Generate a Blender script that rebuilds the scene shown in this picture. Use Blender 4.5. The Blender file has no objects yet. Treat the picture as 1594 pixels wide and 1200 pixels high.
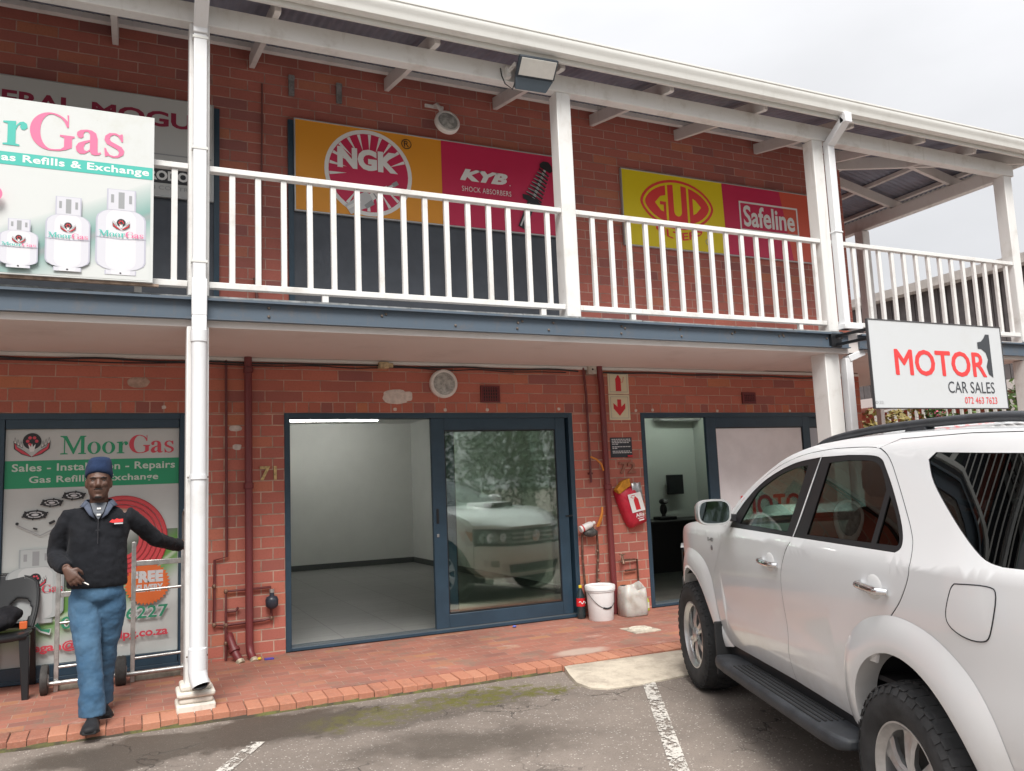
import bpy, bmesh, math, random
from mathutils import Vector, Matrix, noise
random.seed(7)
SC = bpy.context.scene
COL = SC.collection
# ------------------------------------------------------------------ camera
F_PX, PITCH, ROLL, YAW = 1269.7354, 0.1207, 0.0418, -0.4395
CAM = Vector((-1.2499, -7.5235, 1.3734))
cam_data = bpy.data.cameras.new("camera")
cam = bpy.data.objects.new("camera", cam_data); COL.objects.link(cam)
_R = (Matrix.Rotation(YAW, 3, 'Z') @ Matrix.Rotation(PITCH, 3, 'X') @ Matrix.Rotation(ROLL, 3, 'Y'))
_r, _f, _u = _R.col[0], _R.col[1], _R.col[2]
M4 = Matrix(((_r.x, _u.x, -_f.x, CAM.x), (_r.y, _u.y, -_f.y, CAM.y), (_r.z, _u.z, -_f.z, CAM.z), (0, 0, 0, 1)))
cam.matrix_world = M4
cam_data.sensor_fit = 'HORIZONTAL'; cam_data.sensor_width = 36.0
cam_data.lens = F_PX / 1594.0 * 36.0
cam_data.clip_start = 0.05; cam_data.clip_end = 600
SC.camera = cam
# ------------------------------------------------------------------ sky (overcast)
SUN_EL, SUN_AZ = math.radians(52), math.radians(200)      # azimuth measured from +Y clockwise
world = bpy.data.worlds.new("World"); SC.world = world; world.use_nodes = True
wn, wl = world.node_tree.nodes, world.node_tree.links
wn.clear()
out = wn.new('ShaderNodeOutputWorld'); bg = wn.new('ShaderNodeBackground'); bg.inputs['Strength'].default_value = 0.1
sky = wn.new('ShaderNodeTexSky'); sky.sky_type = 'NISHITA'; sky.sun_disc = False
sky.sun_elevation = SUN_EL; sky.sun_rotation = SUN_AZ
tc = wn.new('ShaderNodeTexCoord'); sep = wn.new('ShaderNodeSeparateXYZ'); wl.new(tc.outputs['Generated'], sep.inputs[0])
def wmath(op, a, b=None, c=None):
    n = wn.new('ShaderNodeMath'); n.operation = op
    for i, v in enumerate((a, b, c)):
        if v is None: continue
        if isinstance(v, (int, float)): n.inputs[i].default_value = v
        else: wl.new(v, n.inputs[i])
    return n.outputs[0]
up = wmath('POWER', wmath('MAXIMUM', sep.outputs['Z'], 0.0), 3.0)
grad = wmath('MULTIPLY_ADD', up, 10.5, 3.6)     # overcast: brighter towards the zenith
nz = wn.new('ShaderNodeTexNoise'); nz.inputs['Scale'].default_value = 2.2; nz.inputs['Detail'].default_value = 5; nz.inputs['Roughness'].default_value = 0.5
mp = wn.new('ShaderNodeMapping'); mp.inputs['Scale'].default_value = (1, 1, 2.4); wl.new(tc.outputs['Generated'], mp.inputs[0]); wl.new(mp.outputs[0], nz.inputs['Vector'])
cl = wmath('MULTIPLY_ADD', nz.outputs['Fac'], 0.46, 0.77)
lum = wmath('MULTIPLY', grad, cl)
cc = wn.new('ShaderNodeCombineXYZ')
wl.new(wmath('MULTIPLY', lum, 0.985), cc.inputs[0]); wl.new(wmath('MULTIPLY', lum, 0.99), cc.inputs[1]); wl.new(wmath('MULTIPLY', lum, 1.015), cc.inputs[2])
mx = wn.new('ShaderNodeMix'); mx.data_type = 'RGBA'; mx.inputs['Factor'].default_value = 0.97
wl.new(sky.outputs[0], mx.inputs['A']); wl.new(cc.outputs[0], mx.inputs['B'])
wl.new(mx.outputs['Result'], bg.inputs['Color']); wl.new(bg.outputs[0], out.inputs['Surface'])
# ------------------------------------------------------------------ sun (veiled)
sd = bpy.data.lights.new("sun", 'SUN'); sd.energy = 1.9; sd.angle = math.radians(25); sd.color = (1.0, 0.965, 0.91)
sun = bpy.data.objects.new("sun", sd); COL.objects.link(sun)
sdir = Vector((math.sin(SUN_AZ) * math.cos(SUN_EL), math.cos(SUN_AZ) * math.cos(SUN_EL), math.sin(SUN_EL)))
sun.rotation_euler = sdir.to_track_quat('Z', 'Y').to_euler(); sun.location = sdir * 30
SC.view_settings.view_transform = 'Standard'; SC.view_settings.look = 'None'
SC.view_settings.gamma = 1.0; SC.view_settings.use_curve_mapping = False
SC.view_settings.exposure = 1.15
SC.render.engine = 'CYCLES'
SC.cycles.max_bounces = 10; SC.cycles.diffuse_bounces = 5; SC.cycles.transparent_max_bounces = 16
# ------------------------------------------------------------------ helpers
def smooth_mesh(me, ang=35):
    me.shade_smooth()
    try: me.set_sharp_from_angle(angle=math.radians(ang))
    except Exception: pass
class MB:
    """collects shapes and links them as ONE mesh object"""
    def __init__(s): s.v = []; s.f = []; s.m = []
    def add(s, vs, fs, mi=0):
        n = len(s.v); s.v += [tuple(v) for v in vs]; s.f += [tuple(i + n for i in f) for f in fs]; s.m += [mi] * len(fs); return s
    def box(s, x0, x1, y0, y1, z0, z1, mi=0):
        return s.add([(x0,y0,z0),(x1,y0,z0),(x1,y1,z0),(x0,y1,z0),(x0,y0,z1),(x1,y0,z1),(x1,y1,z1),(x0,y1,z1)],
                     [(0,3,2,1),(4,5,6,7),(0,1,5,4),(1,2,6,5),(2,3,7,6),(3,0,4,7)], mi)
    def bar(s, a, b, w, h, up=(0,0,1), mi=0):
        """rectangular bar from a to b, w across, h along up"""
        a = Vector(a); b = Vector(b); d = (b - a).normalized(); u = Vector(up)
        side = d.cross(u)
        if side.length < 1e-5: side = d.cross(Vector((0,1,0)))
        side.normalize(); u = side.cross(d).normalized()
        o = []
        for p in (a, b):
            for sx, sz in ((-1,-1),(1,-1),(1,1),(-1,1)): o.append(p + side*sx*w/2 + u*sz*h/2)
        return s.add(o, [(0,1,2,3),(7,6,5,4),(0,4,5,1),(1,5,6,2),(2,6,7,3),(3,7,4,0)], mi)
    def tube(s, pts, r, n=10, mi=0, cap=True, close=False):
        pts = [Vector(p) for p in pts]; N = len(pts); rr = r if isinstance(r, (list, tuple)) else [r]*N
        vs = []; ref = None
        for i, p in enumerate(pts):
            if close: d = pts[(i+1) % N] - pts[i-1]
            else: d = pts[min(i+1, N-1)] - pts[max(i-1, 0)]
            d.normalize()
            if ref is None: ref = Vector((0,0,1)) if abs(d.z) < .9 else Vector((1,0,0))
            a = d.cross(ref); a.normalize(); b = a.cross(d); ref = b
            for k in range(n):
                t = 2*math.pi*k/n; vs.append(p + a*math.cos(t)*rr[i] + b*math.sin(t)*rr[i])
        fs = []
        for i in range(N if close else N-1):
            j = (i+1) % N
            for k in range(n):
                l = (k+1) % n; fs.append((i*n+k, i*n+l, j*n+l, j*n+k))
        if cap and not close:
            fs.append(tuple(range(n))[::-1]); fs.append(tuple((N-1)*n+k for k in range(n)))
        return s.add(vs, fs, mi)
    def rect_tube(s, pts, w, h, up, mi=0):
        for a, b in zip(pts, pts[1:]): s.bar(a, b, w, h, up, mi)
        return s
    def lathe(s, prof, c=(0,0,0), axis='Z', n=24, mi=0, a0=0, a1=2*math.pi, cap=True):
        """prof: list of (radius, height)"""
        c = Vector(c); vs = []; full = abs(a1-a0-2*math.pi) < 1e-6; nn = n if full else n+1
        ax = axis if not isinstance(axis, str) else {'Z':Vector((0,0,1)),'Y':Vector((0,1,0)),'X':Vector((1,0,0)),'-Y':Vector((0,-1,0))}[axis]
        ax = Vector(ax).normalized(); e1 = ax.orthogonal().normalized(); e2 = ax.cross(e1)
        for r, h in prof:
            for k in range(nn):
                t = a0 + (a1-a0)*k/n; vs.append(c + ax*h + (e1*math.cos(t) + e2*math.sin(t))*r)
        fs = []
        for i in range(len(prof)-1):
            for k in range(n if full else n):
                l = (k+1) % nn; fs.append((i*nn+k, i*nn+l, (i+1)*nn+l, (i+1)*nn+k))
        if cap and prof[0][0] > 1e-5 and full: fs.append(tuple(range(nn))[::-1])
        if cap and prof[-1][0] > 1e-5 and full: fs.append(tuple((len(prof)-1)*nn+k for k in range(nn)))
        return s.add(vs, fs, mi)
    def ell(s, c, r, n=14, m=9, mi=0, rot=None):
        c = Vector(c); vs = [];
        for i in range(m+1):
            ph = math.pi*i/m
            for k in range(n):
                t = 2*math.pi*k/n
                q = Vector((r[0]*math.sin(ph)*math.cos(t), r[1]*math.sin(ph)*math.sin(t), r[2]*math.cos(ph)))
                if rot is not None: q = rot @ q
                vs.append(c + q)
        fs = [(i*n+k, (i+1)*n+k, (i+1)*n+(k+1) % n, i*n+(k+1) % n) for i in range(m) for k in range(n)]
        return s.add(vs, fs, mi)
    def prism(s, poly, a, b, mi=0):
        """poly: list of 3D points; swept by a vector from offset a to b"""
        a = Vector(a); b = Vector(b); n = len(poly)
        vs = [Vector(p)+a for p in poly] + [Vector(p)+b for p in poly]
        fs = [tuple(range(n))[::-1], tuple(range(n, 2*n))] + [(i, (i+1) % n, n+(i+1) % n, n+i) for i in range(n)]
        return s.add(vs, fs, mi)
    def loft(s, rings, mi=0, cap=True, closed=True):
        n = len(rings[0]); vs = [p for r in rings for p in r]; fs = []
        for i in range(len(rings)-1):
            for k in range(n if closed else n-1):
                l = (k+1) % n; fs.append((i*n+k, i*n+l, (i+1)*n+l, (i+1)*n+k))
        if cap: fs.append(tuple(range(n))[::-1]); fs.append(tuple((len(rings)-1)*n+k for k in range(n)))
        return s.add(vs, fs, mi)
    def bm(s, b, mi=0, xf=None):
        b.verts.index_update()
        return s.add([xf @ v.co if xf else v.co for v in b.verts], [[v.index for v in f.verts] for f in b.faces], mi)
    def build(s, name, mats, parent=None, world=True, smooth=None, bevel=0, bseg=2, fix=True):
        if not isinstance(mats, (list, tuple)): mats = [mats]
        off = Vector((0,0,0)); root = parent
        while root is not None:
            if world: off += Vector(root.location)
            root = root.parent
        me = bpy.data.meshes.new(name)
        me.from_pydata([(v[0]-off.x, v[1]-off.y, v[2]-off.z) for v in s.v], [], s.f)
        for m in mats: me.materials.append(m)
        if len(mats) > 1: me.polygons.foreach_set('material_index', s.m)
        me.update()
        if fix:
            b = bmesh.new(); b.from_mesh(me); bmesh.ops.recalc_face_normals(b, faces=b.faces); b.to_mesh(me); b.free()
        if smooth: smooth_mesh(me, smooth)
        o = bpy.data.objects.new(name, me); COL.objects.link(o)
        if parent is not None: o.parent = parent
        if bevel:
            mo = o.modifiers.new('bevel', 'BEVEL'); mo.width = bevel; mo.segments = bseg; mo.limit_method = 'ANGLE'; mo.angle_limit = math.radians(40); mo.harden_normals = False
            if not smooth: smooth_mesh(me, 35)
        return o
def tag(o, label=None, cat=None, group=None, kind=None):
    if label: o['label'] = label
    if cat: o['category'] = cat
    if group: o['group'] = group
    if kind: o['kind'] = kind
    return o
def thing(name, label, cat, loc=(0,0,0), rotz=0.0, group=None):
    o = bpy.data.objects.new(name, None); COL.objects.link(o); o.location = loc; o.rotation_euler = (0,0,rotz)
    o.empty_display_size = 0.1
    return tag(o, label, cat, group)
def copy_tree(o, parent=None):
    c = o.copy(); COL.objects.link(c)
    if parent is not None: c.parent = parent
    for ch in list(o.children): copy_tree(ch, c)
    return c
# ------------------------------------------------------------------ materials
MATS = {}
class N:
    def __init__(s, name):
        s.m = bpy.data.materials.new(name); s.m.use_nodes = True; s.nt = s.m.node_tree; s.n = s.nt.nodes; s.l = s.nt.links
        s.b = s.n['Principled BSDF']
    def new(s, t, **kw):
        n = s.n.new(t)
        for k, v in kw.items(): setattr(n, k, v)
        return n
    def set(s, sock, v):
        if hasattr(v, 'links') or isinstance(v, bpy.types.NodeSocket): s.l.new(v, sock)
        elif isinstance(v, (tuple, list)) and len(v) == 3 and sock.type == 'RGBA': sock.default_value = (*v, 1)
        else: sock.default_value = v
    def math(s, op, a, b=None, c=None, clamp=False):
        n = s.new('ShaderNodeMath', operation=op); n.use_clamp = clamp
        for i, v in enumerate((a, b, c)):
            if v is not None: s.set(n.inputs[i], v)
        return n.outputs[0]
    def mix(s, f, a, b, mode='MIX'):
        n = s.new('ShaderNodeMix'); n.data_type = 'RGBA'; n.blend_type = mode
        s.set(n.inputs['Factor'], f); s.set(n.inputs['A'], a); s.set(n.inputs['B'], b); return n.outputs['Result']
    def noise(s, vec, scale, detail=4, rough=0.55, out='Fac'):
        n = s.new('ShaderNodeTexNoise'); n.inputs['Scale'].default_value = scale; n.inputs['Detail'].default_value = detail; n.inputs['Roughness'].default_value = rough
        if vec is not None: s.l.new(vec, n.inputs['Vector'])
        return n.outputs[out]
    def ramp(s, f, stops):
        n = s.new('ShaderNodeValToRGB'); e = n.color_ramp.elements
        while len(e) < len(stops): e.new(0.5)
        for i, (p, c) in enumerate(stops):
            e[i].position = p; e[i].color = (c, c, c, 1) if isinstance(c, (int, float)) else (*c, 1)
        s.set(n.inputs[0], f); return n.outputs[0]
    def step(s, f, a, b):
        n = s.new('ShaderNodeMapRange'); n.interpolation_type = 'SMOOTHSTEP'
        s.set(n.inputs[0], f); n.inputs[1].default_value = a; n.inputs[2].default_value = b; return n.outputs[0]
    def bump(s, h, strength=0.3, dist=0.01):
        n = s.new('ShaderNodeBump'); n.inputs['Strength'].default_value = strength; n.inputs['Distance'].default_value = dist
        s.l.new(h, n.inputs['Height']); s.l.new(n.outputs[0], s.b.inputs['Normal']); return n
    def obj(s): return s.new('ShaderNodeTexCoord').outputs['Object']
    def pos(s): return s.new('ShaderNodeNewGeometry').outputs['Position']
    def sep(s, v):
        n = s.new('ShaderNodeSeparateXYZ'); s.l.new(v, n.inputs[0]); return n.outputs
    def comb(s, x, y, z=0.0):
        n = s.new('ShaderNodeCombineXYZ')
        for i, v in enumerate((x, y, z)): s.set(n.inputs[i], v)
        return n.outputs[0]
def srgb(r, g, b):
    f = lambda c: (c/255/12.92) if c <= 10 else ((c/255+0.055)/1.055)**2.4
    return (f(r), f(g), f(b))
def mat(name, col, rough=0.5, metal=0.0, var=0.0, vscale=6.0, bump=0.0, bscale=80.0, spec=0.5, coat=0.0):
    if name in MATS: return MATS[name]
    k = N(name); k.b.inputs['Roughness'].default_value = rough; k.b.inputs['Metallic'].default_value = metal
    k.b.inputs['Specular IOR Level'].default_value = spec; k.b.inputs['Coat Weight'].default_value = coat
    if var > 0:
        p = k.pos(); f = k.noise(p, vscale, 5, 0.6)
        d = tuple(max(0, c*(1-var)) for c in col); u = tuple(min(1, c*(1+var)) for c in col)
        k.set(k.b.inputs['Base Color'], k.mix(k.step(f, 0.3, 0.7), d, u))
    else: k.set(k.b.inputs['Base Color'], col)
    if bump > 0: k.bump(k.noise(k.pos(), bscale, 3), bump, 0.004)
    MATS[name] = k.m; return k.m
def emit(name, col, s):
    if name in MATS: return MATS[name]
    k = N(name); k.set(k.b.inputs['Base Color'], col); k.set(k.b.inputs['Emission Color'], col); k.b.inputs['Emission Strength'].default_value = s
    MATS[name] = k.m; return k.m
def weathered(name, col, dirt, amount=0.5, rough=0.45, scale=3.0, streak=True):
    """paint with grime patches and faint runs"""
    k = N(name); p = k.pos(); x, y, z = k.sep(p)
    f1 = k.noise(p, scale, 6, 0.65)
    f2 = k.noise(k.comb(k.math('MULTIPLY', x, 14.0), k.math('MULTIPLY', y, 14.0), k.math('MULTIPLY', z, 1.2)), 1.6, 4, 0.6)
    m = k.math('MULTIPLY', k.step(f1, 0.5, 0.78), amount)
    if streak: m = k.math('MAXIMUM', m, k.math('MULTIPLY', k.step(f2, 0.58, 0.8), amount*0.6))
    chip = k.math('MULTIPLY', k.step(k.noise(p, 38, 5, .7), .70, .76), k.step(f1, .4, .6))
    k.set(k.b.inputs['Base Color'], k.mix(k.math('MULTIPLY', chip, .6), k.mix(m, col, dirt), tuple(c*.55 for c in dirt))); k.b.inputs['Roughness'].default_value = rough
    k.bump(k.noise(p, 60, 4), 0.08, 0.004)
    MATS[name] = k.m; return k.m
def brick_mat(name, bw, bh, offset=0.5, plane='XZ', c1=(.44,.135,.088), c2=(.25,.095,.082), mortar=(.50,.34,.25), mw=0.011, dirt=0.25, seed=0.0, rough=0.8, z0=0.0):
    k = N(name); p = k.pos(); x, y, z = k.sep(p)
    if plane == 'XZ':
        g = k.new('ShaderNodeNewGeometry'); nx = k.sep(g.outputs['Normal'])[0]
        sel = k.math('GREATER_THAN', k.math('ABSOLUTE', nx), 0.7)
        ux = k.math('ADD', k.math('MULTIPLY', x, k.math('SUBTRACT', 1.0, sel)), k.math('MULTIPLY', y, sel)); uy = k.math('SUBTRACT', z, z0)
    else: ux, uy = x, y
    wob = k.math('MULTIPLY_ADD', k.noise(p, 9, 2), 0.008, -0.004)
    vec = k.comb(k.math('ADD', ux, wob), k.math('ADD', uy, wob))
    def br(cc1, cc2, mo):
        b = k.new('ShaderNodeTexBrick'); b.offset = offset; b.squash = 1.0
        b.inputs['Scale'].default_value = 1.0; b.inputs['Brick Width'].default_value = bw; b.inputs['Row Height'].default_value = bh
        b.inputs['Mortar Size'].default_value = mw/2; b.inputs['Mortar Smooth'].default_value = 0.25; b.inputs['Bias'].default_value = 0.0
        k.l.new(vec, b.inputs['Vector'])
        for n_, c in (('Color1', cc1), ('Color2', cc2), ('Mortar', mo)): k.set(b.inputs[n_], c)
        return b
    b1 = br((0,0,0), (1,1,1), (.5,.5,.5))
    rnd = b1.outputs['Color']
    mid = tuple((a*1.3+b*.7)/2 for a, b in zip(c1, c2))
    colr = k.ramp(rnd, [(0.0, c2), (0.2, tuple(a*.8+b*.2 for a, b in zip(c1, c2))), (0.6, c1), (0.85, tuple(a*1.1 for a in c1)), (1.0, tuple(min(1, a*q) for a, q in zip(c1, (1.12, 1.3, 1.0))))])
    fine = k.noise(p, 55, 5, 0.7); big = k.noise(p, 0.9, 5, 0.6)
    colr = k.mix(k.math('MULTIPLY', k.step(fine, 0.45, 0.75), 0.35), colr, tuple(a*0.6 for a in c1))
    colr = k.mix(k.math('MULTIPLY', k.step(big, 0.45, 0.75), dirt), colr, tuple(a*0.55 for a in c2))
    mcol = k.mix(k.step(k.noise(p, 6, 4), 0.35, 0.7), mortar, tuple(a*0.55 for a in mortar))
    k.set(k.b.inputs['Base Color'], k.mix(b1.outputs['Fac'], colr, mcol))
    k.b.inputs['Roughness'].default_value = rough; k.b.inputs['Specular IOR Level'].default_value = 0.3
    h = k.math('SUBTRACT', k.math('MULTIPLY', fine, 0.25), b1.outputs['Fac'])
    k.bump(h, 0.55, 0.006)
    MATS[name] = k.m; return k
def glass_mat(name, tint=(0.86,0.93,0.89), r0=0.09, rough=0.0):
    k = N(name); k.n.remove(k.b)
    tr = k.new('ShaderNodeBsdfTransparent'); tr.inputs[0].default_value = (*tint, 1)
    gl = k.new('ShaderNodeBsdfGlossy'); gl.inputs['Roughness'].default_value = rough; gl.inputs['Color'].default_value = (.95,.97,.96,1)
    lw = k.new('ShaderNodeLayerWeight'); lw.inputs['Blend'].default_value = 0.5
    f = k.math('MULTIPLY_ADD', k.math('POWER', lw.outputs['Facing'], 4.0), 1.0-r0, r0, clamp=True)
    ms = k.new('ShaderNodeMixShader'); k.l.new(f, ms.inputs[0]); k.l.new(tr.outputs[0], ms.inputs[1]); k.l.new(gl.outputs[0], ms.inputs[2])
    k.l.new(ms.outputs[0], k.n['Material Output'].inputs['Surface'])
    MATS[name] = k.m; return k.m
M_white = weathered('white_paint', (.71,.705,.69), (.40,.36,.31), 0.65, 0.45)
M_white2 = weathered('white_trim', (.68,.68,.65), (.45,.42,.38), 0.35, 0.4)
M_pipe = weathered('downpipe_white', (.72,.73,.745), (.5,.47,.42), 0.4, 0.35)
M_navy = mat('frame_navy', (.024,.052,.080), 0.38, var=0.12, vscale=4)
M_steel = weathered('edge_steel', (.085,.115,.15), (.16,.13,.11), 0.6, 0.5, scale=7)
M_dark = mat('panel_slate', (.058,.068,.085), 0.5, var=0.1)
M_black = mat('black_plastic', (.012,.013,.015), 0.35)
M_rub = mat('black_rubber', (.018,.018,.019), 0.75, bump=0.15)
M_maroon = weathered('maroon_pipe', (.16,.028,.03), (.09,.04,.04), 0.5, 0.45)
M_galv = mat('galvanised_steel', (.52,.52,.51), 0.35, metal=0.85, var=0.25, vscale=12)
M_chrome = mat('chrome', (.75,.75,.76), 0.12, metal=1.0)
M_brass = mat('brass_number', (.50,.37,.17), 0.5, metal=0.35, var=0.3, vscale=40)
M_copper = mat('weathered_copper', (.14,.075,.055), 0.55, metal=0.5, var=0.4, vscale=20)
M_glass = glass_mat('door_glass', (.90,.96,.92), 0.14, .025)
# ------------------------------------------------------------------ ground
G = -0.11                      # level of the tarmac at the shops; it falls away gently
def gz(y): return G - .028*max(0, min(4.2, -2.8-y))
def asphalt():
    k = N('tarmac'); p = k.pos(); x, y, z = k.sep(p)
    big = k.noise(p, 0.7, 6, 0.65); mid = k.noise(p, 5, 6, 0.7); fine = k.noise(p, 140, 3, 0.6)
    col = k.mix(k.step(big, 0.3, 0.7), (.165,.138,.118), (.235,.198,.170))
    col = k.mix(k.math('MULTIPLY', k.step(mid, 0.42, 0.72), 0.55), col, (.15,.128,.112))
    v = k.new('ShaderNodeTexVoronoi'); v.inputs['Scale'].default_value = 75; k.l.new(p, v.inputs['Vector'])
    chip = k.math('LESS_THAN', k.sep(v.outputs['Color'])[0], 0.15)
    col = k.mix(k.math('MULTIPLY', chip, k.step(v.outputs['Distance'], 0.5, 0.2)), col, (.44,.40,.36))
    col = k.mix(k.math('MULTIPLY', k.step(fine, 0.5, 0.75), 0.65), col, (.075,.064,.056))
    # old damp, oil-dark stain along the paving
    wx, wy = k.math('MULTIPLY_ADD', k.noise(p, 1.9, 5, 0.6), 0.9, -0.45), k.math('MULTIPLY_ADD', k.noise(p, 2.6, 5, 0.65), 0.8, -0.4)
    def blob(cx, cy, rx, ry, a=0.0, edge=(1.12, 0.72)):
        dx = k.math('ADD', k.math('SUBTRACT', x, cx), wx); dy = k.math('ADD', k.math('SUBTRACT', y, cy), wy)
        ca, sa = math.cos(a), math.sin(a)
        u = k.math('DIVIDE', k.math('ADD', k.math('MULTIPLY', dx, ca), k.math('MULTIPLY', dy, sa)), rx)
        w = k.math('DIVIDE', k.math('SUBTRACT', k.math('MULTIPLY', dy, ca), k.math('MULTIPLY', dx, sa)), ry)
        return k.step(k.math('SQRT', k.math('ADD', k.math('POWER', k.math('ABSOLUTE', u), 2.0), k.math('POWER', k.math('ABSOLUTE', w), 2.0))), *edge)
    wet = blob(-0.75, -1.93, 1.25, 0.36, 0.06)
    wet = k.math('MAXIMUM', wet, k.math('MULTIPLY', blob(0.6, -2.1, 1.0, 0.30, 0.0), 0.6))
    wet = k.math('MAXIMUM', wet, k.math('MULTIPLY', blob(0.55, -2.85, .75, 0.30, -.2, (1.3, .3)), 0.85))
    wet = k.math('MAXIMUM', wet, k.math('MULTIPLY', blob(-1.25, -2.05, .35, 0.2, .6), 0.55))
    col = k.mix(k.math('MULTIPLY', wet, 0.8), col, (.052,.043,.034))
    vc = k.new('ShaderNodeTexVoronoi'); vc.feature = 'DISTANCE_TO_EDGE'; vc.inputs['Scale'].default_value = 2.3
    wv = k.new('ShaderNodeVectorMath'); wv.operation = 'ADD'; k.l.new(p, wv.inputs[0])
    nn = k.new('ShaderNodeTexNoise'); nn.inputs['Scale'].default_value = 4; nn.inputs['Detail'].default_value = 5; k.l.new(p, nn.inputs['Vector'])
    sv = k.new('ShaderNodeVectorMath'); sv.operation = 'SCALE'; sv.inputs['Scale'].default_value = 0.5; k.l.new(nn.outputs['Color'], sv.inputs[0]); k.l.new(sv.outputs[0], wv.inputs[1])
    k.l.new(wv.outputs[0], vc.inputs['Vector'])
    crack = k.math('MULTIPLY', k.step(vc.outputs['Distance'], 0.022, 0.004), k.step(k.noise(p, 1.1, 3), 0.5, 0.62))
    col = k.mix(k.math('MULTIPLY', crack, 0.8), col, (.035,.03,.026))
    moss = k.math('MAXIMUM', blob(1.15, -2.02, .62, 0.24, -.08), k.math('MULTIPLY', blob(0.35, -2.0, .6, 0.22, .0), 0.7))
    moss = k.math('MULTIPLY', moss, k.step(k.noise(p, 13, 6, 0.75), 0.42, 0.56))
    mc = k.mix(k.noise(p, 40, 4), (.07,.068,.016), (.145,.135,.03))
    col = k.mix(k.math('MULTIPLY', moss, 0.95), col, mc)
    k.set(k.b.inputs['Base Color'], col)
    k.set(k.b.inputs['Roughness'], k.math('MULTIPLY_ADD', wet, -0.35, 0.9)); k.b.inputs['Specular IOR Level'].default_value = 0.35
    k.bump(k.math('ADD', k.math('MULTIPLY', k.noise(p, 110, 4, 0.7), 1.0), k.math('MULTIPLY', crack, -2.0)), 0.6, 0.006)
    return k.m
M_tar = asphalt()
g = MB(); R_ = 260
_ys = [R_, -2.6, -3.0, -3.5, -4.2, -5, -6, -7, -8, -R_]
g.add([(sx*R_, yy, gz(yy)) for yy in _ys for sx in (-1, 1)], [(2*i, 2*i+1, 2*i+3, 2*i+2) for i in range(len(_ys)-1)])
tag(g.build('tarmac_ground', M_tar), kind='structure')
# pavement: sheet of paviours sloping from the shopfront to a soldier-course edge
kb = brick_mat('paving_brick', .205, .1, .5, 'XY', c1=(.33,.135,.097), c2=(.25,.115,.092), mortar=(.36,.25,.19), mw=.006, dirt=.5, rough=.82)
_k = kb; _p = _k.pos(); _src = _k.b.inputs['Base Color'].links[0].from_socket
_c = _k.mix(_k.math('MULTIPLY', _k.step(_k.noise(_p, 3.1, 6, .7), .5, .68), .6), _src, (.19,.15,.115)); _c = _k.mix(_k.math('MULTIPLY', _k.step(_k.noise(_k.comb(_k.math('MULTIPLY', _k.sep(_p)[0], .5), _k.sep(_p)[1]), 4.3, 6, .75), .56, .72), .5), _c, (.50,.40,.34)); _x, _y, _z = _k.sep(_p); _d = _k.math('SQRT', _k.math('ADD', _k.math('POWER', _k.math('MULTIPLY', _k.math('SUBTRACT', _x, 2.2), 3.4), 2.0), _k.math('POWER', _k.math('MULTIPLY', _k.math('ADD', _y, 1.33), 8.0), 2.0))); _d = _k.math('ADD', _d, _k.math('MULTIPLY', _k.noise(_p, 9, 4), .8)); _c = _k.mix(_k.math('MULTIPLY', _k.step(_d, 1.5, .9), .75), _c, (.44,.36,.30)); _k.set(_k.b.inputs['Base Color'], _c)
M_pave = kb.m
def edge_y(x): return -1.555 - 0.033*max(-2.5, min(2.5, x)) - 0.0
EW = 0.20
PX0, PX1 = -6.0, 9.2
g = MB(); n = 60; vs = []; fs = []
rows = [(0.06, 0.0), (-.35, -.006), (-.8, -.02), (-1.2, -.033)]
for i in range(n+1):
    x = PX0 + (PX1-PX0)*i/n
    for (yy, zz) in rows: vs.append((x, yy, zz - .004 + .004*noise.noise((x*2.1, yy*3, 0))*(1 if yy < 0 else 0)))
    vs.append((x, edge_y(x)+EW, -.045 + .004*noise.noise((x*2.1, 5, 0)))); vs.append((x, edge_y(x)+EW, G-.02))
for i in range(n):
    for r in range(5): fs.append((i*6+r, i*6+r+1, (i+1)*6+r+1, (i+1)*6+r))
g.add(vs, fs); tag(g.build('pavement', M_pave, smooth=30), kind='structure')
# soldier-course edging of real, slightly uneven bricks
def edging_mat():
    k = N('edging_brick'); p = k.pos(); oi = k.new('ShaderNodeNewGeometry')
    r = oi.outputs['Random Per Island']
    c = k.ramp(r, [(0, (.27,.105,.07)), (.25, (.35,.14,.088)), (.6, (.40,.165,.10)), (1, (.43,.195,.12))])
    f = k.noise(p, 7, 6, .7); c = k.mix(k.math('MULTIPLY', k.step(f, .5, .75), .55), c, (.14,.075,.055))
    c = k.mix(k.math('MULTIPLY', k.step(k.noise(p, 60, 5, .7), .5, .7), .3), c, (.5,.33,.25))
    k.set(k.b.inputs['Base Color'], c); k.b.inputs['Roughness'].default_value = .85; k.bump(k.noise(p, 70, 5, .7), .4, .005); return k.m
M_edge = edging_mat()
g = MB(); x = PX0
while x < PX1:
    w = .108 + random.uniform(-.004, .004)
    cx = x + w/2; y0 = edge_y(cx) + random.uniform(-.008, .006); y1 = edge_y(cx) + EW + .0
    zt = -.051 + random.uniform(-.002, .002); tilt = random.uniform(-.002, .002); yaw = random.uniform(-.012, .012)
    gap = .004; e = .0035
    a, b = x + gap, x + w
    top = [(a+e+yaw*.1, y0+e, zt-.004), (b-e+yaw*.1, y0+e, zt-.004+tilt), (b-e, y1-.003, zt+.004+tilt), (a+e, y1-.003, zt+.004)]
    mid_ = [(a+yaw*.1, y0, zt-.009), (b+yaw*.1, y0, zt-.009+tilt), (b, y1-.002, zt-.004+tilt), (a, y1-.002, zt-.004)]
    bot = [(q[0], q[1], G-.03) for q in mid_]
    g.add(top+mid_+bot, [(0,1,2,3)] + [(i+4, (i+1) % 4+4, (i+1) % 4, i) for i in range(4)] + [(i+8, (i+1) % 4+8, (i+1) % 4+4, i+4) for i in range(4)])
    x += w
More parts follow.
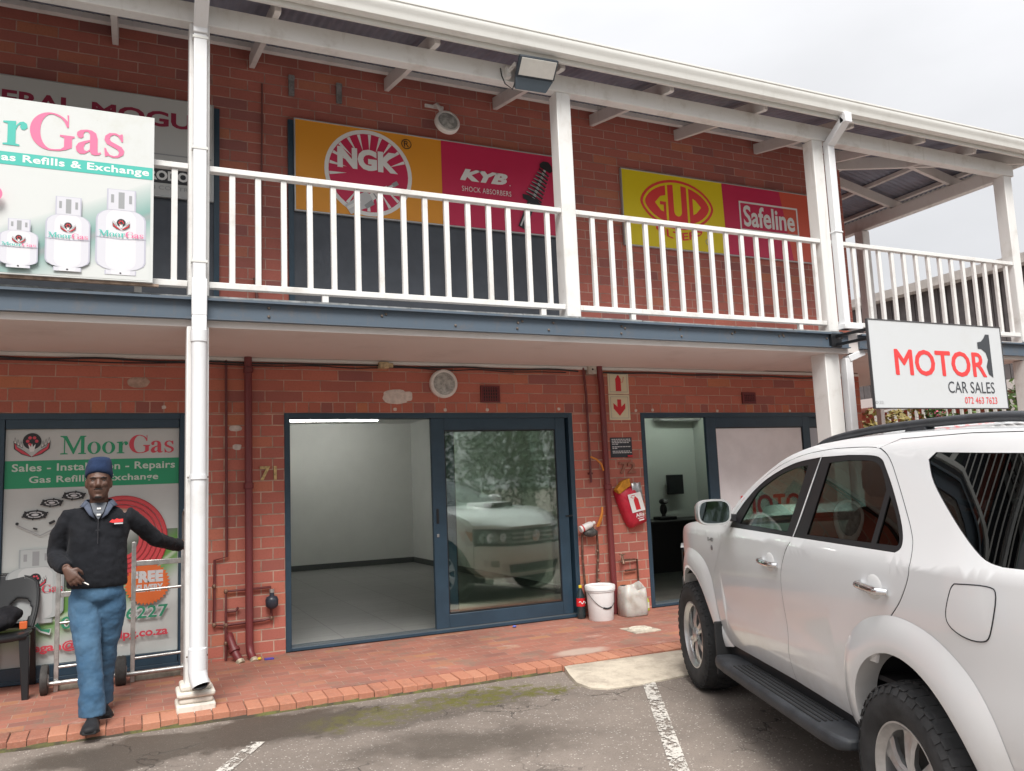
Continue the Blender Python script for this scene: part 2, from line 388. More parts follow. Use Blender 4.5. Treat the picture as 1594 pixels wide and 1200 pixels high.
tag(g.build('pavement_edging', M_edge), kind='structure')
g = MB()          # dirt and mortar between the edging bricks
vs = []; fs = []
for i in range(61):
    x = PX0 + (PX1-PX0)*i/60; vs += [(x, edge_y(x)+.012, G-.02), (x, edge_y(x)+.012, -.066), (x, edge_y(x)+EW+.002, -.058)]
for i in range(60): fs += [(i*3, i*3+3, i*3+4, i*3+1), (i*3+1, i*3+4, i*3+5, i*3+2)]
g.add(vs, fs); tag(g.build('pavement_mortar', mat('edging_mortar', (.13,.095,.075), .95, var=.4, vscale=20)), kind='structure')
# weeds and dirt in the gutter line where paving meets tarmac
kd = N('gutter_dirt'); pd = kd.pos(); kd.set(kd.b.inputs['Base Color'], kd.mix(kd.step(kd.noise(pd, 5, 5, .7), .4, .65), (.045,.036,.026), (.10,.10,.03))); kd.b.inputs['Roughness'].default_value = 1
g = MB(); vs = []; fs = []
for i in range(401):
    x = PX0 + (PX1-PX0)*i/400; w = .012 + .035*max(0, noise.noise((x*3.1, 2, 1))+.25)
    vs += [(x, edge_y(x)+.01, G+.020+.006*noise.noise((x*9,0,0))), (x, edge_y(x)-w*.45, G+.010+.004*noise.noise((x*13,3,0))), (x, edge_y(x)-w, G-.002)]
for i in range(400): fs += [(i*3, i*3+1, i*3+4, i*3+3), (i*3+1, i*3+2, i*3+5, i*3+4)]
g.add(vs, fs); tag(g.build('gutter_dirt', kd.m, smooth=60), kind='structure')
# worn white bay lines
def line_mat():
    k = N('bay_line_paint'); p = k.pos()
    f = k.noise(p, 34, 6, .75); f2 = k.noise(p, 6, 4, .6)
    keep = k.math('GREATER_THAN', k.math('ADD', f, k.math('MULTIPLY', f2, .35)), .67)
    k.set(k.b.inputs['Base Color'], k.mix(k.noise(p, 90, 3), (.44,.41,.37), (.60,.57,.52))); k.b.inputs['Roughness'].default_value = .8
    k.set(k.b.inputs['Alpha'], keep); return k.m
M_line = line_mat()
def strip(name, pts, w, z):
    g = MB(); a = Vector((*pts[0], 0)); b = Vector((*pts[1], 0)); d = (b-a).normalized(); s = Vector((d.y, -d.x, 0))*w/2
    vs = []; fs = []; n = 24
    for i in range(n+1):
        q = a + (b-a)*i/n
        vs += [(q.x-s.x, q.y-s.y, gz(q.y-s.y)+z), (q.x+s.x, q.y+s.y, gz(q.y+s.y)+z)]
    fs = [(i*2, i*2+1, i*2+3, i*2+2) for i in range(n)]
    return tag(g.add(vs, fs).build(name, M_line), kind='structure')
strip('parking_line', [(2.25,-2.23), (-.35,-6.9)], .095, .006)
strip('parking_line', [(-.53,-2.18), (-3.2,-7.0)], .085, .006)
strip('parking_line', [(5.1,-2.25), (2.5,-6.9)], .095, .006)
# painted concrete ramp that levels the kerb
def ramp_obj():
    g = MB(); out_ = [(1.87,-1.63), (1.80,-1.85), (1.74,-2.07), (1.77,-2.22), (1.86,-2.31), (2.1,-2.33), (2.5,-2.30), (3.0,-2.30), (3.6,-2.28), (4.1,-2.25), (4.15,-1.9), (4.1,-1.70)]
    out_ = [(a + .012*noise.noise((a*9, b*9, 0)), b + .012*noise.noise((a*9, b*9, 4))) for a, b in out_]
    c = (2.95, -1.9)
    def zt(x, y): t = max(0, min(1, (y+2.33)/.7)); return G + .008 + .034*t
    lay = []
    for f, dz in ((1.0, None), (1.0, 0), (.97, .006), (.6, .008), (.2, .008)):
        lay.append([(c[0]+(a-c[0])*f, c[1]+(b-c[1])*f, (G-.02) if dz is None else zt(c[0]+(a-c[0])*f, c[1]+(b-c[1])*f)+dz + .004*noise.noise((a*7*f, b*7*f, 2))) for a, b in out_])
    g.loft(lay, cap=True)
    k = N('ramp_paint'); p = k.pos()
    c_ = k.mix(k.step(k.noise(p, 5, 6, .7), .38, .66), (.52,.46,.37), (.36,.31,.25)); c_ = k.mix(k.math('MULTIPLY', k.step(k.noise(p, 60, 5, .75), .55, .7), .6), c_, (.26,.21,.17))
    k.set(k.b.inputs['Base Color'], c_); k.b.inputs['Roughness'].default_value = .85; k.bump(k.noise(p, 50, 5, .7), .5, .006)
    o = g.build('kerb_ramp', k.m, smooth=50)
    return tag(o, 'low cream painted concrete ramp on the tarmac against the brick paving, ahead of the car', 'ramp')
ramp_obj()
# inspection cover in the paving
t = thing('drain_cover', 'small pale round inspection cover in a square surround set in the brick paving', 'drain cover', (3.1,-.87,-.03))
g = MB(); g.box(2.96,3.24,-1.01,-.73,-.06,-.019); g.build('surround', mat('cover_concrete', (.42,.37,.30), .9, var=.3, vscale=14, bump=.3), t, bevel=.004)
g = MB(); g.lathe([(.0,.010),(.07,.010),(.078,.006),(.092,.006),(.1,.012),(.108,.010),(.112,0)], (3.1,-.87,-.019), n=32); g.box(3.06,3.14,-.878,-.862,-.012,-.006)
g.build('lid', mat('cover_lid', (.50,.46,.38), .8, var=.3, vscale=25), t, smooth=40)
# ------------------------------------------------------------------ shop building
W_ = 2.972; ZT = 2.1; FL = 2.82
B = thing('shop_building', 'two storey red brick shop building with white timber balcony and glazed shopfronts', 'building', (0,0,0))
kl = brick_mat('wall_brick', .205, .0985, .5, z0=.02, c1=(.46,.15,.112), c2=(.34,.122,.10), mortar=(.54,.37,.29), mw=.012)
M_brick = kl.m
M_head = brick_mat('header_brick', .111, .1, 0.0, z0=.0, c1=(.45,.145,.10), c2=(.29,.11,.095), mortar=(.48,.31,.25)).m
M_over = brick_mat('lintel_brick', .33, .1, .5, z0=0.0, c1=(.47,.155,.11), c2=(.30,.115,.105), mortar=(.50,.33,.26), mw=.009).m
M_brick2 = brick_mat('upper_brick', .31, .1, .5, z0=.02, c1=(.41,.135,.105), c2=(.29,.115,.105), mortar=(.48,.30,.25), dirt=.4).m
XL0, XL1, XR0, XR1, XC = -4.6, -.819, 3.831, 6.95, 7.2
g = MB(); T = .22
g.box(-9, XL0, 0, T, -.1, ZT); g.box(XL1, 0, 0, T, -.1, ZT); g.box(W_, XR0, 0, T, -.1, ZT); g.box(XR1, XC, 0, T, -.1, ZT)
g.box(-9, XC, 0, T, ZT, ZT+.1, 1); g.box(-9, XC, 0, T, ZT+.1, 2.83, 2)
g.box(XC-T, XC, T, 8, -.1, 2.83); 
g.build('lower_wall', [M_brick, M_head, M_over], B)
g = MB(); g.box(-9, XC, 0, T, 2.83, 5.62); g.box(XC-T, XC, T, 8, 2.83, 5.62); g.build('upper_wall', M_brick2, B)
# balcony floor with painted soffit
M_soff = weathered('soffit_paint', (.68,.635,.61), (.42,.37,.34), .4, .7, scale=1.6, streak=False)
g = MB(); g.box(-9, 5.60, -1.335, -.002, 2.595, FL); g.box(5.60, 8.62, -1.335, -.002, 2.605, FL); g.box(XC+.002, 8.62, -.002, 4.2, 2.605, FL)
g.build('balcony_floor', M_soff, B)
g = MB(); g.box(-9, 7.18, -.035, -.003, 2.56, 2.594); g.build('cornice', M_white2, B, bevel=.006)
# steel channel along the balcony edge
g = MB()
for a, b in ((-9, 5.58), (5.74, 8.66)):
    g.box(a, b, -1.36, -1.337, 2.645, 2.80); g.box(a, b, -1.40, -1.36, 2.782, 2.80); g.box(a, b, -1.385, -1.36, 2.645, 2.656)
eb = g.build('edge_beam', M_steel, B)
M_bolt = mat('rusty_bolt', (.16,.13,.11), .7, metal=.3, var=.3, vscale=50)
for x in [-.35, .55, 1.15, 1.72, 1.75, 2.05, 2.75, 2.78, 3.4, 4.05, 4.62, 4.66, 5.3, 5.47]:
    g = MB(); g.lathe([(0,.012),(.007,.011),(.011,.006),(.012,0)], (x + random.uniform(-.03,.03), -1.36, random.choice([2.69, 2.74])), '-Y', n=8); g.build('bolt', M_bolt, eb)
    if random.random() < .6: g = MB(); g.lathe([(0,.012),(.007,.011),(.011,.006),(.012,0)], (x + .02, -1.36, 2.755), '-Y', n=8); g.build('bolt', M_bolt, eb)
g = MB()      # broken mortar lip on top of the channel
vs = []; x = -9
while x < 5.5:
    w = random.uniform(.25, .8); g.box(x, min(x+w-.004, 5.58), -1.345+random.uniform(-.012,.006), -1.2, 2.8005, 2.823+random.uniform(-.002,.004)); x += w
g.build('floor_screed', mat('screed', (.24,.25,.25), .9, var=.4, vscale=10), B)
# posts
def post(xr, w, y0, y1, z0, z1, name='post', m=None):
    g = MB(); g.box(xr-w, xr, y0, y1, z0, z1); return g.build(name, m or M_white, B, bevel=.008)
PA, PB, PC, PD = -.749, 2.363, 5.47, 8.62
for xr in (PA, PB, PC, PD): post(xr, .145, -1.352, -1.207, FL, 4.912)
post(8.62, .145, .82, .965, FL, 4.88)
post(-3.86, .145, -1.352, -1.207, FL, 4.912)
post(PA, .15, -1.354, -1.2, .1, 2.596); post(PC+.02, .2, -1.30, -1.10, -.05, 2.6); post(PD, .165, -1.365, -1.2, -.05, 2.6); post(-3.86, .165, -1.365, -1.2, -.05, 2.596)
g = MB(); cx, cy = PA-.0775, -1.2825     # moulded plinth under the near post
for h0, h1, r in ((-.075, -.005, .125), (-.005, .035, .108), (.035, .075, .122), (.075, .118, .10)): g.box(cx-r, cx+r, cy-r-.01, cy+r, h0, h1)
g.build('post_base', weathered('plinth_paint', (.66,.62,.55), (.30,.26,.21), .8, .7, scale=9), B, bevel=.014)
# roof
SL = .2
def zr(y): return 5.345 + SL*y            # underside of rafters on the front slope
g = MB(); g.box(-9, 8.66, -1.362, -1.25, 4.912, 5.075); g.build('roof_beam', M_white, B, bevel=.006)
g = MB(); g.box(8.51, 8.62, -1.248, 4.2, 4.89, 5.05); g.build('side_beam', M_white, B, bevel=.006)
M_raft = weathered('rafter_paint', (.64,.61,.59), (.38,.33,.31), .5, .5)
for x in (-8.6,-7.3,-6.1,-4.95,-3.75,-2.58,-1.42,-.27,1.03,2.22,3.41,4.57,5.78,6.9):
    g = MB(); y0 = -1.5
    p = [(x-.025, y0, zr(y0)+.012), (x-.025, y0+.03, zr(y0+.03)), (x-.025, -.002, zr(0)), (x-.025, -.002, zr(0)+.13), (x-.025, y0, zr(y0)+.13)]
    g.prism(p, (0,0,0), (.05,0,0)); g.build('rafter', M_raft, B, bevel=.004)
def zs(x): return zr(0) - SL*(x-XC)       # side slope
g = MB(); g.bar((7.18, 0.02, zr(0)+.06), (8.72, -1.5, zr(-1.5)+.06), .05, .15); g.build('hip_rafter', M_raft, B, bevel=.004)
for y in (.35, 1.55, 2.8): 
    g = MB(); g.bar((7.2, y, zs(7.2)+.06), (8.8, y, zs(8.8)+.06), .05, .13); g.build('rafter', M_raft, B, bevel=.004)
for (xx, yy) in ((7.78, -.58),):
    g = MB(); g.bar((xx, yy, zs(xx)+.06), (8.8, yy, zs(8.8)+.06), .05, .13); g.build('rafter', M_raft, B, bevel=.004)
    g = MB(); g.bar((xx, yy+.0, zr(yy)+.06), (xx, -1.5, zr(-1.5)+.06), .05, .13); g.build('rafter', M_raft, B, bevel=.004)
for y in (-1.47, -.72, -.16):
    g = MB(); x1 = 7.2 - y; z = zr(y)+.131; g.prism([(-9,y-.035,z), (x1,y-.035,z), (x1,y-.035,z+.05), (-9,y-.035,z+.05)], (0,0,0), (0,.06,0)); g.build('purlin', M_raft, B)
for x in (7.45, 8.1, 8.7):
    g = MB(); y0 = 7.2 - x + .05; z = zs(x)+.131; g.box(x-.03, x+.03, y0, 4.2, z, z+.05); g.build('purlin', M_raft, B)
g = MB(); pitch = .076; amp = .008; n = int((8.9+9)/pitch*6); vs = []; fs = []
for i in range(n+1):
    x = -9 + i*pitch/6; ym = min(3.5, 7.2 - x) if x > 3.7 else 3.5; ym = max(ym, -1.64)
    c = amp*math.cos(2*math.pi*i/6)
    vs += [(x, -1.64, zr(-1.64)+.191+c), (x, ym, zr(ym)+.191+c)]
for i in range(n): fs.append((i*2, i*2+2, i*2+3, i*2+1))
g.add(vs, fs)
n = int(5.8/pitch*6); vs = []; fs = []
for i in range(n+1):
    y = -1.62 + i*pitch/6; xm = max(7.2 - y, 6.9); c = amp*math.cos(2*math.pi*i/6)
    vs += [(8.86, y, zs(8.86)+.191+c), (min(xm, 8.86), y, zs(min(xm, 8.86))+.191+c)]
for i in range(n): fs.append((i*2, i*2+1, i*2+3, i*2+2))
g.add(vs, fs)
M_roof = mat('roof_sheet', (.20,.21,.26), .55, metal=.2, var=.18, vscale=2)
g.build('roof_sheet', M_roof, B, smooth=60, fix=False)
# gutter: ogee profile
def gutter(a, b, out_):
    prof = [(.0,.155),(.0,.02),(.01,.0),(.055,.0),(.072,.012),(.078,.04),(.085,.07),(.098,.09),(.102,.12),(.10,.132),(.108,.138),(.108,.155),(.098,.156),(.094,.135),(.085,.13),(.07,.05),(.055,.012),(.012,.012),(.008,.155)]
    g = MB(); o = Vector(out_); rings = []
    for p in (a, b): rings.append([tuple(Vector(p) + o*q[0] + Vector((0,0,q[1]))) for q in prof])
    g.loft(rings); return g.build('gutter', M_white2, B, smooth=40)
gutter((-9,-1.585,5.095), (8.95,-1.585,5.095), (0,-1,0)); gutter((8.86,-1.585,5.095), (8.86,4.2,5.095), (1,0,0))
g = MB(); g.box(-9, 8.86, -1.584, -1.556, 5.06, 5.20); g.build('fascia', M_white2, B)
# slate coloured boarded bays upstairs
for a, b in ((-3.9,-.557), (.05,2.987)):
    t_ = MB(); t_.box(a, b, -.03, -.001, FL+.02, 4.886); pn = t_.build('window_panel', M_dark, B, bevel=.004)
    t_ = MB(); 
    for xx in (a+.0, b-.05):
        t_ = MB(); t_.box(xx+.002, xx+.048, -.042, -.03, FL+.03, 4.88); t_.build('frame_stile', M_navy, pn)
# ---- shopfront glazing
def frame_rect(g, x0, x1, z0, z1, w, y0, y1, bot=None):
    bt = bot if bot is not None else w
    g.box(x0, x0+w, y0, y1, z0, z1); g.box(x1-w, x1, y0, y1, z0, z1); g.box(x0+w, x1-w, y0, y1, z1-w, z1); g.box(x0+w, x1-w, y0, y1, z0, z0+bt)
M_track = mat('door_track', (.16,.19,.21), .4, metal=.6)
def outer_frame(x0, x1):
    g = MB(); frame_rect(g, x0+.001, x1-.001, .002, ZT-.001, .05, .0-.006, .15, .028); f = g.build('shopfront_frame', M_navy, B, bevel=.003)
    g = MB()
    for y in (.012,.045,.078,.11): g.box(x0+.052, x1-.052, y, y+.012, .030, .040)
    g.box(x0+.05, x1-.05, .0, .145, .0295, .031); g.build('track', M_track, f); return f
fm = outer_frame(0, W_)
def sash(x0, x1, y0, y1, z0=.04, z1=2.055, sw=(.135,.115), tw=.125, bw=.125, glass=M_glass):
    g = MB(); g.box(x0, x0+sw[0], y0, y1, z0, z1); g.box(x1-sw[1], x1, y0, y1, z0, z1); g.box(x0+sw[0], x1-sw[1], y0, y1, z1-tw, z1); g.box(x0+sw[0], x1-sw[1], y0, y1, z0, z0+bw)
    d = g.build('sliding_door', M_navy, B, bevel=.004)
    g = MB(); ym = (y0+y1)/2; g.box(x0+sw[0]-.01, x1-sw[1]+.01, ym-.003, ym+.003, z0+bw-.01, z1-tw+.01); pn = g.build('pane', glass, d)
    g = MB(); a, b, c, e = x0+sw[0], x1-sw[1], z0+bw, z1-tw
    for (p, q, r, s_) in ((a,a+.012,c,e), (b-.012,b,c,e), (a+.012,b-.012,c,c+.012), (a+.012,b-.012,e-.012,e)): g.box(p, q, y0+.012, ym-.004, r, s_)
    g.build('gasket', M_black, d); return d
d1 = sash(1.40, 2.885, .012, .058)
for _o in d1.children:
    if _o.name.startswith('pane'): _o.matrix_local = Matrix.Translation((2.14,.035,0)) @ Matrix.Rotation(math.radians(-.55), 4, 'Z') @ Matrix.Translation((-2.14,-.035,0))
g = MB(); g.box(1.43,1.455,.004,.0125,1.03,1.17); g.build('handle', M_black, d1, bevel=.003)
g = MB(); g.box(1.43,1.452,.006,.0125,.90,.93); g.build('lock', M_galv, d1, bevel=.002)
g = MB(); g.box(2.845,2.95,.0,.012,1.02,1.035); g.build('door_stop', M_black, d1)
sash(1.52, 2.92, .082, .128)
fr = outer_frame(XR0, XR1)
M_film = mat('frosted_film', (.74,.74,.76), .35, var=.06, vscale=3)
sash(4.73, 6.31, .012, .058, glass=M_film)
sash(6.20, 6.90, .082, .128, sw=(.10,.08), glass=mat('frosted_film_grey', (.46,.50,.56), .3))
# left bay: fixed glazing
fl_ = outer_frame(XL0, XL1)
g = MB(); 
for x0, x1 in ((-4.55,-3.3), (-3.3,-2.155), (-2.155,-.868)):
    frame_rect(g, x0+.001, x1, .032, 2.05, .042 if x0 < -2.2 else .004, .02, .07)
g.box(-2.25,-2.155,-.004,.09,.032,2.049); g.box(-.875,-.869,0,.09,.032,2.049); g.box(-2.15,-.88,.0,.09,.032,.125); g.box(-2.15,-.88,.0,.09,1.975,2.049)
g.build('window_frame', M_navy, B, bevel=.003)
g = MB(); g.box(-4.5,-.90,.046,.052,.1,2.0); g.build('window_pane', M_glass, B)
# ---- empty shop room behind the middle bay
M_iw = mat('room_wall_paint', (.66,.68,.65), .75, var=.03, vscale=2)
k = N('floor_tile'); p = k.pos(); x, y, z = k.sep(p)
b_ = k.new('ShaderNodeTexBrick'); b_.offset = 0.0; b_.inputs['Scale'].default_value = 1; b_.inputs['Brick Width'].default_value = .6; b_.inputs['Row Height'].default_value = .6; b_.inputs['Mortar Size'].default_value = .005
k.l.new(k.comb(x, y), b_.inputs['Vector']); k.set(b_.inputs['Color1'], (.24,.245,.235)); k.set(b_.inputs['Color2'], (.27,.275,.265)); k.set(b_.inputs['Mortar'], (.13,.13,.125))
k.set(k.b.inputs['Base Color'], k.mix(k.math('MULTIPLY', k.step(k.noise(k.comb(k.math('MULTIPLY', x, 1.0), k.math('MULTIPLY', y, 4.0)), 3, 5), .4, .7), .4), b_.outputs['Color'], (.19,.195,.19))); k.b.inputs['Roughness'].default_value = .42
M_tile = k.m
g = MB(); g.box(-.35,3.72,.222,7.6,-.05,.002); g.build('room_floor', M_tile, B)
g = MB(); g.box(-.35,-.25,.222,7.5,.002,2.62); g.box(3.62,3.72,.222,7.5,.002,2.62); g.box(-.25,3.62,7.5,7.6,.002,2.62)
g.box(-.25,-.001,.221,.23,.002,2.62); g.box(W_+.001,3.62,.221,.23,.002,2.62); g.box(-.001,W_+.001,.221,.23,ZT,2.62); g.build('room_wall', M_iw, B)
g = MB(); g.box(-.35,3.72,.222,7.6,2.62,2.7); g.build('room_ceiling', mat('ceiling_paint', (.66,.66,.64), .8), B)
M_sk = mat('skirting_dark', (.09,.10,.095), .5)
g = MB(); g.box(-.25,-.238,.24,7.488,.003,.1); g.box(3.608,3.62,.24,7.488,.003,.1); g.box(-.25,3.62,7.488,7.5,.003,.1); g.build('skirting', M_sk, B)
g = MB(); g.box(-4.75,-.36,.222,3.6,-.05,.002); g.build('gas_shop_floor', M_tile, B); g = MB(); g.box(-4.75,-4.65,.222,3.5,.002,2.62); g.box(-.46,-.36,.222,3.5,.002,2.62); g.box(-4.75,-.36,3.5,3.6,.002,2.62); g.box(-4.65,-.46,.222,3.5,2.62,2.7); g.build('gas_shop_wall', M_iw, B)
# ---- car sales office behind the right bay
g = MB(); g.box(3.725,6.975,.222,3.2,-.05,.002); g.build('office_floor', mat('office_tile', (.10,.095,.085), .35, var=.3, vscale=3), B)
M_ow = mat('office_wall_paint', (.56,.60,.55), .8)
g = MB(); g.box(3.725,3.78,.222,3.1,.002,2.62); g.box(6.92,6.975,.222,3.1,.002,2.62); g.box(3.725,6.975,3.1,3.2,.002,2.62); g.box(XR0,XR1-.03,.221,.23,ZT,2.62); g.build('office_wall', M_ow, B)
g = MB(); g.box(3.725,6.975,.222,3.2,2.62,2.7); g.build('office_ceiling', mat('ceiling_paint', (.66,.66,.64), .8), B)
# air brick grilles
for x0, x1, z0, z1 in ((1.93,2.14,2.205,2.375), (5.27,5.47,2.205,2.34)):
    g = MB(); g.box(x0, x1, -.012, -.001, z0, z1, 1); frame_rect(g, x0, x1, z0, z1, .016, -.02, -.012)
    for i in range(1, 8): xx = x0 + (x1-x0)*i/8; g.box(xx-.005, xx+.005, -.019, -.0125, z0+.0165, z1-.0165)
    for i in range(1, 5): zz = z0 + (z1-z0)*i/5; g.box(x0+.0165, x1-.0165, -.0215, -.0195, zz-.004, zz+.004)
    g.build('air_vent', [M_maroon, M_black], B)
# patches of filler and old paint on the brick
M_fill = mat('wall_filler', (.62,.55,.50), .9, var=.15, vscale=20)
def patch(cx, cz, w, h, m=M_fill, seed=0, th=.004):
    g = MB(); n = 26; rim = []
    for i in range(n):
        a = 2*math.pi*i/n; c_, s_ = math.cos(a), math.sin(a)
        q = (abs(c_)**3.2 + abs(s_)**3.2)**(-1/3.2)*(1 + .16*noise.noise((c_*1.7+seed, s_*1.7, seed)))
        rim.append((cx + c_*q*w/2, -.0005, cz + s_*q*h/2))
    top = [(cx+(p[0]-cx)*.86, -th, cz+(p[2]-cz)*.82) for p in rim]
    g.loft([rim, top]); return g.build('filler_patch', m, B)
patch(1.045, 2.255, .24, .135, seed=1); patch(1.17, 2.262, .1, .09, seed=4, th=.0055); patch(-.42, 1.965, .11, .05, seed=2); patch(-.405, 1.80, .075, .05, seed=3); patch(-1.2, 2.36, .17, .085, mat('old_filler', (.42,.30,.24), .9, var=.2, vscale=20), seed=5)
for i, (x, z) in enumerate(((1.04,2.135),(1.55,2.13),(2.0,2.13),(2.82,2.14),(-1.0,2.15),(3.78,2.125),(4.0,2.13),(4.9,2.12),(6.0,2.12))): patch(x, z, .035, .03, seed=6+i)
# ------------------------------------------------------------------ flat graphics for signs
_fontcache = {}
def text_geo(body, bold=0.0, spacing=1.0):
    key = (body, bold, spacing)
    if key in _fontcache: return _fontcache[key]
    c = bpy.data.curves.new('t', 'FONT'); c.body = body; c.offset = bold; c.resolution_u = 3; c.fill_mode = 'BOTH' if False else 'FRONT'; c.space_character = spacing
    o = bpy.data.objects.new('t', c); COL.objects.link(o)
    dg = bpy.context.evaluated_depsgraph_get(); me = bpy.data.meshes.new_from_object(o.evaluated_get(dg))
    vs = [(v.co.x, v.co.y) for v in me.vertices]; fs = [tuple(p.vertices) for p in me.polygons]
    bpy.data.objects.remove(o); bpy.data.curves.remove(c); bpy.data.meshes.remove(me)
    _fontcache[key] = (vs, fs); return vs, fs
class Flat:
    """2D artwork in metres on a face; every added shape sits a hair proud of the one before"""
    def __init__(s, O, ex=(1,0,0), ey=(0,0,1), nrm=(0,-1,0), lift=.0012, step=.00025):
        s.O = Vector(O); s.ex = Vector(ex).normalized(); s.ey = Vector(ey).normalized(); s.n = Vector(nrm).normalized(); s.z = lift; s.step = step; s.mb = MB(); s.mats = []
    def new(s): s.mb = MB(); s.mats = []; return s
    def mi(s, m):
        if m not in s.mats: s.mats.append(m)
        return s.mats.index(m)
    def raw(s, vs, fs, m):
        s.z += s.step
        s.mb.add([s.O + s.ex*u + s.ey*v + s.n*s.z for u, v in vs], fs, s.mi(m)); return s
    def loops(s, loops, m):
        b = bmesh.new(); es = []
        for lp in loops:
            vv = [b.verts.new((p[0], p[1], 0)) for p in lp]
            for i in range(len(vv)): es.append(b.edges.new((vv[i], vv[(i+1) % len(vv)])))
        bmesh.ops.triangle_fill(b, use_beauty=True, edges=es)
        b.verts.index_update(); vs = [(v.co.x, v.co.y) for v in b.verts]; fs = [tuple(v.index for v in f.verts) for f in b.faces]; b.free()
        return s.raw(vs, fs, m)
    def poly(s, pts, m): return s.loops([pts], m)
    def rect(s, x0, y0, x1, y1, m): return s.poly([(x0,y0),(x1,y0),(x1,y1),(x0,y1)], m)
    def ell(s, cx, cy, rx, ry, m, hole=None, n=48, a0=0.0):
        f = lambda rx, ry: [(cx+rx*math.cos(a0+2*math.pi*i/n), cy+ry*math.sin(a0+2*math.pi*i/n)) for i in range(n)]
        return s.loops([f(rx, ry)] + ([f(*hole)] if hole else []), m)
    def line(s, pts, w, m):
        ws = w if isinstance(w, (list, tuple)) else [w]*len(pts); L = []; R = []
        for i, p in enumerate(pts):
            a = Vector(pts[max(i-1,0)]); b = Vector(pts[min(i+1,len(pts)-1)]); d = (b-a).normalized(); nn = Vector((-d.y, d.x))*ws[i]/2
            L.append((p[0]+nn.x, p[1]+nn.y)); R.append((p[0]-nn.x, p[1]-nn.y))
        vs = L + R; n = len(L); return s.raw(vs, [(i, n+i, n+i+1, i+1) for i in range(n-1)], m)
    def text(s, body, x0, y0, x1, y1, m, bold=0.0, shear=0.0, spacing=1.0, xf=None):
        vs, fs = text_geo(body, bold, spacing)
        xs = [v[0]+shear*v[1] for v in vs]; ys = [v[1] for v in vs]; a, b, c, d = min(xs), max(xs), min(ys), max(ys)
        o = [(x0+(x-a)/(b-a)*(x1-x0), y0+(y-c)/(d-c)*(y1-y0)) for x, y in zip(xs, ys)]
        if xf: o = [xf(u, v) for u, v in o]
        return s.raw(o, fs, m)
    def build(s, name, parent, **kw):
        o = s.mb.build(name, s.mats, parent, fix=False, **kw); s.mb = MB(); s.mats = []; return o
def arc(cx, cy, rx, ry, a0, a1, n=14): return [(cx+rx*math.cos(math.radians(a0+(a1-a0)*i/n)), cy+ry*math.sin(math.radians(a0+(a1-a0)*i/n))) for i in range(n+1)]
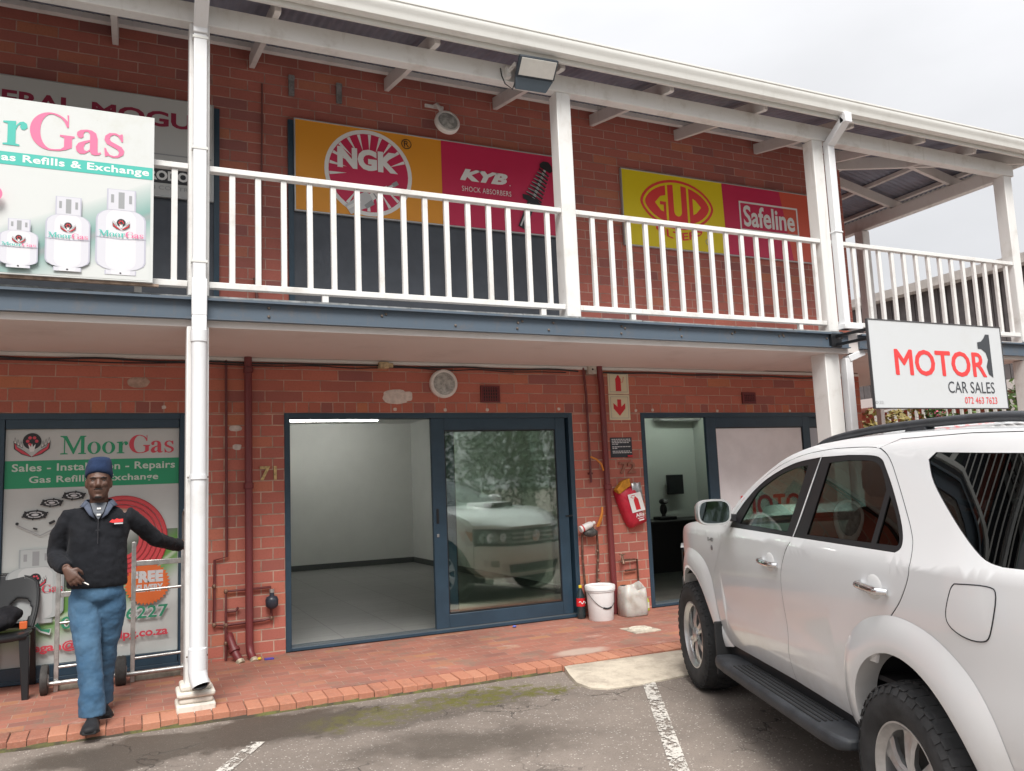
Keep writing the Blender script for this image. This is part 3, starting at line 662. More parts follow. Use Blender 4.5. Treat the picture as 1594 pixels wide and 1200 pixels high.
# serif capitals and lowercase drawn by hand, unit em (x-height .62, cap 1.0)
def serif(F, word, x0, y0, x1, y1, mats):
    adv = {'M':1.24,'o':.68,'r':.60,'G':1.04,'a':.66,'s':.58,'l':.42,'p':.72,'g':.68,'c':.6,'z':.58,'e':.64,'n':.74,'m':1.1,'.':.28,'@':1.0}
    tot = sum(adv[c] for c in word); sx = (x1-x0)/tot; sy = (y1-y0)
    def T(pts, ox): return [(x0+(ox+u)*sx, y0+v*sy) for u, v in pts]
    ox = 0.0
    for i, c in enumerate(word):
        m = mats[i] if isinstance(mats, (list, tuple)) else mats
        P = lambda *loops: F.loops([T(l, ox) for l in loops], m)
        xh = .66
        if c == 'M':
            P([(.02,0),(.36,0),(.36,.05),(.24,.07),(.24,.80),(.60,0),(.64,0),(.96,.84),(.96,.07),(.84,.05),(.84,0),(1.2,0),(1.2,.05),(1.12,.07),(1.12,.93),(1.2,.95),(1.2,1.0),(.93,1.0),(.63,.30),(.32,1.0),(.02,1.0),(.02,.95),(.13,.92),(.19,.86),(.19,.07),(.02,.05)])
        elif c == 'o': P(arc(.33,xh/2,.31,xh/2+.012,0,345,22), arc(.33,xh/2,.145,xh/2-.03,0,345,22))
        elif c == 'r':
            P([(.03,0),(.40,0),(.40,.04),(.31,.06),(.31,.42),(.36,.55),(.42,.60),(.40,.52),(.44,.45),(.51,.45),(.57,.52),(.55,.62),(.47,.67),(.39,.64),(.31,.54),(.31,.66),(.03,.63),(.03,.59),(.13,.57),(.13,.06),(.03,.04)])
        elif c == 'G':
            P(arc(.50,.5,.48,.515,52,302,30) + [(.80,.10),(.80,.36),(.69,.40),(.69,.44),(1.03,.44),(1.03,.40),(.96,.37),(.96,.0),(.93,.0),(.88,.05),(.76,-.01)][:2] + [(.80,.36),(.69,.40),(.69,.44),(1.03,.44),(1.03,.40),(.97,.37),(.97,.09),(.80,.005),(.60,-.015),(.50,-.015)][:7] + [(.74,.02),(.62,-.012)] if False else
              arc(.50,.5,.48,.515,38,270,26) + [(.70,.0),(.86,.05),(.98,.12),(.98,.37),(1.04,.40),(1.04,.44),(.70,.44),(.70,.40),(.80,.37),(.80,.12),(.72,.05),(.60,.03)] + arc(.52,.5,.27,.475,270,70,20) + [(.72,.90),(.80,.80),(.86,.66),(.90,.66),(.90,1.0),(.86,1.0)])
        elif c == 'a':
            P([(.05,.50),(.09,.43),(.16,.42),(.21,.47),(.20,.54),(.24,.61),(.31,.62),(.36,.56),(.36,.40)] + [(.22,.35),(.09,.28),(.03,.17),(.05,.06),(.13,-.01),(.24,0),(.36,.09),(.40,.01),(.48,-.012),(.58,.01),(.63,.06),(.61,.09),(.56,.06),(.54,.10),(.54,.46),(.50,.60),(.40,.665),(.28,.675),(.14,.645),(.06,.58)],
              [(.36,.35),(.36,.14),(.29,.08),(.23,.10),(.21,.18),(.25,.28)])
        elif c == 's':
            P([(.06,.0),(.10,.0),(.13,.03),(.24,-.015),(.38,.0),(.50,.09),(.52,.20),(.46,.30),(.32,.37),(.20,.43),(.16,.50),(.19,.58),(.27,.63),(.36,.60),(.42,.52),(.45,.45),(.49,.45),(.48,.66),(.44,.66),(.41,.63),(.31,.675),(.16,.66),(.06,.57),(.04,.46),(.10,.35),(.24,.28),(.36,.22),(.40,.15),(.37,.06),(.28,.03),(.18,.05),(.11,.14),(.08,.23),(.04,.23)])
        ox += adv[c]
def panel(name, label, cat, x0, x1, z0, z1, y0, y1, m_face, m_edge=None, edge=.012, group=None):
    """a flat board standing off the wall: y0 front, y1 back"""
    t = thing(name, label, cat, ((x0+x1)/2, y1, z0), 0, group)
    g = MB(); g.box(x0+edge, x1-edge, y0, y1, z0+edge, z1-edge); g.build('board', m_face, t)
    if m_edge:
        g = MB(); frame_rect(g, x0, x1, z0, z1, edge, y0-.006, y1); g.build('edge_trim', m_edge, t, bevel=.002)
    return t
def ink(name, c, rough=.45): return mat(name, c, rough)
I_wht = ink('ink_white', (.74,.74,.73)); I_blk = ink('ink_black', (.02,.02,.023)); I_red = ink('ink_red', (.55,.02,.03)); I_tom = ink('ink_tomato', (.72,.05,.05))
I_mag = ink('ink_crimson', (.55,.022,.085)); I_org = ink('ink_amber', (.72,.30,.025)); I_yel = ink('ink_yellow', (.74,.60,.01)); I_cor = ink('ink_coral', (.62,.10,.055))
I_teal = ink('ink_teal', (.06,.45,.38)); I_pink = ink('ink_pink', (.75,.16,.30)); I_grn = ink('ink_green', (.02,.30,.14)); I_rose = ink('ink_rose', (.60,.06,.09))
I_gry = ink('ink_grey', (.30,.31,.32)); I_lgry = ink('ink_light_grey', (.55,.56,.57)); I_slv = ink('ink_silver', (.48,.49,.50))
M_alu = mat('sign_alu_edge', (.45,.46,.46), .4, metal=.5)
# ---- amber and crimson parts board
z0, z1 = 3.985, 4.893
t = panel('parts_sign', 'long amber and crimson parts board with spark plug roundel and coil spring damper', 'sign', .1, 3.02, z0, z1, -.068, -.043, I_org, M_alu)
F = Flat((.1, -.068, z0)); H = z1-z0
F.rect(1.468, .013, 2.907, H-.013, I_mag); F.build('crimson_field', t)
cx, cy, r = .715, .452, .435
F.ell(cx, cy, r, r, I_wht); F.ell(cx, cy, r-.04, r-.04, I_mag)
for i in range(22):
    a = 2*math.pi*(i+.4)/22; r0, r1 = .22, r-.045
    if i in (12, 13, 0, 21, 20): continue
    ca, sa = math.cos(a), math.sin(a); w = .016
    F.poly([(cx+r0*ca, cy+r0*sa), (cx+r1*ca-w*sa, cy+r1*sa+w*ca), (cx+r1*ca+w*sa, cy+r1*sa-w*ca)], I_wht)
F.text('NGK', cx-.31, cy+.02, cx+.29, cy+.235, I_wht, bold=.055)
F.build('spark_roundel', t)
def along(a, b):     # local frame on the artwork
    a = Vector(a); b = Vector(b); d = b-a; n = Vector((-d.y, d.x)); return lambda u, v: tuple(a + d*u + n*v)
q = along((.50,.06), (1.0,.385))
F.poly([q(*p) for p in ((0,-.085),(.26,-.11),(.30,-.13),(.42,-.12),(.46,-.07),(.46,.07),(.42,.12),(.30,.13),(.26,.11),(0,.085))], I_lgry)
F.poly([q(*p) for p in ((.46,-.06),(.80,-.045),(.80,.045),(.46,.06))], I_wht)
for u in (.52,.58,.64,.70): F.poly([q(*p) for p in ((u,-.06),(u+.025,-.06),(u+.025,.06),(u,.06))], I_gry)
F.poly([q(*p) for p in ((.80,-.025),(.9,-.02),(.9,.02),(.80,.025))], I_lgry); F.poly([q(*p) for p in ((.9,-.035),(1.0,-.035),(1.0,.035),(.9,.035))], I_gry)
F.poly([q(*p) for p in ((.28,-.13),(.44,-.13),(.44,-.04),(.28,-.06))], I_gry); F.poly([q(*p) for p in ((0,.0),(.26,.0),(.26,.05),(0,.05))], I_wht)
F.build('spark_plug_picture', t)
F.ell(1.10, .80, .052, .052, I_blk, (.044,.044)); F.text('R', 1.075, .77, 1.125, .832, I_blk); F.build('registered_mark', t)
F.text('KYB', 1.66, .50, 2.20, .625, I_wht, bold=.06, shear=.30); F.ell(2.225, .505, .006, .006, I_wht); F.build('lettering', t)
F.text('SHOCK ABSORBERS', 1.68, .385, 2.235, .44, I_wht, spacing=1.1); F.build('caption', t)
q = along((2.34,.06), (2.68,.80))
F.poly([q(*p) for p in ((0,-.05),(.38,-.06),(.38,.06),(0,.05))], I_blk); F.poly([q(*p) for p in ((.02,.01),(.36,.01),(.36,.035),(.02,.03))], I_lgry)
F.poly([q(*p) for p in ((.38,-.02),(.93,-.018),(.93,.018),(.38,.02))], I_lgry)
F.poly([q(*p) for p in ((.38,-.13),(.43,-.14),(.46,-.05),(.46,.08),(.43,.16),(.38,.13))], I_blk)
for i in range(8):
    u = .46 + i*.055; wd = .125 - .006*i
    F.line([q(u,-wd), q(u+.018,0), q(u+.03,wd)], .020, I_blk)
    if i < 7: F.line([q(u+.03,wd), q(u+.045,0), q(u+.055,-wd)], .010, I_gry)
F.poly([q(*p) for p in ((.90,-.08),(.94,-.10),(1.0,-.07),(1.03,0),(1.0,.07),(.94,.10),(.90,.08))], I_blk); F.build('damper_picture', t)
# ---- yellow and pink filters board
t = panel('filters_sign', 'long yellow, crimson and coral board with an oval red emblem, mounted on bare upper brick', 'sign', 3.74, 6.69, 3.99, 4.893, -.035, -.005, I_yel, M_alu)
F = Flat((3.74, -.035, 3.99)); H = .903
F.poly([(1.455,.013),(2.52,.013),(2.35,H-.013),(1.435,H-.013)], I_mag); F.poly([(2.50,.013),(2.937,.013),(2.937,H-.013),(2.34,H-.013)], I_cor); F.build('crimson_field', t)
def lens(cx, cy, a, b, n=18):
    pts = []
    for i in range(2*n):
        th = 2*math.pi*i/(2*n); c_, s_ = math.cos(th), math.sin(th)
        pts.append((cx+a*math.copysign(abs(c_)**1.0, c_), cy+b*math.copysign(abs(s_)**1.22, s_)))
    return pts
cx, cy = .765, .545
F.poly(lens(cx, cy, .52, .30), I_tom); F.poly(lens(cx, cy, .485, .268), I_yel); F.poly(lens(cx, cy, .455, .24), I_tom)
F.rect(cx-.165, cy-.25, cx-.135, cy+.25, I_yel); F.rect(cx+.135, cy-.25, cx+.165, cy+.25, I_yel)           # G | U | D
F.poly([(cx-.055,cy+.26),(cx+.055,cy+.26),(cx+.055,cy-.08)] + arc(cx,cy-.08,.055,.06,0,-180,8), I_yel)
F.poly([(cx-.165,cy+.10),(cx-.24,cy+.08),(cx-.32,cy+.0),(cx-.24,cy-.09),(cx-.20,cy-.10),(cx-.20,cy-.02),(cx-.25,cy-.02),(cx-.25,cy+.02),(cx-.165,cy+.02),(cx-.165,cy+.06)], I_yel)
F.poly([(cx+.22,cy+.10),(cx+.26,cy+.08),(cx+.34,cy+.0),(cx+.26,cy-.08),(cx+.22,cy-.10)], I_yel); F.build('oval_emblem', t)
F.text('FILTERS', .44, .155, 1.10, .25, I_tom, bold=.02, xf=lambda u, v: (u, v - .11*(1-((u-.77)/.33)**2) + .07)); F.ell(1.17, .135, .035, .035, I_gry, (.026,.026)); F.build('caption', t)
F.loops([[(1.68,.33),(2.62,.33),(2.62,.70),(1.68,.70)], [(1.703,.353),(2.597,.353),(2.597,.677),(1.703,.677)]], I_wht)
F.text('Safeline', 1.74, .385, 2.56, .655, I_wht, bold=.025); F.build('lettering', t)
# ---- left upstairs board, half hidden
t = panel('brake_parts_sign', 'long pale grey board with maroon capital lettering, half hidden behind the gas banner', 'sign', -3.75, -.61, 3.985, 4.893, -.068, -.043, mat('sign_pale', (.50,.51,.50), .5), M_alu)
F = Flat((-3.75, -.068, 3.985)); I_mar = ink('ink_maroon', (.27,.02,.055))
F.text('FEDERAL-', 1.09, .637, 2.11, .78, I_mar, bold=.03); F.build('lettering', t); F.text('MOGUL', 2.159, .637, 3.10, .78, I_mar, bold=.03); F.build('lettering', t)
F.rect(.02, .38, 3.12, .392, I_gry); F.rect(2.42, .125, 3.08, .262, I_blk); F.text('FERODO', 2.50, .150, 2.93, .238, I_wht, bold=.045); F.ell(3.0, .195, .05, .045, I_red); F.build('brand_strip', t)
F.text('IN CONTROL', 2.6, .065, 3.02, .10, I_gry); F.build('caption', t)
# ---- gas banner board hung on the balcony rail
M_bann = weathered('banner_white', (.60,.62,.61), (.50,.50,.43), .5, .4, scale=4)
X0, X1, Z0, Z1 = -3.55, -1.128, 2.88, 4.09
t = panel('gas_banner', 'large white gas refill board with three printed cylinders, hung on the balcony railing', 'sign', X0, X1, Z0, Z1, -1.425, -1.40, M_bann, None, .0)
F = Flat((X0, -1.425, Z0)); Wd = X1-X0; H = Z1-Z0
k = N('banner_swoosh'); p_ = k.pos(); x, y, z = k.sep(p_)
d = k.math('ADD', k.math('MULTIPLY', x, -.42), k.math('SUBTRACT', z, 3.09+.42*1.75)); d = k.math('ADD', d, k.math('MULTIPLY', k.math('POWER', k.math('ABSOLUTE', k.math('ADD', x, 1.9)), 2.0), -.06))
bnd = k.math('SUBTRACT', 1.0, k.math('MULTIPLY', k.math('ABSOLUTE', d), 4.2), clamp=True)
c_ = k.mix(k.math('POWER', bnd, .8), (.60,.62,.61), (.17,.34,.31)); c_ = k.mix(k.step(k.math('ABSOLUTE', k.math('ADD', d, .02)), .05, .0), c_, (.28,.33,.33)); k.set(k.b.inputs['Base Color'], c_); k.b.inputs['Roughness'].default_value = .45
F.rect(.01, .01, Wd-.02, .74, k.m); F.build('green_swoosh', t)
F.rect(.0, .745, Wd-.008, .833, I_teal); F.build('teal_band', t)
F.text('Gas Refills & Exchange', 1.42, .755, 2.391, .822, I_wht, bold=.025, spacing=1.06); F.build('lettering', t)
serif(F, 'MoorGas', .81, .880, 2.245, 1.142, [I_teal]*4 + [I_pink]*3); F.build('large_lettering', t)
k = N('printed_cylinder'); o_ = k.obj(); x = k.sep(o_)[0]
I_cyl = mat('printed_cylinder_white', (.60,.60,.65), .45); I_cyl2 = mat('printed_cylinder_edge', (.46,.46,.54), .45); I_cyl3 = mat('printed_cylinder_light', (.66,.66,.69), .45)
def cylpic(F, cx, y0, w, h, m0=I_cyl, m1=I_cyl2, m2=I_cyl3):
    def body(f, m):
        hw = w/2*f; sh = h*.72
        F.poly([(cx-hw*.62, y0), (cx+hw*.62, y0), (cx+hw*.62, y0+h*.05)] + [(cx+hw*math.cos(a), y0+h*.14+h*.10*math.sin(a)) for a in (-1.2,-.8,-.4,0)] + [(cx+hw*math.cos(a), y0+sh-h*.12+h*.12*math.sin(a)) for a in (0,.35,.7,1.0,1.3)]
               + [(cx-hw*math.cos(a), y0+sh-h*.12+h*.12*math.sin(a)) for a in (1.3,1.0,.7,.35,0)] + [(cx-hw*math.cos(a), y0+h*.14+h*.10*math.sin(a)) for a in (0,-.4,-.8,-1.2)] + [(cx-hw*.62, y0+h*.05)], m)
    body(1.0, m1); body(.93, m0); body(.6, m2)
    F.rect(cx-w*.29, y0+h*.70, cx+w*.29, y0+h*.93, m1); F.rect(cx-w*.26, y0+h*.705, cx+w*.26, y0+h*.925, m0)
    F.rect(cx-w*.06, y0+h*.72, cx+w*.06, y0+h*.90, I_gry); F.rect(cx-w*.21, y0+h*.78, cx-w*.15, y0+h*.87, I_gry); F.rect(cx+w*.15, y0+h*.78, cx+w*.21, y0+h*.87, I_gry)
    F.line([(cx-w*.5, y0+h*.40), (cx, y0+h*.385), (cx+w*.5, y0+h*.40)], .004, m1); F.ell(cx, y0+.012, .006, .005, I_blk)
def crest(F, cx, cy, r, red=I_red, dark=I_blk):
    F.ell(cx, cy+r*.12, r*.52, r*.52, dark)
    for a in (0, 60, 120, 180, 240): F.ell(cx+r*.25*math.cos(math.radians(a)), cy+r*.12+r*.25*math.sin(math.radians(a)), r*.10, r*.10, red)
    F.poly([(cx-r*.12,cy-r*.55),(cx+r*.12,cy-r*.55),(cx+r*.20,cy-r*.05),(cx+r*.05,cy-r*.25),(cx,cy-r*.02),(cx-r*.06,cy-r*.25),(cx-r*.2,cy-r*.05)], I_wht)
    for s in (-1, 1):
        F.line([(cx+s*r*1.0,cy+r*.15),(cx+s*r*.9,cy-r*.3),(cx+s*r*.5,cy-r*.6),(cx+s*r*.02,cy-r*.88)], [r*.05,r*.22,r*.26,r*.04], dark)
        F.line([(cx+s*r*.97,cy+r*.05),(cx+s*r*.86,cy-r*.32),(cx+s*r*.48,cy-r*.6),(cx+s*r*.05,cy-r*.85)], [r*.02,r*.14,r*.17,r*.02], red)
        for q in range(3):
            bx, by = cx+s*r*(.95-.17*q), cy+r*(.12-.12*q)
            F.poly([(bx-s*r*.1,by-r*.2),(bx+s*r*.06,by-r*.1),(bx+s*r*.0,by+r*.28)], dark); F.poly([(bx-s*r*.07,by-r*.15),(bx+s*r*.035,by-r*.08),(bx+s*r*.0,by+r*.2)], I_wht)
for cx, y0, w, h in ((2.218,.040,.315,.655), (1.895,.040,.268,.555), (1.612,.040,.222,.355), (.45,.05,.30,.55), (.95,.05,.26,.45)):
    cylpic(F, cx, y0, w, h); F.build('cylinder_picture', t)
    crest(F, cx, y0+h*.555, w*.17); serif(F, 'MoorGas', cx-w*.44, y0+h*.405, cx+w*.46, y0+h*.47, [I_teal]*4 + [I_pink]*3); F.build('cylinder_emblem', t)
F.ell(1.47, .52, .045, .05, I_pink); F.build('pink_spot', t)
g = MB(); g.bar((X0,-1.39,2.868),(X1+.04,-1.39,2.868),.03,.018); g.build('support_batten', mat('rusty_batten', (.30,.22,.17), .8, var=.4, vscale=12), t)
# ---- gas poster filling the left shop window
M_post = mat('poster_white', (.52,.545,.53), .3, var=.04, vscale=3)
X0, X1, Z0, Z1 = -2.153, -.877, .127, 1.973
t = panel('gas_poster', 'tall gas shop poster with green band, orange starburst and coiled red hose, filling left window', 'poster', X0, X1, Z0, Z1, .030, .040, M_post, None, 0)
F = Flat((X0, .030, Z0), lift=.0008); Wd = X1-X0; H = Z1-Z0
k = N('poster_swoosh'); p_ = k.pos(); x, y, z = k.sep(p_)
d = k.math('SUBTRACT', z, k.math('ADD', k.math('MULTIPLY', k.math('ADD', x, 1.5), .42), .62)); d = k.math('SUBTRACT', d, k.math('MULTIPLY', k.math('POWER', k.math('ADD', x, 1.5), 2.0), .35))
c_ = k.mix(k.step(k.math('ABSOLUTE', d), .30, .05), (.52,.545,.53), (.13,.30,.07)); c_ = k.mix(k.step(k.math('ABSOLUTE', k.math('SUBTRACT', d, .22)), .20, .0), c_, (.12,.15,.12)); c_ = k.mix(k.step(k.math('ABSOLUTE', k.math('ADD', d, .06)), .035, .0), c_, (.45,.55,.40))
k.set(k.b.inputs['Base Color'], c_); k.b.inputs['Roughness'].default_value = .3
F.rect(.005, .10, Wd-.005, 1.0, k.m); F.build('green_swoosh', t)
F.rect(0, 1.375, Wd, 1.595, I_grn); F.build('green_band', t)
F.text('Sales - Installation - Repairs', .05, 1.49, Wd-.03, 1.57, ink('ink_cream', (.55,.62,.56)), bold=.02, spacing=1.05); F.text('Gas Refills & Exchange', .17, 1.40, Wd-.16, 1.47, ink('ink_cream', (.55,.62,.56)), bold=.02, spacing=1.05); F.build('lettering', t)
serif(F, 'MoorGas', .38, 1.64, Wd-.03, 1.79, [I_grn]*4 + [I_rose]*3); F.build('large_lettering', t)
crest(F, .185, 1.735, .125, I_rose); F.build('crest_emblem', t)
I_hose = ink('ink_hose', (.60,.07,.08)); I_hose2 = ink('ink_hose_dark', (.40,.03,.04))
for i in range(6):
    r = .36 - .038*i; F.ell(.84, .93, r*.98, r, I_hose2, (r*.98-.008, r-.008)); F.ell(.84, .93, r*.98-.007, r-.007, I_hose, (r*.98-.034, r-.034))
F.build('hose_picture', t)
def stove(cx, cy, r):
    F.ell(cx, cy, r, r*.42, I_blk); F.ell(cx, cy, r*.7, r*.28, I_lgry, (r*.55, r*.2)); F.ell(cx, cy, r*.3, r*.12, I_lgry)
    for a in range(0, 360, 60): c_, s_ = math.cos(math.radians(a+20)), math.sin(math.radians(a+20)); F.line([(cx+c_*r*.6, cy+s_*r*.25), (cx+c_*r*1.15, cy+s_*r*.48)], .012, I_blk)
for a, b, r in ((.22,1.165,.085), (.335,1.255,.075), (.49,1.305,.08)): stove(a, b, r)
F.line([(.10,1.09),(.26,1.0),(.44,1.09)], .008, I_gry); F.ell(.10,1.10,.012,.012,I_blk); F.line([(.32,1.09),(.36,1.11)], .02, I_blk); F.line([(.21,1.06),(.24,1.05)], .014, I_blk); F.build('stove_picture', t)
cylpic(F, .235, .32, .40, .62, mat('poster_cyl', (.44,.47,.47), .3), mat('poster_cyl_edge', (.32,.35,.36), .3), mat('poster_cyl_light', (.52,.54,.54), .3)); crest(F, .235, .66, .075, I_rose); F.build('cylinder_picture', t)
serif(F, 'MoorGas', .07, .555, .43, .615, [I_grn]*4 + [I_rose]*3); F.build('cylinder_lettering', t)
cx, cy = 1.04, .56; pts = []
for i in range(72): r = .175 if i % 2 else .155; a = 2*math.pi*i/72; pts.append((cx+r*math.cos(a), cy+r*math.sin(a)))
F.poly(pts, ink('ink_orange', (.62,.14,.035))); F.text('FREE', cx-.12, cy+.01, cx+.12, cy+.105, I_lgry, bold=.07); F.text('DELIVERY', cx-.12, cy-.065, cx+.12, cy-.005, I_lgry, bold=.05); F.build('starburst', t)
I_num = ink('ink_number_green', (.03,.25,.14))
for b_, m_ in ((.075, I_lgry), (.02, I_num)):
    F.text('075', .42, .26, .66, .355, m_, bold=b_*.6)
F.line([(.24,.325),(.28,.265),(.35,.25)], [.05,.02,.05], I_lgry); F.line([(.25,.32),(.285,.27),(.345,.256)], [.03,.012,.03], I_num); F.build('telephone_number', t)
for b_, m_ in ((.075, I_lgry), (.02, I_num)): F.text('6227', .885, .285, 1.20, .385, m_, bold=b_*.6)
F.build('telephone_number', t)
F.text('egan@m', .23, .085, .62, .17, I_rose, bold=.03); F.build('email_line', t); F.text('slpg.co.za', .80, .12, 1.20, .205, I_rose, bold=.03); F.build('email_line', t)
# ---- car sales board out on brackets
X0, X1, Z0, Z1 = 5.285, 7.285, 1.957, 2.85
M_cs = weathered('car_sales_white', (.56,.58,.595), (.50,.50,.47), .3, .4, scale=3, streak=True)
t = panel('car_sales_sign', 'white car sales board with red and charcoal lettering on black brackets beside the second downpipe', 'sign', X0, X1, Z0, Z1, -1.87, -1.845, M_cs, mat('sign_black_edge', (.06,.06,.065), .5), .010)
F = Flat((X0, -1.87, Z0)); I_ch = ink('ink_charcoal', (.045,.05,.058))
for dx, dz in ((0,0),(-.009,0),(.009,0),(0,-.006),(0,.006),(-.007,.005),(.007,-.005)): F.text('MOTOR', .342+dx, .34+dz, 1.695+dx, .597+dz, I_tom)
F.build('large_lettering', t)
F.poly([(1.60,.71),(1.66,.72),(1.71,.76),(1.74,.80),(1.80,.80),(1.80,.335),(1.735,.37),(1.71,.45),(1.745,.53),(1.72,.60),(1.655,.64),(1.60,.64)], I_ch); F.build('numeral_emblem', t)
F.text('CAR SALES', 1.075, .165, 1.80, .285, I_ch, bold=.0); F.build('lettering', t)
F.text('072 463 7623', 1.31, .055, 1.82, .125, I_tom); F.build('telephone_number', t)
F.text('D.22', .015, .05, .12, .075, I_gry); F.build('small_print', t)
g = MB()
for z in (2.76, 2.67): g.bar((5.37,-1.845,z), (5.37,-1.40,z), .03, .03)
g.box(5.355,5.385,-1.844,-1.815,2.60,2.84); g.box(5.30,5.44,-1.402,-1.362,2.65,2.79); g.build('bracket', M_black, t, bevel=.003); g = MB()
g.bar((7.1,-1.845,2.72), (7.1,-1.40,2.72), .03, .03); g.build('bracket', M_black, t, bevel=.003)
# ---- small signs on the brick pier
M_sgn = mat('photolum_cream', (.66,.60,.42), .5)
t = panel('extinguisher_sign', 'square cream sign showing a red extinguisher, topmost on the brick pier under the soffit', 'sign', 3.435, 3.70, 2.305, 2.545, -.006, -.001, M_sgn, None, 0)
F = Flat((3.435,-.006,2.305)); F.loops([[(.02,.02),(.245,.02),(.245,.22),(.02,.22)],[(.024,.024),(.241,.024),(.241,.216),(.024,.216)]], I_gry)
F.poly([(.095,.03),(.165,.03),(.165,.165),(.15,.185),(.14,.205),(.12,.205),(.11,.185),(.095,.165)], I_red); F.line([(.165,.13),(.19,.13),(.20,.19)], .006, I_red); F.build('extinguisher_symbol', t)
t = panel('arrow_sign', 'square cream sign with a red downward arrow, directly under the extinguisher sign', 'sign', 3.435, 3.70, 2.02, 2.295, -.006, -.001, M_sgn, None, 0)
F = Flat((3.435,-.006,2.02)); F.loops([[(.02,.02),(.245,.02),(.245,.255),(.02,.255)],[(.024,.024),(.241,.024),(.241,.251),(.024,.251)]], I_gry)
F.poly([(.13,.045),(.205,.125),(.205,.185),(.155,.145),(.155,.225),(.105,.225),(.105,.145),(.055,.185),(.055,.125)], I_red); F.build('arrow_symbol', t)
t = panel('notice_plate', 'small black notice plate with white lines of print on the pier above the fire bag', 'notice', 3.425, 3.695, 1.615, 1.83, -.008, -.001, mat('notice_black', (.03,.035,.045), .35), None, 0)
F = Flat((3.425,-.008,1.615)); 
rn = random.Random(3)
for i, (v, L) in enumerate(((.190,.24),(.172,.235),(.155,.20),(.138,.07),(.110,.21),(.093,.06),(.062,.22),(.045,.235))):
    u = .015
    while u < .015+L:
        w = rn.uniform(.012,.034); F.rect(u, v, min(u+w,.255), v+.010, I_lgry); u += w+.006
F.rect(.2,.004,.265,.022,I_red); F.build('lettering', t)
def number(name, body, x0, z0, x1, z1, m, label):
    vs, fs = text_geo(body, .02); xs = [v[0] for v in vs]; ys = [v[1] for v in vs]; a, b, c, d = min(xs), max(xs), min(ys), max(ys)
    g = MB(); P = [((x0+(u-a)/(b-a)*(x1-x0)), -.014, z0+(v-c)/(d-c)*(z1-z0)) for u, v in vs]; g.add(P, fs)
    o = g.build(name, m, None); mo = o.modifiers.new('solid', 'SOLIDIFY'); mo.thickness = .012; mo.offset = 0
    return tag(o, label, 'house number')
number('house_number', '71', -.215, 1.50, -.07, 1.625, M_brass, 'brass number 71 on the brick pier left of the open sliding door')
number('house_number', '72', 3.515, 1.44, 3.725, 1.565, mat('dull_number', (.30,.13,.09), .6, metal=.2), 'dull brown number 72 on the pier above the red fire bag')
F = Flat((4.87, .026, .9), lift=.003); [F.text('MOTOR', .305+dx, -.015+dz, 1.415+dx, .23+dz, I_tom) for dx, dz in ((0,0),(-.008,0),(.008,0),(0,-.006),(0,.006))]; o = F.build('window_lettering', None)
tag(o, 'red shop lettering stuck on the frosted white sliding door behind the car', 'lettering')
# ------------------------------------------------------------------ balcony railings
def railing(x0, x1, label, feet, y=-1.31, loc=None, first=None, step=.1905):
    t = thing('balcony_railing', label, 'railing', ((x0+x1)/2, y, FL), 0, 'white railing panels along the balcony')
    g = MB(); g.box(x0, x1, y-.032, y+.032, 3.772, 3.815); g.build('top_rail', M_white, t, bevel=.004)
    g = MB(); g.box(x0, x1, y-.028, y+.028, 2.888, 2.934); g.build('bottom_rail', M_white, t, bevel=.004)
    x = first if first is not None else x0+.15
    while x < x1-.05:
        g = MB(); j = random.uniform(-.004,.004); g.box(x-.021+j, x+.021+j, y-.018, y+.018, 2.935, 3.771); g.build('baluster', M_white, t, bevel=.003); x += step
    for fx in feet:
        g = MB(); g.box(fx-.024, fx+.024, y-.02, y+.02, FL+.002, 2.887); g.build('rail_foot', M_white, t)
    return t
railing(-3.715, -.895, 'white balcony railing panel behind the gas board, left of the post with the long downpipe', (-3.0,-1.22), first=-3.65)
railing(-.748, 2.217, 'white balcony railing panel in front of the amber and crimson parts board', (.10,2.0), first=-.585)
railing(2.364, 5.324, 'white balcony railing panel in front of the yellow filters board', (2.93,4.97), first=2.55, step=.1925)
railing(5.471, 8.474, 'white balcony railing panel at the open end, above the car sales board', (7.9,), first=5.62, step=.196)
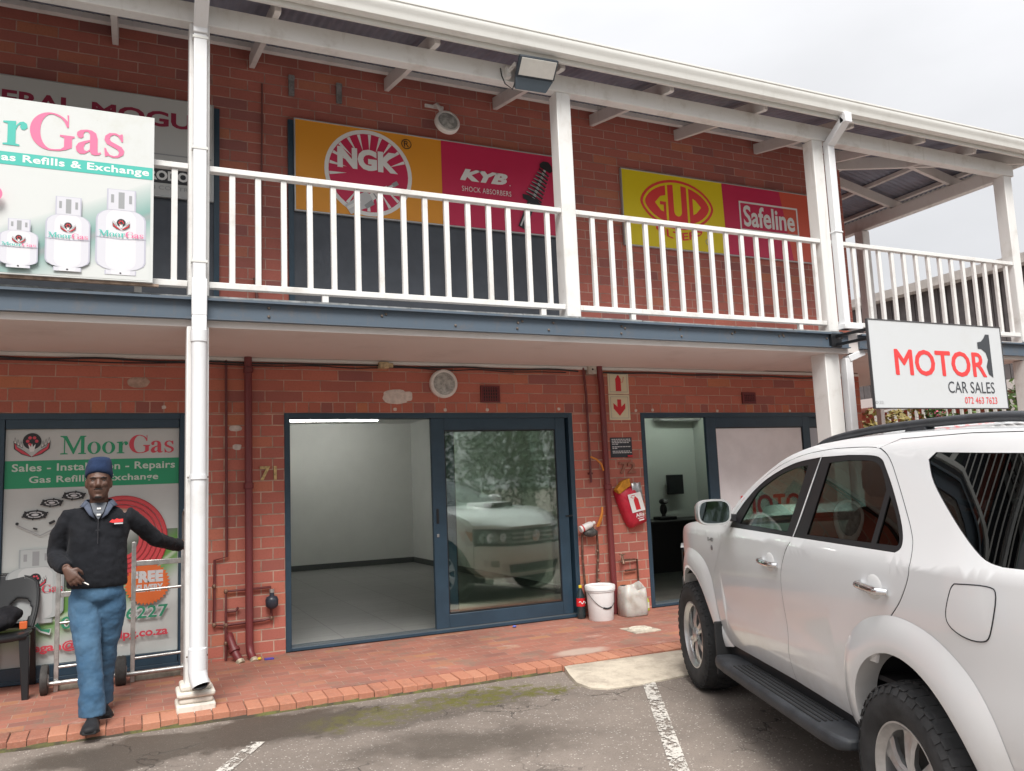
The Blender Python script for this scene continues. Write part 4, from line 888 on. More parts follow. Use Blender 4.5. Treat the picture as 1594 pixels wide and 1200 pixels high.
# ------------------------------------------------------------------ downpipes
def downpipe_a():
    t = thing('downpipe', 'long white downpipe running the full height of the near post to its plinth', 'downpipe', (-.82,-1.40,0), 0, 'white rainwater downpipes')
    cx = PA-.0725; g = MB()
    g.box(cx-.05, cx+.05, -1.68, -1.60, 5.02, 5.11); g.bar((cx,-1.645,5.05),(cx,-1.41,4.86),.1,.075,(0,1,0)); g.box(cx-.05,cx+.05,-1.445,-1.366,4.80,4.875)
    g.build('offset_bend', M_pipe, t, bevel=.006)
    g = MB(); g.box(cx-.046, cx+.046, -1.432, -1.366, 2.84, 4.80); g.build('square_pipe', M_pipe, t, bevel=.006)
    g = MB(); g.box(cx-.052, cx+.052, -1.446, -1.41, 2.66, 2.93); g.box(cx-.05,cx+.05,-1.45,-1.376,2.55,2.66); g.build('lower_bend', M_pipe, t, bevel=.006)
    for z in (3.05, 3.9, 4.76):
        g = MB(); g.box(cx-.055, cx+.055, -1.436, -1.366, z, z+.018); g.build('pipe_clip', M_white2, t)
    g = MB(); r = .052; c = (cx, -1.425, 0)
    g.lathe([(r,.20),(r,2.47),(r+.006,2.47),(r+.006,2.55)], c, n=24); g.lathe([(r+.006,1.50),(r+.007,1.50),(r+.007,1.53),(r,1.53)], c, n=24)
    g.build('round_pipe', M_pipe, t, smooth=40)
    g = MB()        # shoe at the foot, cut open towards the viewer
    g.lathe([(r+.008,.205),(r+.008,.36),(r,.365)], c, n=24)
    pts = [(cx,-1.425,.21),(cx+.008,-1.435,.16),(cx+.02,-1.46,.115)]
    g.tube(pts, [r+.008,r+.008,r+.006], 20, cap=False); g.tube(pts[::-1], [r-.0,r,r], 20, cap=False); g.build('outlet_shoe', M_pipe, t, smooth=50)
    g = MB(); g.ell((cx+.014,-1.452,.125), (r*.98,r*.9,.012), rot=Matrix.Rotation(math.radians(35),3,'X')); g.build('outlet_hole', M_black, t)
    for z in (.30, 1.515):
        for s in (-1, 1):
            g = MB(); g.lathe([(0,.01),(.006,.008),(.007,0)], (cx+s*.064,-1.372,z), '-Y', n=8); g.build('screw', mat('rusty_bolt', (.16,.13,.11), .7), t)
downpipe_a()
def downpipe_c():
    t = thing('downpipe', 'white square downpipe on the right hand post above the car bonnet', 'downpipe', (5.53,-1.38,0), 0, 'white rainwater downpipes')
    cx = PC+.055; g = MB(); g.box(cx-.05, cx+.05, -1.68, -1.60, 5.0, 5.11); g.bar((cx,-1.64,5.05),(cx,-1.40,4.87),.1,.075,(0,1,0)); g.build('offset_bend', M_pipe, t, bevel=.006)
    g = MB(); g.box(cx-.046, cx+.046, -1.42, -1.345, 2.84, 4.90); g.build('upper_pipe', M_pipe, t, bevel=.006)
    g = MB(); g.box(cx-.054, cx+.054, -1.428, -1.34, 3.88, 3.90); g.build('pipe_joint', M_pipe, t, bevel=.006); g = MB(); g.box(cx-.06,cx+.2,-1.44,-1.33,2.84,2.90); g.build('pipe_elbow', M_pipe, t, bevel=.006)
    g = MB(); g.box(cx+.02, cx+.115, -1.335, -1.25, -.05, 2.55); g.build('lower_pipe', M_pipe, t, bevel=.006)
    g = MB(); g.bar((cx+.07,-1.30,2.54),(cx+.30,-1.30,2.62),.085,.07); g.build('lower_bend', M_pipe, t, bevel=.006)
downpipe_c()
# ------------------------------------------------------------------ lamps
def bulkhead(name, label, c, tilt, r=.135):
    t = thing(name, label, 'lamp', c); ax = Vector((0,-math.cos(tilt),-math.sin(tilt))); c = Vector(c)
    g = MB(); g.lathe([(r*.98,0),(r,.01),(r,.045),(r*.93,.056),(r*.80,.058),(r*.78,.05)], c, ax, n=32); g.build('base_ring', weathered('lamp_white', (.70,.69,.66), (.4,.36,.3), .5, .4, scale=12), t, smooth=40)
    g = MB(); g.lathe([(0,.068),(r*.3,.066),(r*.6,.06),(r*.79,.05)], c, ax, n=32)
    g.build('diffuser', mat('ribbed_diffuser', (.36,.37,.35), .25, var=.35, vscale=25, bump=.3, bscale=150), t, smooth=60)
    return t
bulkhead('wall_lamp', 'round white bulkhead lamp on the brick just above the open sliding door', (1.53,-.001,2.385), 0, .142)
tl = bulkhead('swivel_lamp', 'round white swivel lamp on a short bracket high under the balcony roof', (1.60,-.16,5.02), -.25, .13)
g = MB(); g.box(1.43,1.63,-.02,-.001,5.245,5.275); g.tube([(1.53,-.02,5.26),(1.53,-.09,5.245),(1.55,-.15,5.17),(1.58,-.14,5.10)], .022, 10); g.build('bracket', mat('lamp_white', (.70,.69,.66)), tl, smooth=40)
def floodlight():
    t = thing('floodlight', 'dark grey floodlight with square frosted glass fixed at the roof beam end', 'floodlight', (1.92,-1.40,4.95))
    c = Vector((1.925,-1.56,4.975)); xx = Vector((1,0,.03)).normalized(); zz = Vector((-.02,-.66,.75)).normalized(); zz = (zz-xx*zz.dot(xx)).normalized(); ax = xx.cross(zz)
    if ax.y > 0: ax = -ax
    def P(u, v, w): return c + xx*u + zz*v + ax*w
    hw, hh = .188, .088
    Mf = mat('floodlight_grey', (.035,.048,.062), .45)
    g = MB(); g.loft([[P(a*q, b*q, w) for a, b in ((-hw,-hh),(hw,-hh),(hw,hh),(-hw,hh))] for q, w in ((.78,-.07),(1,-.02),(1,.012))]); g.build('housing', Mf, t, bevel=.008)
    g = MB(); g.loft([[P(-.170,-.074,z),P(.170,-.074,z),P(.170,.074,z),P(-.170,.074,z)] for z in (.0125,.017)]); g.build('lens', mat('flood_lens', (.70,.70,.66), .12, var=.05, vscale=9), t, bevel=.003)
    g = MB(); top = [P(-.185,-.09,.005),P(.185,-.09,.005),P(.165,-.085,-.07),P(-.165,-.085,-.07)]; dn = Vector((-.02,.045,-.10))
    g.loft([top, [q+dn for q in (P(-.155,-.09,.0),P(.15,-.09,.0),P(.14,-.085,-.06),P(-.15,-.085,-.06))]]); g.build('driver_box', mat('floodlight_box', (.075,.10,.125), .4), t, bevel=.006)
    g = MB(); g.box(1.70,1.74,-1.42,-1.362,4.93,5.03); g.bar((1.72,-1.40,4.98),P(-.19,0,-.05),.02,.03); g.bar((2.10,-1.38,4.98),P(.19,0,-.05),.02,.03); g.build('bracket', mat('lamp_white', (.70,.69,.66)), t)
    g = MB(); g.tube([(1.66,-1.37,5.02),(1.65,-1.41,4.93),(1.67,-1.43,4.85),(1.73,-1.45,4.80),P(-.15,-.12,-.04)], .006, 6); g.build('cable', M_black, t)
floodlight()
t = thing('tube_light', 'lit fluorescent tube on the ceiling of the empty shop', 'lamp', (1.75,6.1,2.6))
g = MB(); g.box(.95,2.60,6.05,6.17,2.585,2.619); g.build('batten', M_white2, t)
g = MB(); g.tube([(.97,6.11,2.565),(2.58,6.11,2.565)], .018, 12); g.build('tube', emit('tube_glow', (1,.98,.94), 20), t, smooth=40)
t = thing('tube_light', 'fluorescent tube on the ceiling of the car sales office', 'lamp', (6.2,2.2,2.6))
g = MB(); g.box(5.6,6.8,2.15,2.25,2.585,2.619); g.build('batten', M_white2, t)
g = MB(); g.tube([(5.62,2.2,2.565),(6.78,2.2,2.565)], .015, 10); g.build('tube', emit('tube_glow_cool', (.9,1,.92), 15), t, smooth=40)
# ------------------------------------------------------------------ pipes on the wall
t = thing('soil_pipe', 'maroon painted vertical pipe left of the open shop, ending in a shoe at the paving', 'pipe', (-.315,-.06,0), 0, 'thick maroon wall pipes')
g = MB(); g.tube([(-.318,-.06,2.6),(-.312,-.06,.12),(-.306,-.08,.05),(-.29,-.14,.0),(-.285,-.17,-.02)], [.033]*5, 14); g.build('pipe', M_maroon, t, smooth=50)
g = MB(); g.tube([(-.288,-.145,-.001),(-.284,-.178,-.021)], .036, 14); g.build('bare_end', mat('bare_metal_end', (.50,.44,.33), .5, metal=.4, var=.3, vscale=30), t, smooth=50)
for z in (2.45, 1.43):
    g = MB(); g.lathe([(.034,0),(.042,.004),(.042,.05),(.034,.055)], (-.316,-.06,z), n=14); g.build('collar', M_maroon, t, smooth=50)
t = thing('waste_pipe', 'short maroon pipe stub leaning out of the brick beside the taller pipe', 'pipe', (-.45,-.05,0))
g = MB(); g.tube([(-.47,.0,.20),(-.465,-.05,.17),(-.43,-.10,.06),(-.40,-.15,.0),(-.395,-.165,-.01)], .033, 14); g.build('pipe', M_maroon, t, smooth=50)
g = MB(); g.lathe([(.036,0),(.046,.004),(.046,.03),(.036,.034)], (-.443,-.08,.10), Vector((.3,-.5,-.8)), n=14); g.build('collar', M_maroon, t, smooth=50)
g = MB(); g.tube([(-.402,-.148,.003),(-.392,-.175,-.02)], .037, 14); g.build('bare_end', mat('bare_metal_end', (.5,.44,.33)), t, smooth=50)
M_mp = weathered('thin_pipe', (.13,.028,.028), (.12,.08,.07), .6, .5, scale=14)
t = thing('water_pipe', 'thin branching water pipe with a round black meter, left of the open shop', 'pipe', (-.45,-.03,0))
g = MB()
for pts in ([(-.50,-.025,2.57),(-.492,-.025,.86),(-.59,-.025,.84),(-.595,-.025,.30),(-.50,-.03,.29),(-.20,-.03,.30)], [(-.50,-.03,.29),(-.50,-.03,.57),(-.13,-.03,.575),(-.125,-.03,.50)], [(-.50,-.03,.29),(-.50,-.03,.0)], [(-.49,-.03,.40),(-.42,-.03,.40),(-.40,-.03,.43)], [(-.125,-.03,.40),(-.125,-.03,.31),(-.2,-.03,.30)]): g.tube(pts, .011, 8)
g.build('pipe', M_mp, t, smooth=50)
for q in ((-.50,.29),(-.595,.30),(-.50,.57),(-.125,.31),(-.595,.62),(-.50,.14)):
    g = MB(); g.ell((q[0],-.03,q[1]), (.018,.018,.022), 10, 6); g.build('fitting', mat('brass_fitting', (.22,.13,.09), .5, metal=.4, var=.4, vscale=60), t, smooth=60)
g = MB(); g.lathe([(0,-.06),(.03,-.055),(.052,-.03),(.055,.02),(.045,.045),(.02,.055),(.018,.08),(0,.08)], (-.125,-.06,.45), n=18); g.build('meter', mat('meter_black', (.03,.035,.05), .35), t, smooth=50)
g = MB(); g.lathe([(.0,.0),(.022,.0),(.022,.03),(0,.03)], (-.125,-.06,.53), n=12); g.build('meter_cap', M_galv, t, smooth=50)
t = thing('soil_pipe', 'maroon painted vertical pipe on the pier between the two open shops', 'pipe', (3.325,-.06,0), 0, 'thick maroon wall pipes')
g = MB(); g.tube([(3.30,-.06,2.6),(3.318,-.06,2.4),(3.325,-.06,1.3),(3.34,-.06,.0)], .033, 14); g.build('pipe', M_maroon, t, smooth=50)
g = MB(); g.lathe([(.034,0),(.042,.004),(.042,.05),(.034,.055)], (3.327,-.06,1.28), n=14); g.build('collar', M_maroon, t, smooth=50)
t = thing('conduit', 'thin maroon conduit ending halfway down the pier next to the thick pipe', 'pipe', (3.14,-.03,1.4))
g = MB(); g.tube([(3.12,-.03,2.58),(3.142,-.03,2.3),(3.145,-.03,1.36)], .013, 8); g.build('pipe', M_mp, t, smooth=50)
g = MB(); g.box(3.125,3.165,-.045,-.001,1.445,1.465); g.build('saddle', M_mp, t)
t = thing('garden_tap', 'brass tap with short pipes low on the pier above the plastic jug', 'tap', (3.5,-.05,.5))
g = MB(); g.tube([(3.46,-.05,.535),(3.62,-.035,.53),(3.66,-.03,.53),(3.665,-.03,.20),(3.70,-.03,.05)], .010, 8); g.tube([(3.50,-.035,.42),(3.64,-.03,.425)], .010, 8); g.build('pipe', M_copper, t, smooth=50)
g = MB(); g.tube([(3.47,-.05,.535),(3.44,-.10,.535),(3.435,-.115,.50)], .016, 10); g.lathe([(.02,0),(.012,.02),(.012,.05)], (3.455,-.07,.54), n=10); g.box(3.42,3.49,-.078,-.062,.59,.60); g.build('tap_body', mat('brass_fitting', (.22,.13,.09)), t, smooth=50)
t = thing('water_meter', 'grimy water meter with chained pipes on the pier, by the sliding door', 'meter', (3.07,-.06,.8))
g = MB(); g.ell((3.08,-.075,.845), (.085,.055,.045), 14, 8); g.lathe([(.04,0),(.045,.02),(.03,.05),(0,.052)], (3.08,-.075,.86), n=14); g.build('meter_body', mat('meter_grey', (.06,.058,.055), .6, var=.5, vscale=25), t, smooth=50)
g = MB(); g.tube([(2.995,-.05,.84),(2.985,-.05,.60),(3.0,-.05,.3),(3.0,-.05,.05)], .012, 8); g.tube([(3.17,-.05,.84),(3.175,-.05,.62),(3.15,-.05,.45),(3.14,-.05,.25)], .012, 8); g.build('pipe', M_copper, t, smooth=50)
for i in range(5):
    g = MB(); g.ell((random.choice([2.99,3.165]),-.05,.25+.1*i), (.019,.019,.016), 8, 6); g.build('fitting', mat('brass_fitting', (.22,.13,.09)), t, smooth=60)
t = thing('plastic_bottle', 'small white bottle lying on the grimy water meter', 'bottle', (3.04,-.09,.905))
g = MB(); d = Vector((.9,0,.32)).normalized(); g.lathe([(0,0),(.032,.0),(.036,.01),(.036,.12),(.028,.145),(.014,.155),(.014,.165)], Vector((2.95,-.095,.885)), d, n=16); g.build('bottle', mat('bottle_white', (.72,.71,.70), .4), t, smooth=45)
g = MB(); g.lathe([(.018,.160),(.018,.185),(0,.187)], Vector((2.95,-.095,.885)), d, n=12); g.build('cap', mat('cap_white', (.7,.68,.66), .4), t, smooth=45)
g = MB(); g.lathe([(.0365,.02),(.0365,.035)], Vector((2.95,-.095,.885)), d, n=16); g.build('red_stripe', I_red, t)
o = MB().tube([(3.15,-.04,1.63),(3.20,-.075,1.60),(3.25,-.085,1.55),(3.28,-.07,1.48)], .010, 8)
M_or = mat('orange_hose', (.62,.22,.03), .45)
tag(o.build('orange_cable', M_or, None, smooth=50), 'short orange cable loop behind the maroon pipe above the fire bag', 'cable')
o = MB().tube([(3.17,-.06,.90),(3.20,-.08,.97),(3.225,-.09,1.05),(3.235,-.08,1.10)], .012, 8).tube([(3.19,-.06,.90),(3.225,-.075,.98),(3.24,-.08,1.06)], .008, 8)
tag(o.build('orange_hose', M_or, None, smooth=50), 'pair of orange hoses tucked behind the maroon pipe at the water meter', 'hose')
# cables and conduit under the soffit
def cable(x0, x1, z, amp, r, seed, y=-.045):
    n = int((x1-x0)/.12); return [(x0+(x1-x0)*i/n, y+.008*noise.noise((i*.5, seed, 0)), z+amp*noise.noise((i*.23, seed, 3))-amp*.3*math.sin(i*.9)) for i in range(n+1)]
for i, (x0, x1, z, amp, r, lab) in enumerate(((-8,3.05,2.545,.014,.009,'upper of the sagging black cables along the wall just below the soffit'), (-8,2.9,2.525,.02,.006,'lower of the sagging black cables along the wall below the soffit'), (3.3,7.0,2.53,.012,.010,'black cable along the wall top over the car sales office'))):
    g = MB(); g.tube(cable(x0, x1, z, amp, r, i*3.1), r, 7); tag(g.build('wall_cable', M_black, None, smooth=50), lab, 'cable', 'black cables under the soffit')
t = thing('junction_box', 'small cream junction box on the cables above the open shop', 'box', (.93,-.04,2.55))
g = MB(); g.box(.87,.965,-.085,-.002,2.52,2.58); g.build('box', mat('box_cream', (.42,.34,.20), .7, var=.4, vscale=30), t, bevel=.006); g = MB(); g.box(.966,1.01,-.07,-.01,2.53,2.57); g.build('gland', mat('box_cream', (.42,.34,.2)), t)
t = thing('junction_box', 'grey square junction box between the tops of the two maroon pipes', 'box', (3.21,-.04,2.55))
g = MB(); g.box(3.165,3.265,-.07,-.002,2.51,2.60); g.build('box', mat('box_grey', (.40,.37,.32), .7, var=.2, vscale=20), t, bevel=.004); g = MB(); g.lathe([(.012,0),(.010,.004),(0,.004)], (3.215,-.071,2.56), '-Y', n=10); g.build('screw', M_black, t)
# stub brackets upstairs on the brick
for x in (.09, .545):
    t = MB(); t.box(x-.026, x+.026, -.03, -.001, 5.13, 5.335); t.box(x-.03,x+.03,-.034,-.031,5.29,5.325)
    tag(t.build('wall_batten', mat('grey_batten', (.20,.19,.19), .8, var=.3, vscale=20), None, bevel=.003), ('short grey vertical batten high on the brick, farther from the swivel lamp' if x < .3 else 'short grey vertical batten high on the brick, nearer the swivel lamp'), 'batten', 'grey battens on the upper brick')
t = thing('standpipe', 'thin dark pipe with a small tap on the upstairs brick beside the downpipe post', 'pipe', (-.22,-.03,FL))
g = MB(); g.tube([(-.18,-.020,5.2),(-.20,-.020,3.25)], .008, 8); g.tube([(-.24,-.025,3.32),(-.235,-.025,3.1),(-.23,-.06,3.02)], .014, 8); g.build('pipe', mat('dark_pipe', (.15,.055,.05), .6), t, smooth=50)
g = MB(); g.box(-.27,-.20,-.05,-.03,3.305,3.325); g.build('tap_handle', M_copper, t)
# ------------------------------------------------------------------ the parked car (local axes: x forward, y left, z up)
CAR = thing('parked_car', 'large white off road estate car parked nose to the shops, with black roof rails', 'car', (3.236, -2.938, G), math.radians(68.99))
RH = -2.773                      # rear axle
k = N('car_paint'); p = k.obj(); x, y, z = k.sep(p)
dirt = k.math('MULTIPLY', k.step(z, .75, .35), k.step(k.noise(k.pos(), 5, 6, .7), .35, .7))
k.set(k.b.inputs['Base Color'], k.mix(k.math('MULTIPLY', dirt, .35), (.70,.705,.71), (.42,.37,.31))); k.b.inputs['Roughness'].default_value = .32; k.b.inputs['Coat Weight'].default_value = .8; k.b.inputs['Coat Roughness'].default_value = .04
M_paint = k.m
M_trim = mat('car_black_trim', (.012,.013,.015), .42); M_trim2 = mat('running_board_plastic', (.026,.029,.034), .55, var=.3, vscale=9, bump=.15)
M_well = mat('wheel_well', (.012,.013,.016), .9); M_int = mat('car_interior', (.020,.019,.021), .75); M_int2 = mat('car_interior_light', (.20,.19,.165), .7)
G_front = glass_mat('car_glass_front', (.34,.45,.38), .06); G_rear = glass_mat('car_glass_rear', (.09,.12,.11), .05); G_priv = glass_mat('car_glass_privacy', (.03,.037,.04), .03); G_ws = glass_mat('car_windscreen', (.55,.66,.60), .08)
def prof_t(s, z):
    t = .885
    if z > 1.12: t -= .36*(z-1.12) + 3.0*max(0, z-1.54)**2
    if z < .75: t -= .06*((.75-z)/.35)**2
    t += .012*math.exp(-((z-.98)/.16)**2) - .012*math.exp(-((z-.70)/.10)**2)*(1 if -2.2 < s < -.7 else 0)
    if s > -.2: t -= .115*((s+.2)/.7)**2
    if s < -3.1: t -= .09*((-3.1-s)/.6)**2
    return t
def spl(pts, n=6):
    o = []; P = [Vector(q) for q in pts]
    for i in range(len(P)-1):
        a = P[max(i-1,0)]; b = P[i]; c = P[i+1]; d = P[min(i+2,len(P)-1)]
        for j in range(n):
            t = j/n; o.append(tuple(.5*((2*b)+(c-a)*t+(2*a-5*b+4*c-d)*t*t+(3*b-a-3*c+d)*t**3)))
    o.append(tuple(P[-1])); return o
def clean(pl, e=.004):
    o = []
    for q in pl:
        if not o or (Vector(q)-Vector(o[-1])).length > e: o.append(tuple(q))
    if (Vector(o[0])-Vector(o[-1])).length < e: o.pop()
    return o
def inset(pl, dlt):
    pl = clean(pl); A = sum(a[0]*b[1]-b[0]*a[1] for a, b in zip(pl, pl[1:]+pl[:1])); sg = 1 if A > 0 else -1; o = []; n = len(pl)
    for i in range(n):
        a, b, c = Vector(pl[i-1]), Vector(pl[i]), Vector(pl[(i+1) % n]); d1 = (b-a).normalized(); d2 = (c-b).normalized()
        n1 = Vector((-d1.y, d1.x))*sg; n2 = Vector((-d2.y, d2.x))*sg; m = n1+n2
        if m.length < 1e-4: m = n1
        m = m/max(m.length_squared/2, .35); o.append(tuple(b+m*dlt))
    return o
def surf_panel(name, outline, mapf, m, parent, holes=(), gap=.0032, step=(.05,.05), ret=.012, sides=(1,-1), depth=0.0, local_off=None):
    """fills an outline in a 2D parameter plane, bends it onto mapf(u, v, offset) and folds its rim inwards"""
    b = bmesh.new(); es = []
    for lp in [inset(outline, gap)] + [inset(h, -gap) for h in holes]:
        vv = [b.verts.new((q[0], q[1], 0)) for q in lp]
        for i in range(len(vv)): es.append(b.edges.new((vv[i], vv[(i+1) % len(vv)])))
    bmesh.ops.triangle_fill(b, use_beauty=True, edges=es)
    us = [v.co.x for v in b.verts]; vs_ = [v.co.y for v in b.verts]
    for ax, lo, hi, st in ((0, min(us), max(us), step[0]), (1, min(vs_), max(vs_), step[1])):
        c = lo + st*.6
        while c < hi:
            bmesh.ops.bisect_plane(b, geom=b.verts[:]+b.edges[:]+b.faces[:], plane_co=(c if ax == 0 else 0, c if ax == 1 else 0, 0), plane_no=(1,0,0) if ax == 0 else (0,1,0)); c += st
    b.verts.index_update(); P = [(v.co.x, v.co.y) for v in b.verts]; Fc = [tuple(v.index for v in f.verts) for f in b.faces]
    if Fc and b.faces[:][0].normal.z < 0: Fc = [f[::-1] for f in Fc]
    rim = [(e.verts[0].index, e.verts[1].index) for e in b.edges if len(e.link_faces) == 1]; b.free()
    outs = []
    for sd in sides:
        h = .004; vs = []; nr = []
        for u, v in P:
            q = Vector(mapf(u, v, depth)); du = Vector(mapf(u+h, v, depth))-Vector(mapf(u-h, v, depth)); dv = Vector(mapf(u, v+h, depth))-Vector(mapf(u, v-h, depth)); n = du.cross(dv).normalized()
            ref = Vector(mapf(u, v, depth+.01))-q
            if n.dot(ref) < 0: n = -n
            vs.append(q); nr.append(n)
        flip = (lambda q: Vector((q.x, q.y*sd, q.z)))
        vs = [flip(q) for q in vs]; nr = [flip(q) for q in nr]; N0 = len(vs); fs = []
        for f in Fc:
            a, b2, c = vs[f[0]], vs[f[1]], vs[f[2]]
            fs.append(f if (b2-a).cross(c-a).dot(nr[f[0]]) > 0 else f[::-1])
        if ret:
            idx = {}
            for e in rim:
                for i in e:
                    if i not in idx: idx[i] = len(vs); vs.append(vs[i].copy()); nr.append(nr[i]); vs.append(flip(Vector(mapf(P[i][0], P[i][1], depth-ret)))); nr.append(nr[i])
            for a, c in rim: fs.append((idx[a], idx[c], idx[c]+1, idx[a]+1))
        mb = MB(); mb.add(vs, fs); o = mb.build(name, m, parent, world=False, fix=False); me = o.data
        me.shade_smooth()
        try: me.normals_split_custom_set_from_vertices([tuple(n) for n in nr])
        except Exception: pass
        outs.append(o)
    return outs
def side_map(s, z, off=0.0): return (s, prof_t(s, z)+off, z)
# curves measured on the flank
roof_edge = [(-.72,1.18),(-.83,1.257),(-.982,1.361),(-1.13,1.438),(-1.288,1.502),(-1.46,1.558),(-1.6,1.590),(-1.75,1.612),(-1.9,1.624),(-2.22,1.632),(-2.62,1.628),(-3.1,1.612),(-3.56,1.578)]
door_top = [(-.80,1.165),(-.87,1.235),(-1.0,1.345),(-1.145,1.425),(-1.30,1.487),(-1.48,1.538),(-1.71,1.576),(-1.935,1.590)]
rtop = [(-1.935,1.590),(-2.106,1.592),(-2.414,1.582),(-2.522,1.560),(-2.60,1.518),(-2.69,1.438),(-2.80,1.33),(-2.88,1.246),(-2.915,1.19),(-2.925,1.10),(-2.865,1.0),(-2.775,.922),(-2.675,.847),(-2.60,.71)]
split = [(-1.935,1.590),(-1.90,1.40),(-1.845,1.165),(-1.774,1.078),(-1.711,.963),(-1.687,.788),(-1.68,.648),(-1.658,.55),(-1.65,.42)]
dfront = [(-.80,1.165),(-.76,1.05),(-.68,.95),(-.58,.84),(-.55,.70),(-.56,.56),(-.63,.466),(-.70,.418)]
hood_edge = [(-.72,1.18),(-.5,1.182),(-.16,1.172),(.10,1.142),(.33,1.075),(.46,.985),(.50,.93)]
def arch(cx, rx, rz, a0, a1, n=14, cz=.385): return [(cx+rx*math.cos(math.radians(a0+(a1-a0)*i/n)), cz+rz*math.sin(math.radians(a0+(a1-a0)*i/n))) for i in range(n+1)]
fa = arch(-.05, .455, .46, 178, 6); ra = arch(-2.79, .43, .40, 2, 182)
spD = lambda a: spl(a, 5)
fend = spD(dfront) + [(-.52,.40)] + fa + [(.46,.43),(.50,.60)] + spD(hood_edge)[::-1] + [(-.80,1.165)][:0]
surf_panel('front_wing', fend, side_map, M_paint, CAR)
fwin = spD([(-.90,1.172),(-.935,1.240),(-1.024,1.318),(-1.156,1.398),(-1.312,1.460),(-1.49,1.506),(-1.666,1.536),(-1.921,1.552)]) + [(-1.885,1.40),(-1.839,1.168)]
fgl = spD([(-1.03,1.190),(-1.065,1.245),(-1.174,1.375),(-1.329,1.441),(-1.501,1.490),(-1.675,1.516),(-1.80,1.522)]) + [(-1.755,1.180)]
doors = surf_panel('door', spD(door_top) + spD(split)[1:] + [(-.70,.418)] + spD(dfront)[::-1], side_map, M_paint, CAR, holes=[fwin])
rwin = [(-1.855,1.168),(-1.902,1.40)] + [(-1.937,1.552)] + spD([(-2.213,1.552),(-2.432,1.542),(-2.524,1.524),(-2.578,1.485),(-2.674,1.40),(-2.777,1.295),(-2.829,1.227),(-2.838,1.185),(-2.807,1.166)])
rg1 = [(-1.985,1.180),(-2.03,1.528)] + spD([(-2.213,1.534),(-2.42,1.526),(-2.505,1.508),(-2.555,1.475),(-2.60,1.430)]) + [(-2.625,1.400),(-2.61,1.182)]
rg2 = [(-2.645,1.182),(-2.655,1.385)] + spD([(-2.70,1.345),(-2.760,1.285),(-2.808,1.222),(-2.815,1.193),(-2.795,1.182)])
rdoors = surf_panel('door', spD(rtop) + ra[4::-1] + [(-2.36,.385),(-2.30,.40),(-1.65,.42)] + spD(split)[::-1][1:], side_map, M_paint, CAR, holes=[rwin])
for o, q in zip(doors, (1,-1)):
    surf_panel('window_trim', fwin, side_map, M_trim, o, holes=[fgl], gap=-.004, depth=-.003, sides=(q,)); surf_panel('window_pane', fgl, side_map, G_front, o, gap=-.012, depth=-.008, ret=0, sides=(q,))
for o, q in zip(rdoors, (1,-1)):
    surf_panel('window_trim', rwin, side_map, M_trim, o, holes=[rg1, rg2], gap=-.004, depth=-.003, sides=(q,)); surf_panel('window_pane', rg1, side_map, G_rear, o, gap=-.012, depth=-.008, ret=0, sides=(q,)); surf_panel('window_pane', rg2, side_map, G_rear, o, gap=-.012, depth=-.008, ret=0, sides=(q,))
qwin = [(-2.885,1.512)] + [(-2.92,1.535)] + spD([(-3.40,1.512),(-3.50,1.47),(-3.60,1.30),(-3.63,1.21),(-3.58,1.165)]) + spD([(-3.40,1.166),(-3.30,1.192),(-3.115,1.309),(-2.954,1.427),(-2.885,1.512)])
quarter = [(-2.468,1.5725)] + spD(rtop)[13:] + ra[5:] + [(-3.30,.42),(-3.72,.44),(-3.74,.77),(-3.735,1.12),(-3.56,1.578)] + [(-3.1,1.600),(-2.62,1.606)]
quarter = [q for q in quarter]
qs = surf_panel('rear_quarter', quarter, side_map, M_paint, CAR, holes=[qwin])
for o, q in zip(qs, (1,-1)): surf_panel('window_pane', qwin, side_map, G_priv, o, gap=-.004, depth=-.004, ret=0, sides=(q,))
cant = spD(roof_edge) + [(-3.1,1.600),(-2.62,1.606),(-2.468,1.5725)] + spD(rtop)[12::-1] + spD(door_top)[::-1][1:]
surf_panel('roof_side', clean(cant, .012), side_map, M_paint, CAR, gap=.0, ret=.0)
# crowned surfaces across the car: windscreen, bonnet, roof
def crowned(name, edge, ds, dz, m, nu=24, tin=0.0, dl=0.0, smooth=True, e1=1.0, parent=None):
    vs = []; n = len(edge)
    for i, (s, z) in enumerate(edge):
        v = i/(n-1); te = prof_t(s, z)*e1 - tin; a = ds(v); c = dz(v)
        for j in range(nu+1):
            u = -1 + 2*j/nu; kk = 1-abs(u)**2.4; vs.append((s + a*kk, te*u, z + c*kk + dl))
    fs = [(i*(nu+1)+j, i*(nu+1)+j+1, (i+1)*(nu+1)+j+1, (i+1)*(nu+1)+j) for i in range(n-1) for j in range(nu)]
    mb = MB(); mb.add(vs, fs); o = mb.build(name, m, parent or CAR, world=False, smooth=60); return o
lerp = lambda a, b: (lambda v: a+(b-a)*v)
re_ = spl(roof_edge, 5); ia = 25
crowned('windscreen', re_[:ia+1], lerp(.16,.12), lerp(.0,.05), G_ws, tin=.02)
crowned('roof', re_[ia:], lambda v: .12*(1-v)**3 - .06*v**4, lambda v: .03+.018*math.sin(math.pi*v*.8), M_paint)
he = spl(hood_edge, 6)
hood = crowned('bonnet', he, lambda v: .16+.16*v*v, lambda v: .035-.02*v, M_paint, e1=.985)
mb = MB(); rings = []
for s, w, h in ((-.42,.20,.0),(-.36,.26,.055),(-.15,.28,.06),(.06,.27,.055),(.10,.24,.02)): rings.append([(s+.12, -w, 1.19-.09*max(0,s+.1)), (s+.12, -w*.85, 1.20+h-.09*max(0,s+.1)), (s+.12, w*.85, 1.20+h-.09*max(0,s+.1)), (s+.12, w, 1.19-.09*max(0,s+.1))])
mb.loft(rings, closed=False, cap=False); mb.build('bonnet_scoop', M_paint, CAR, world=False, smooth=50)
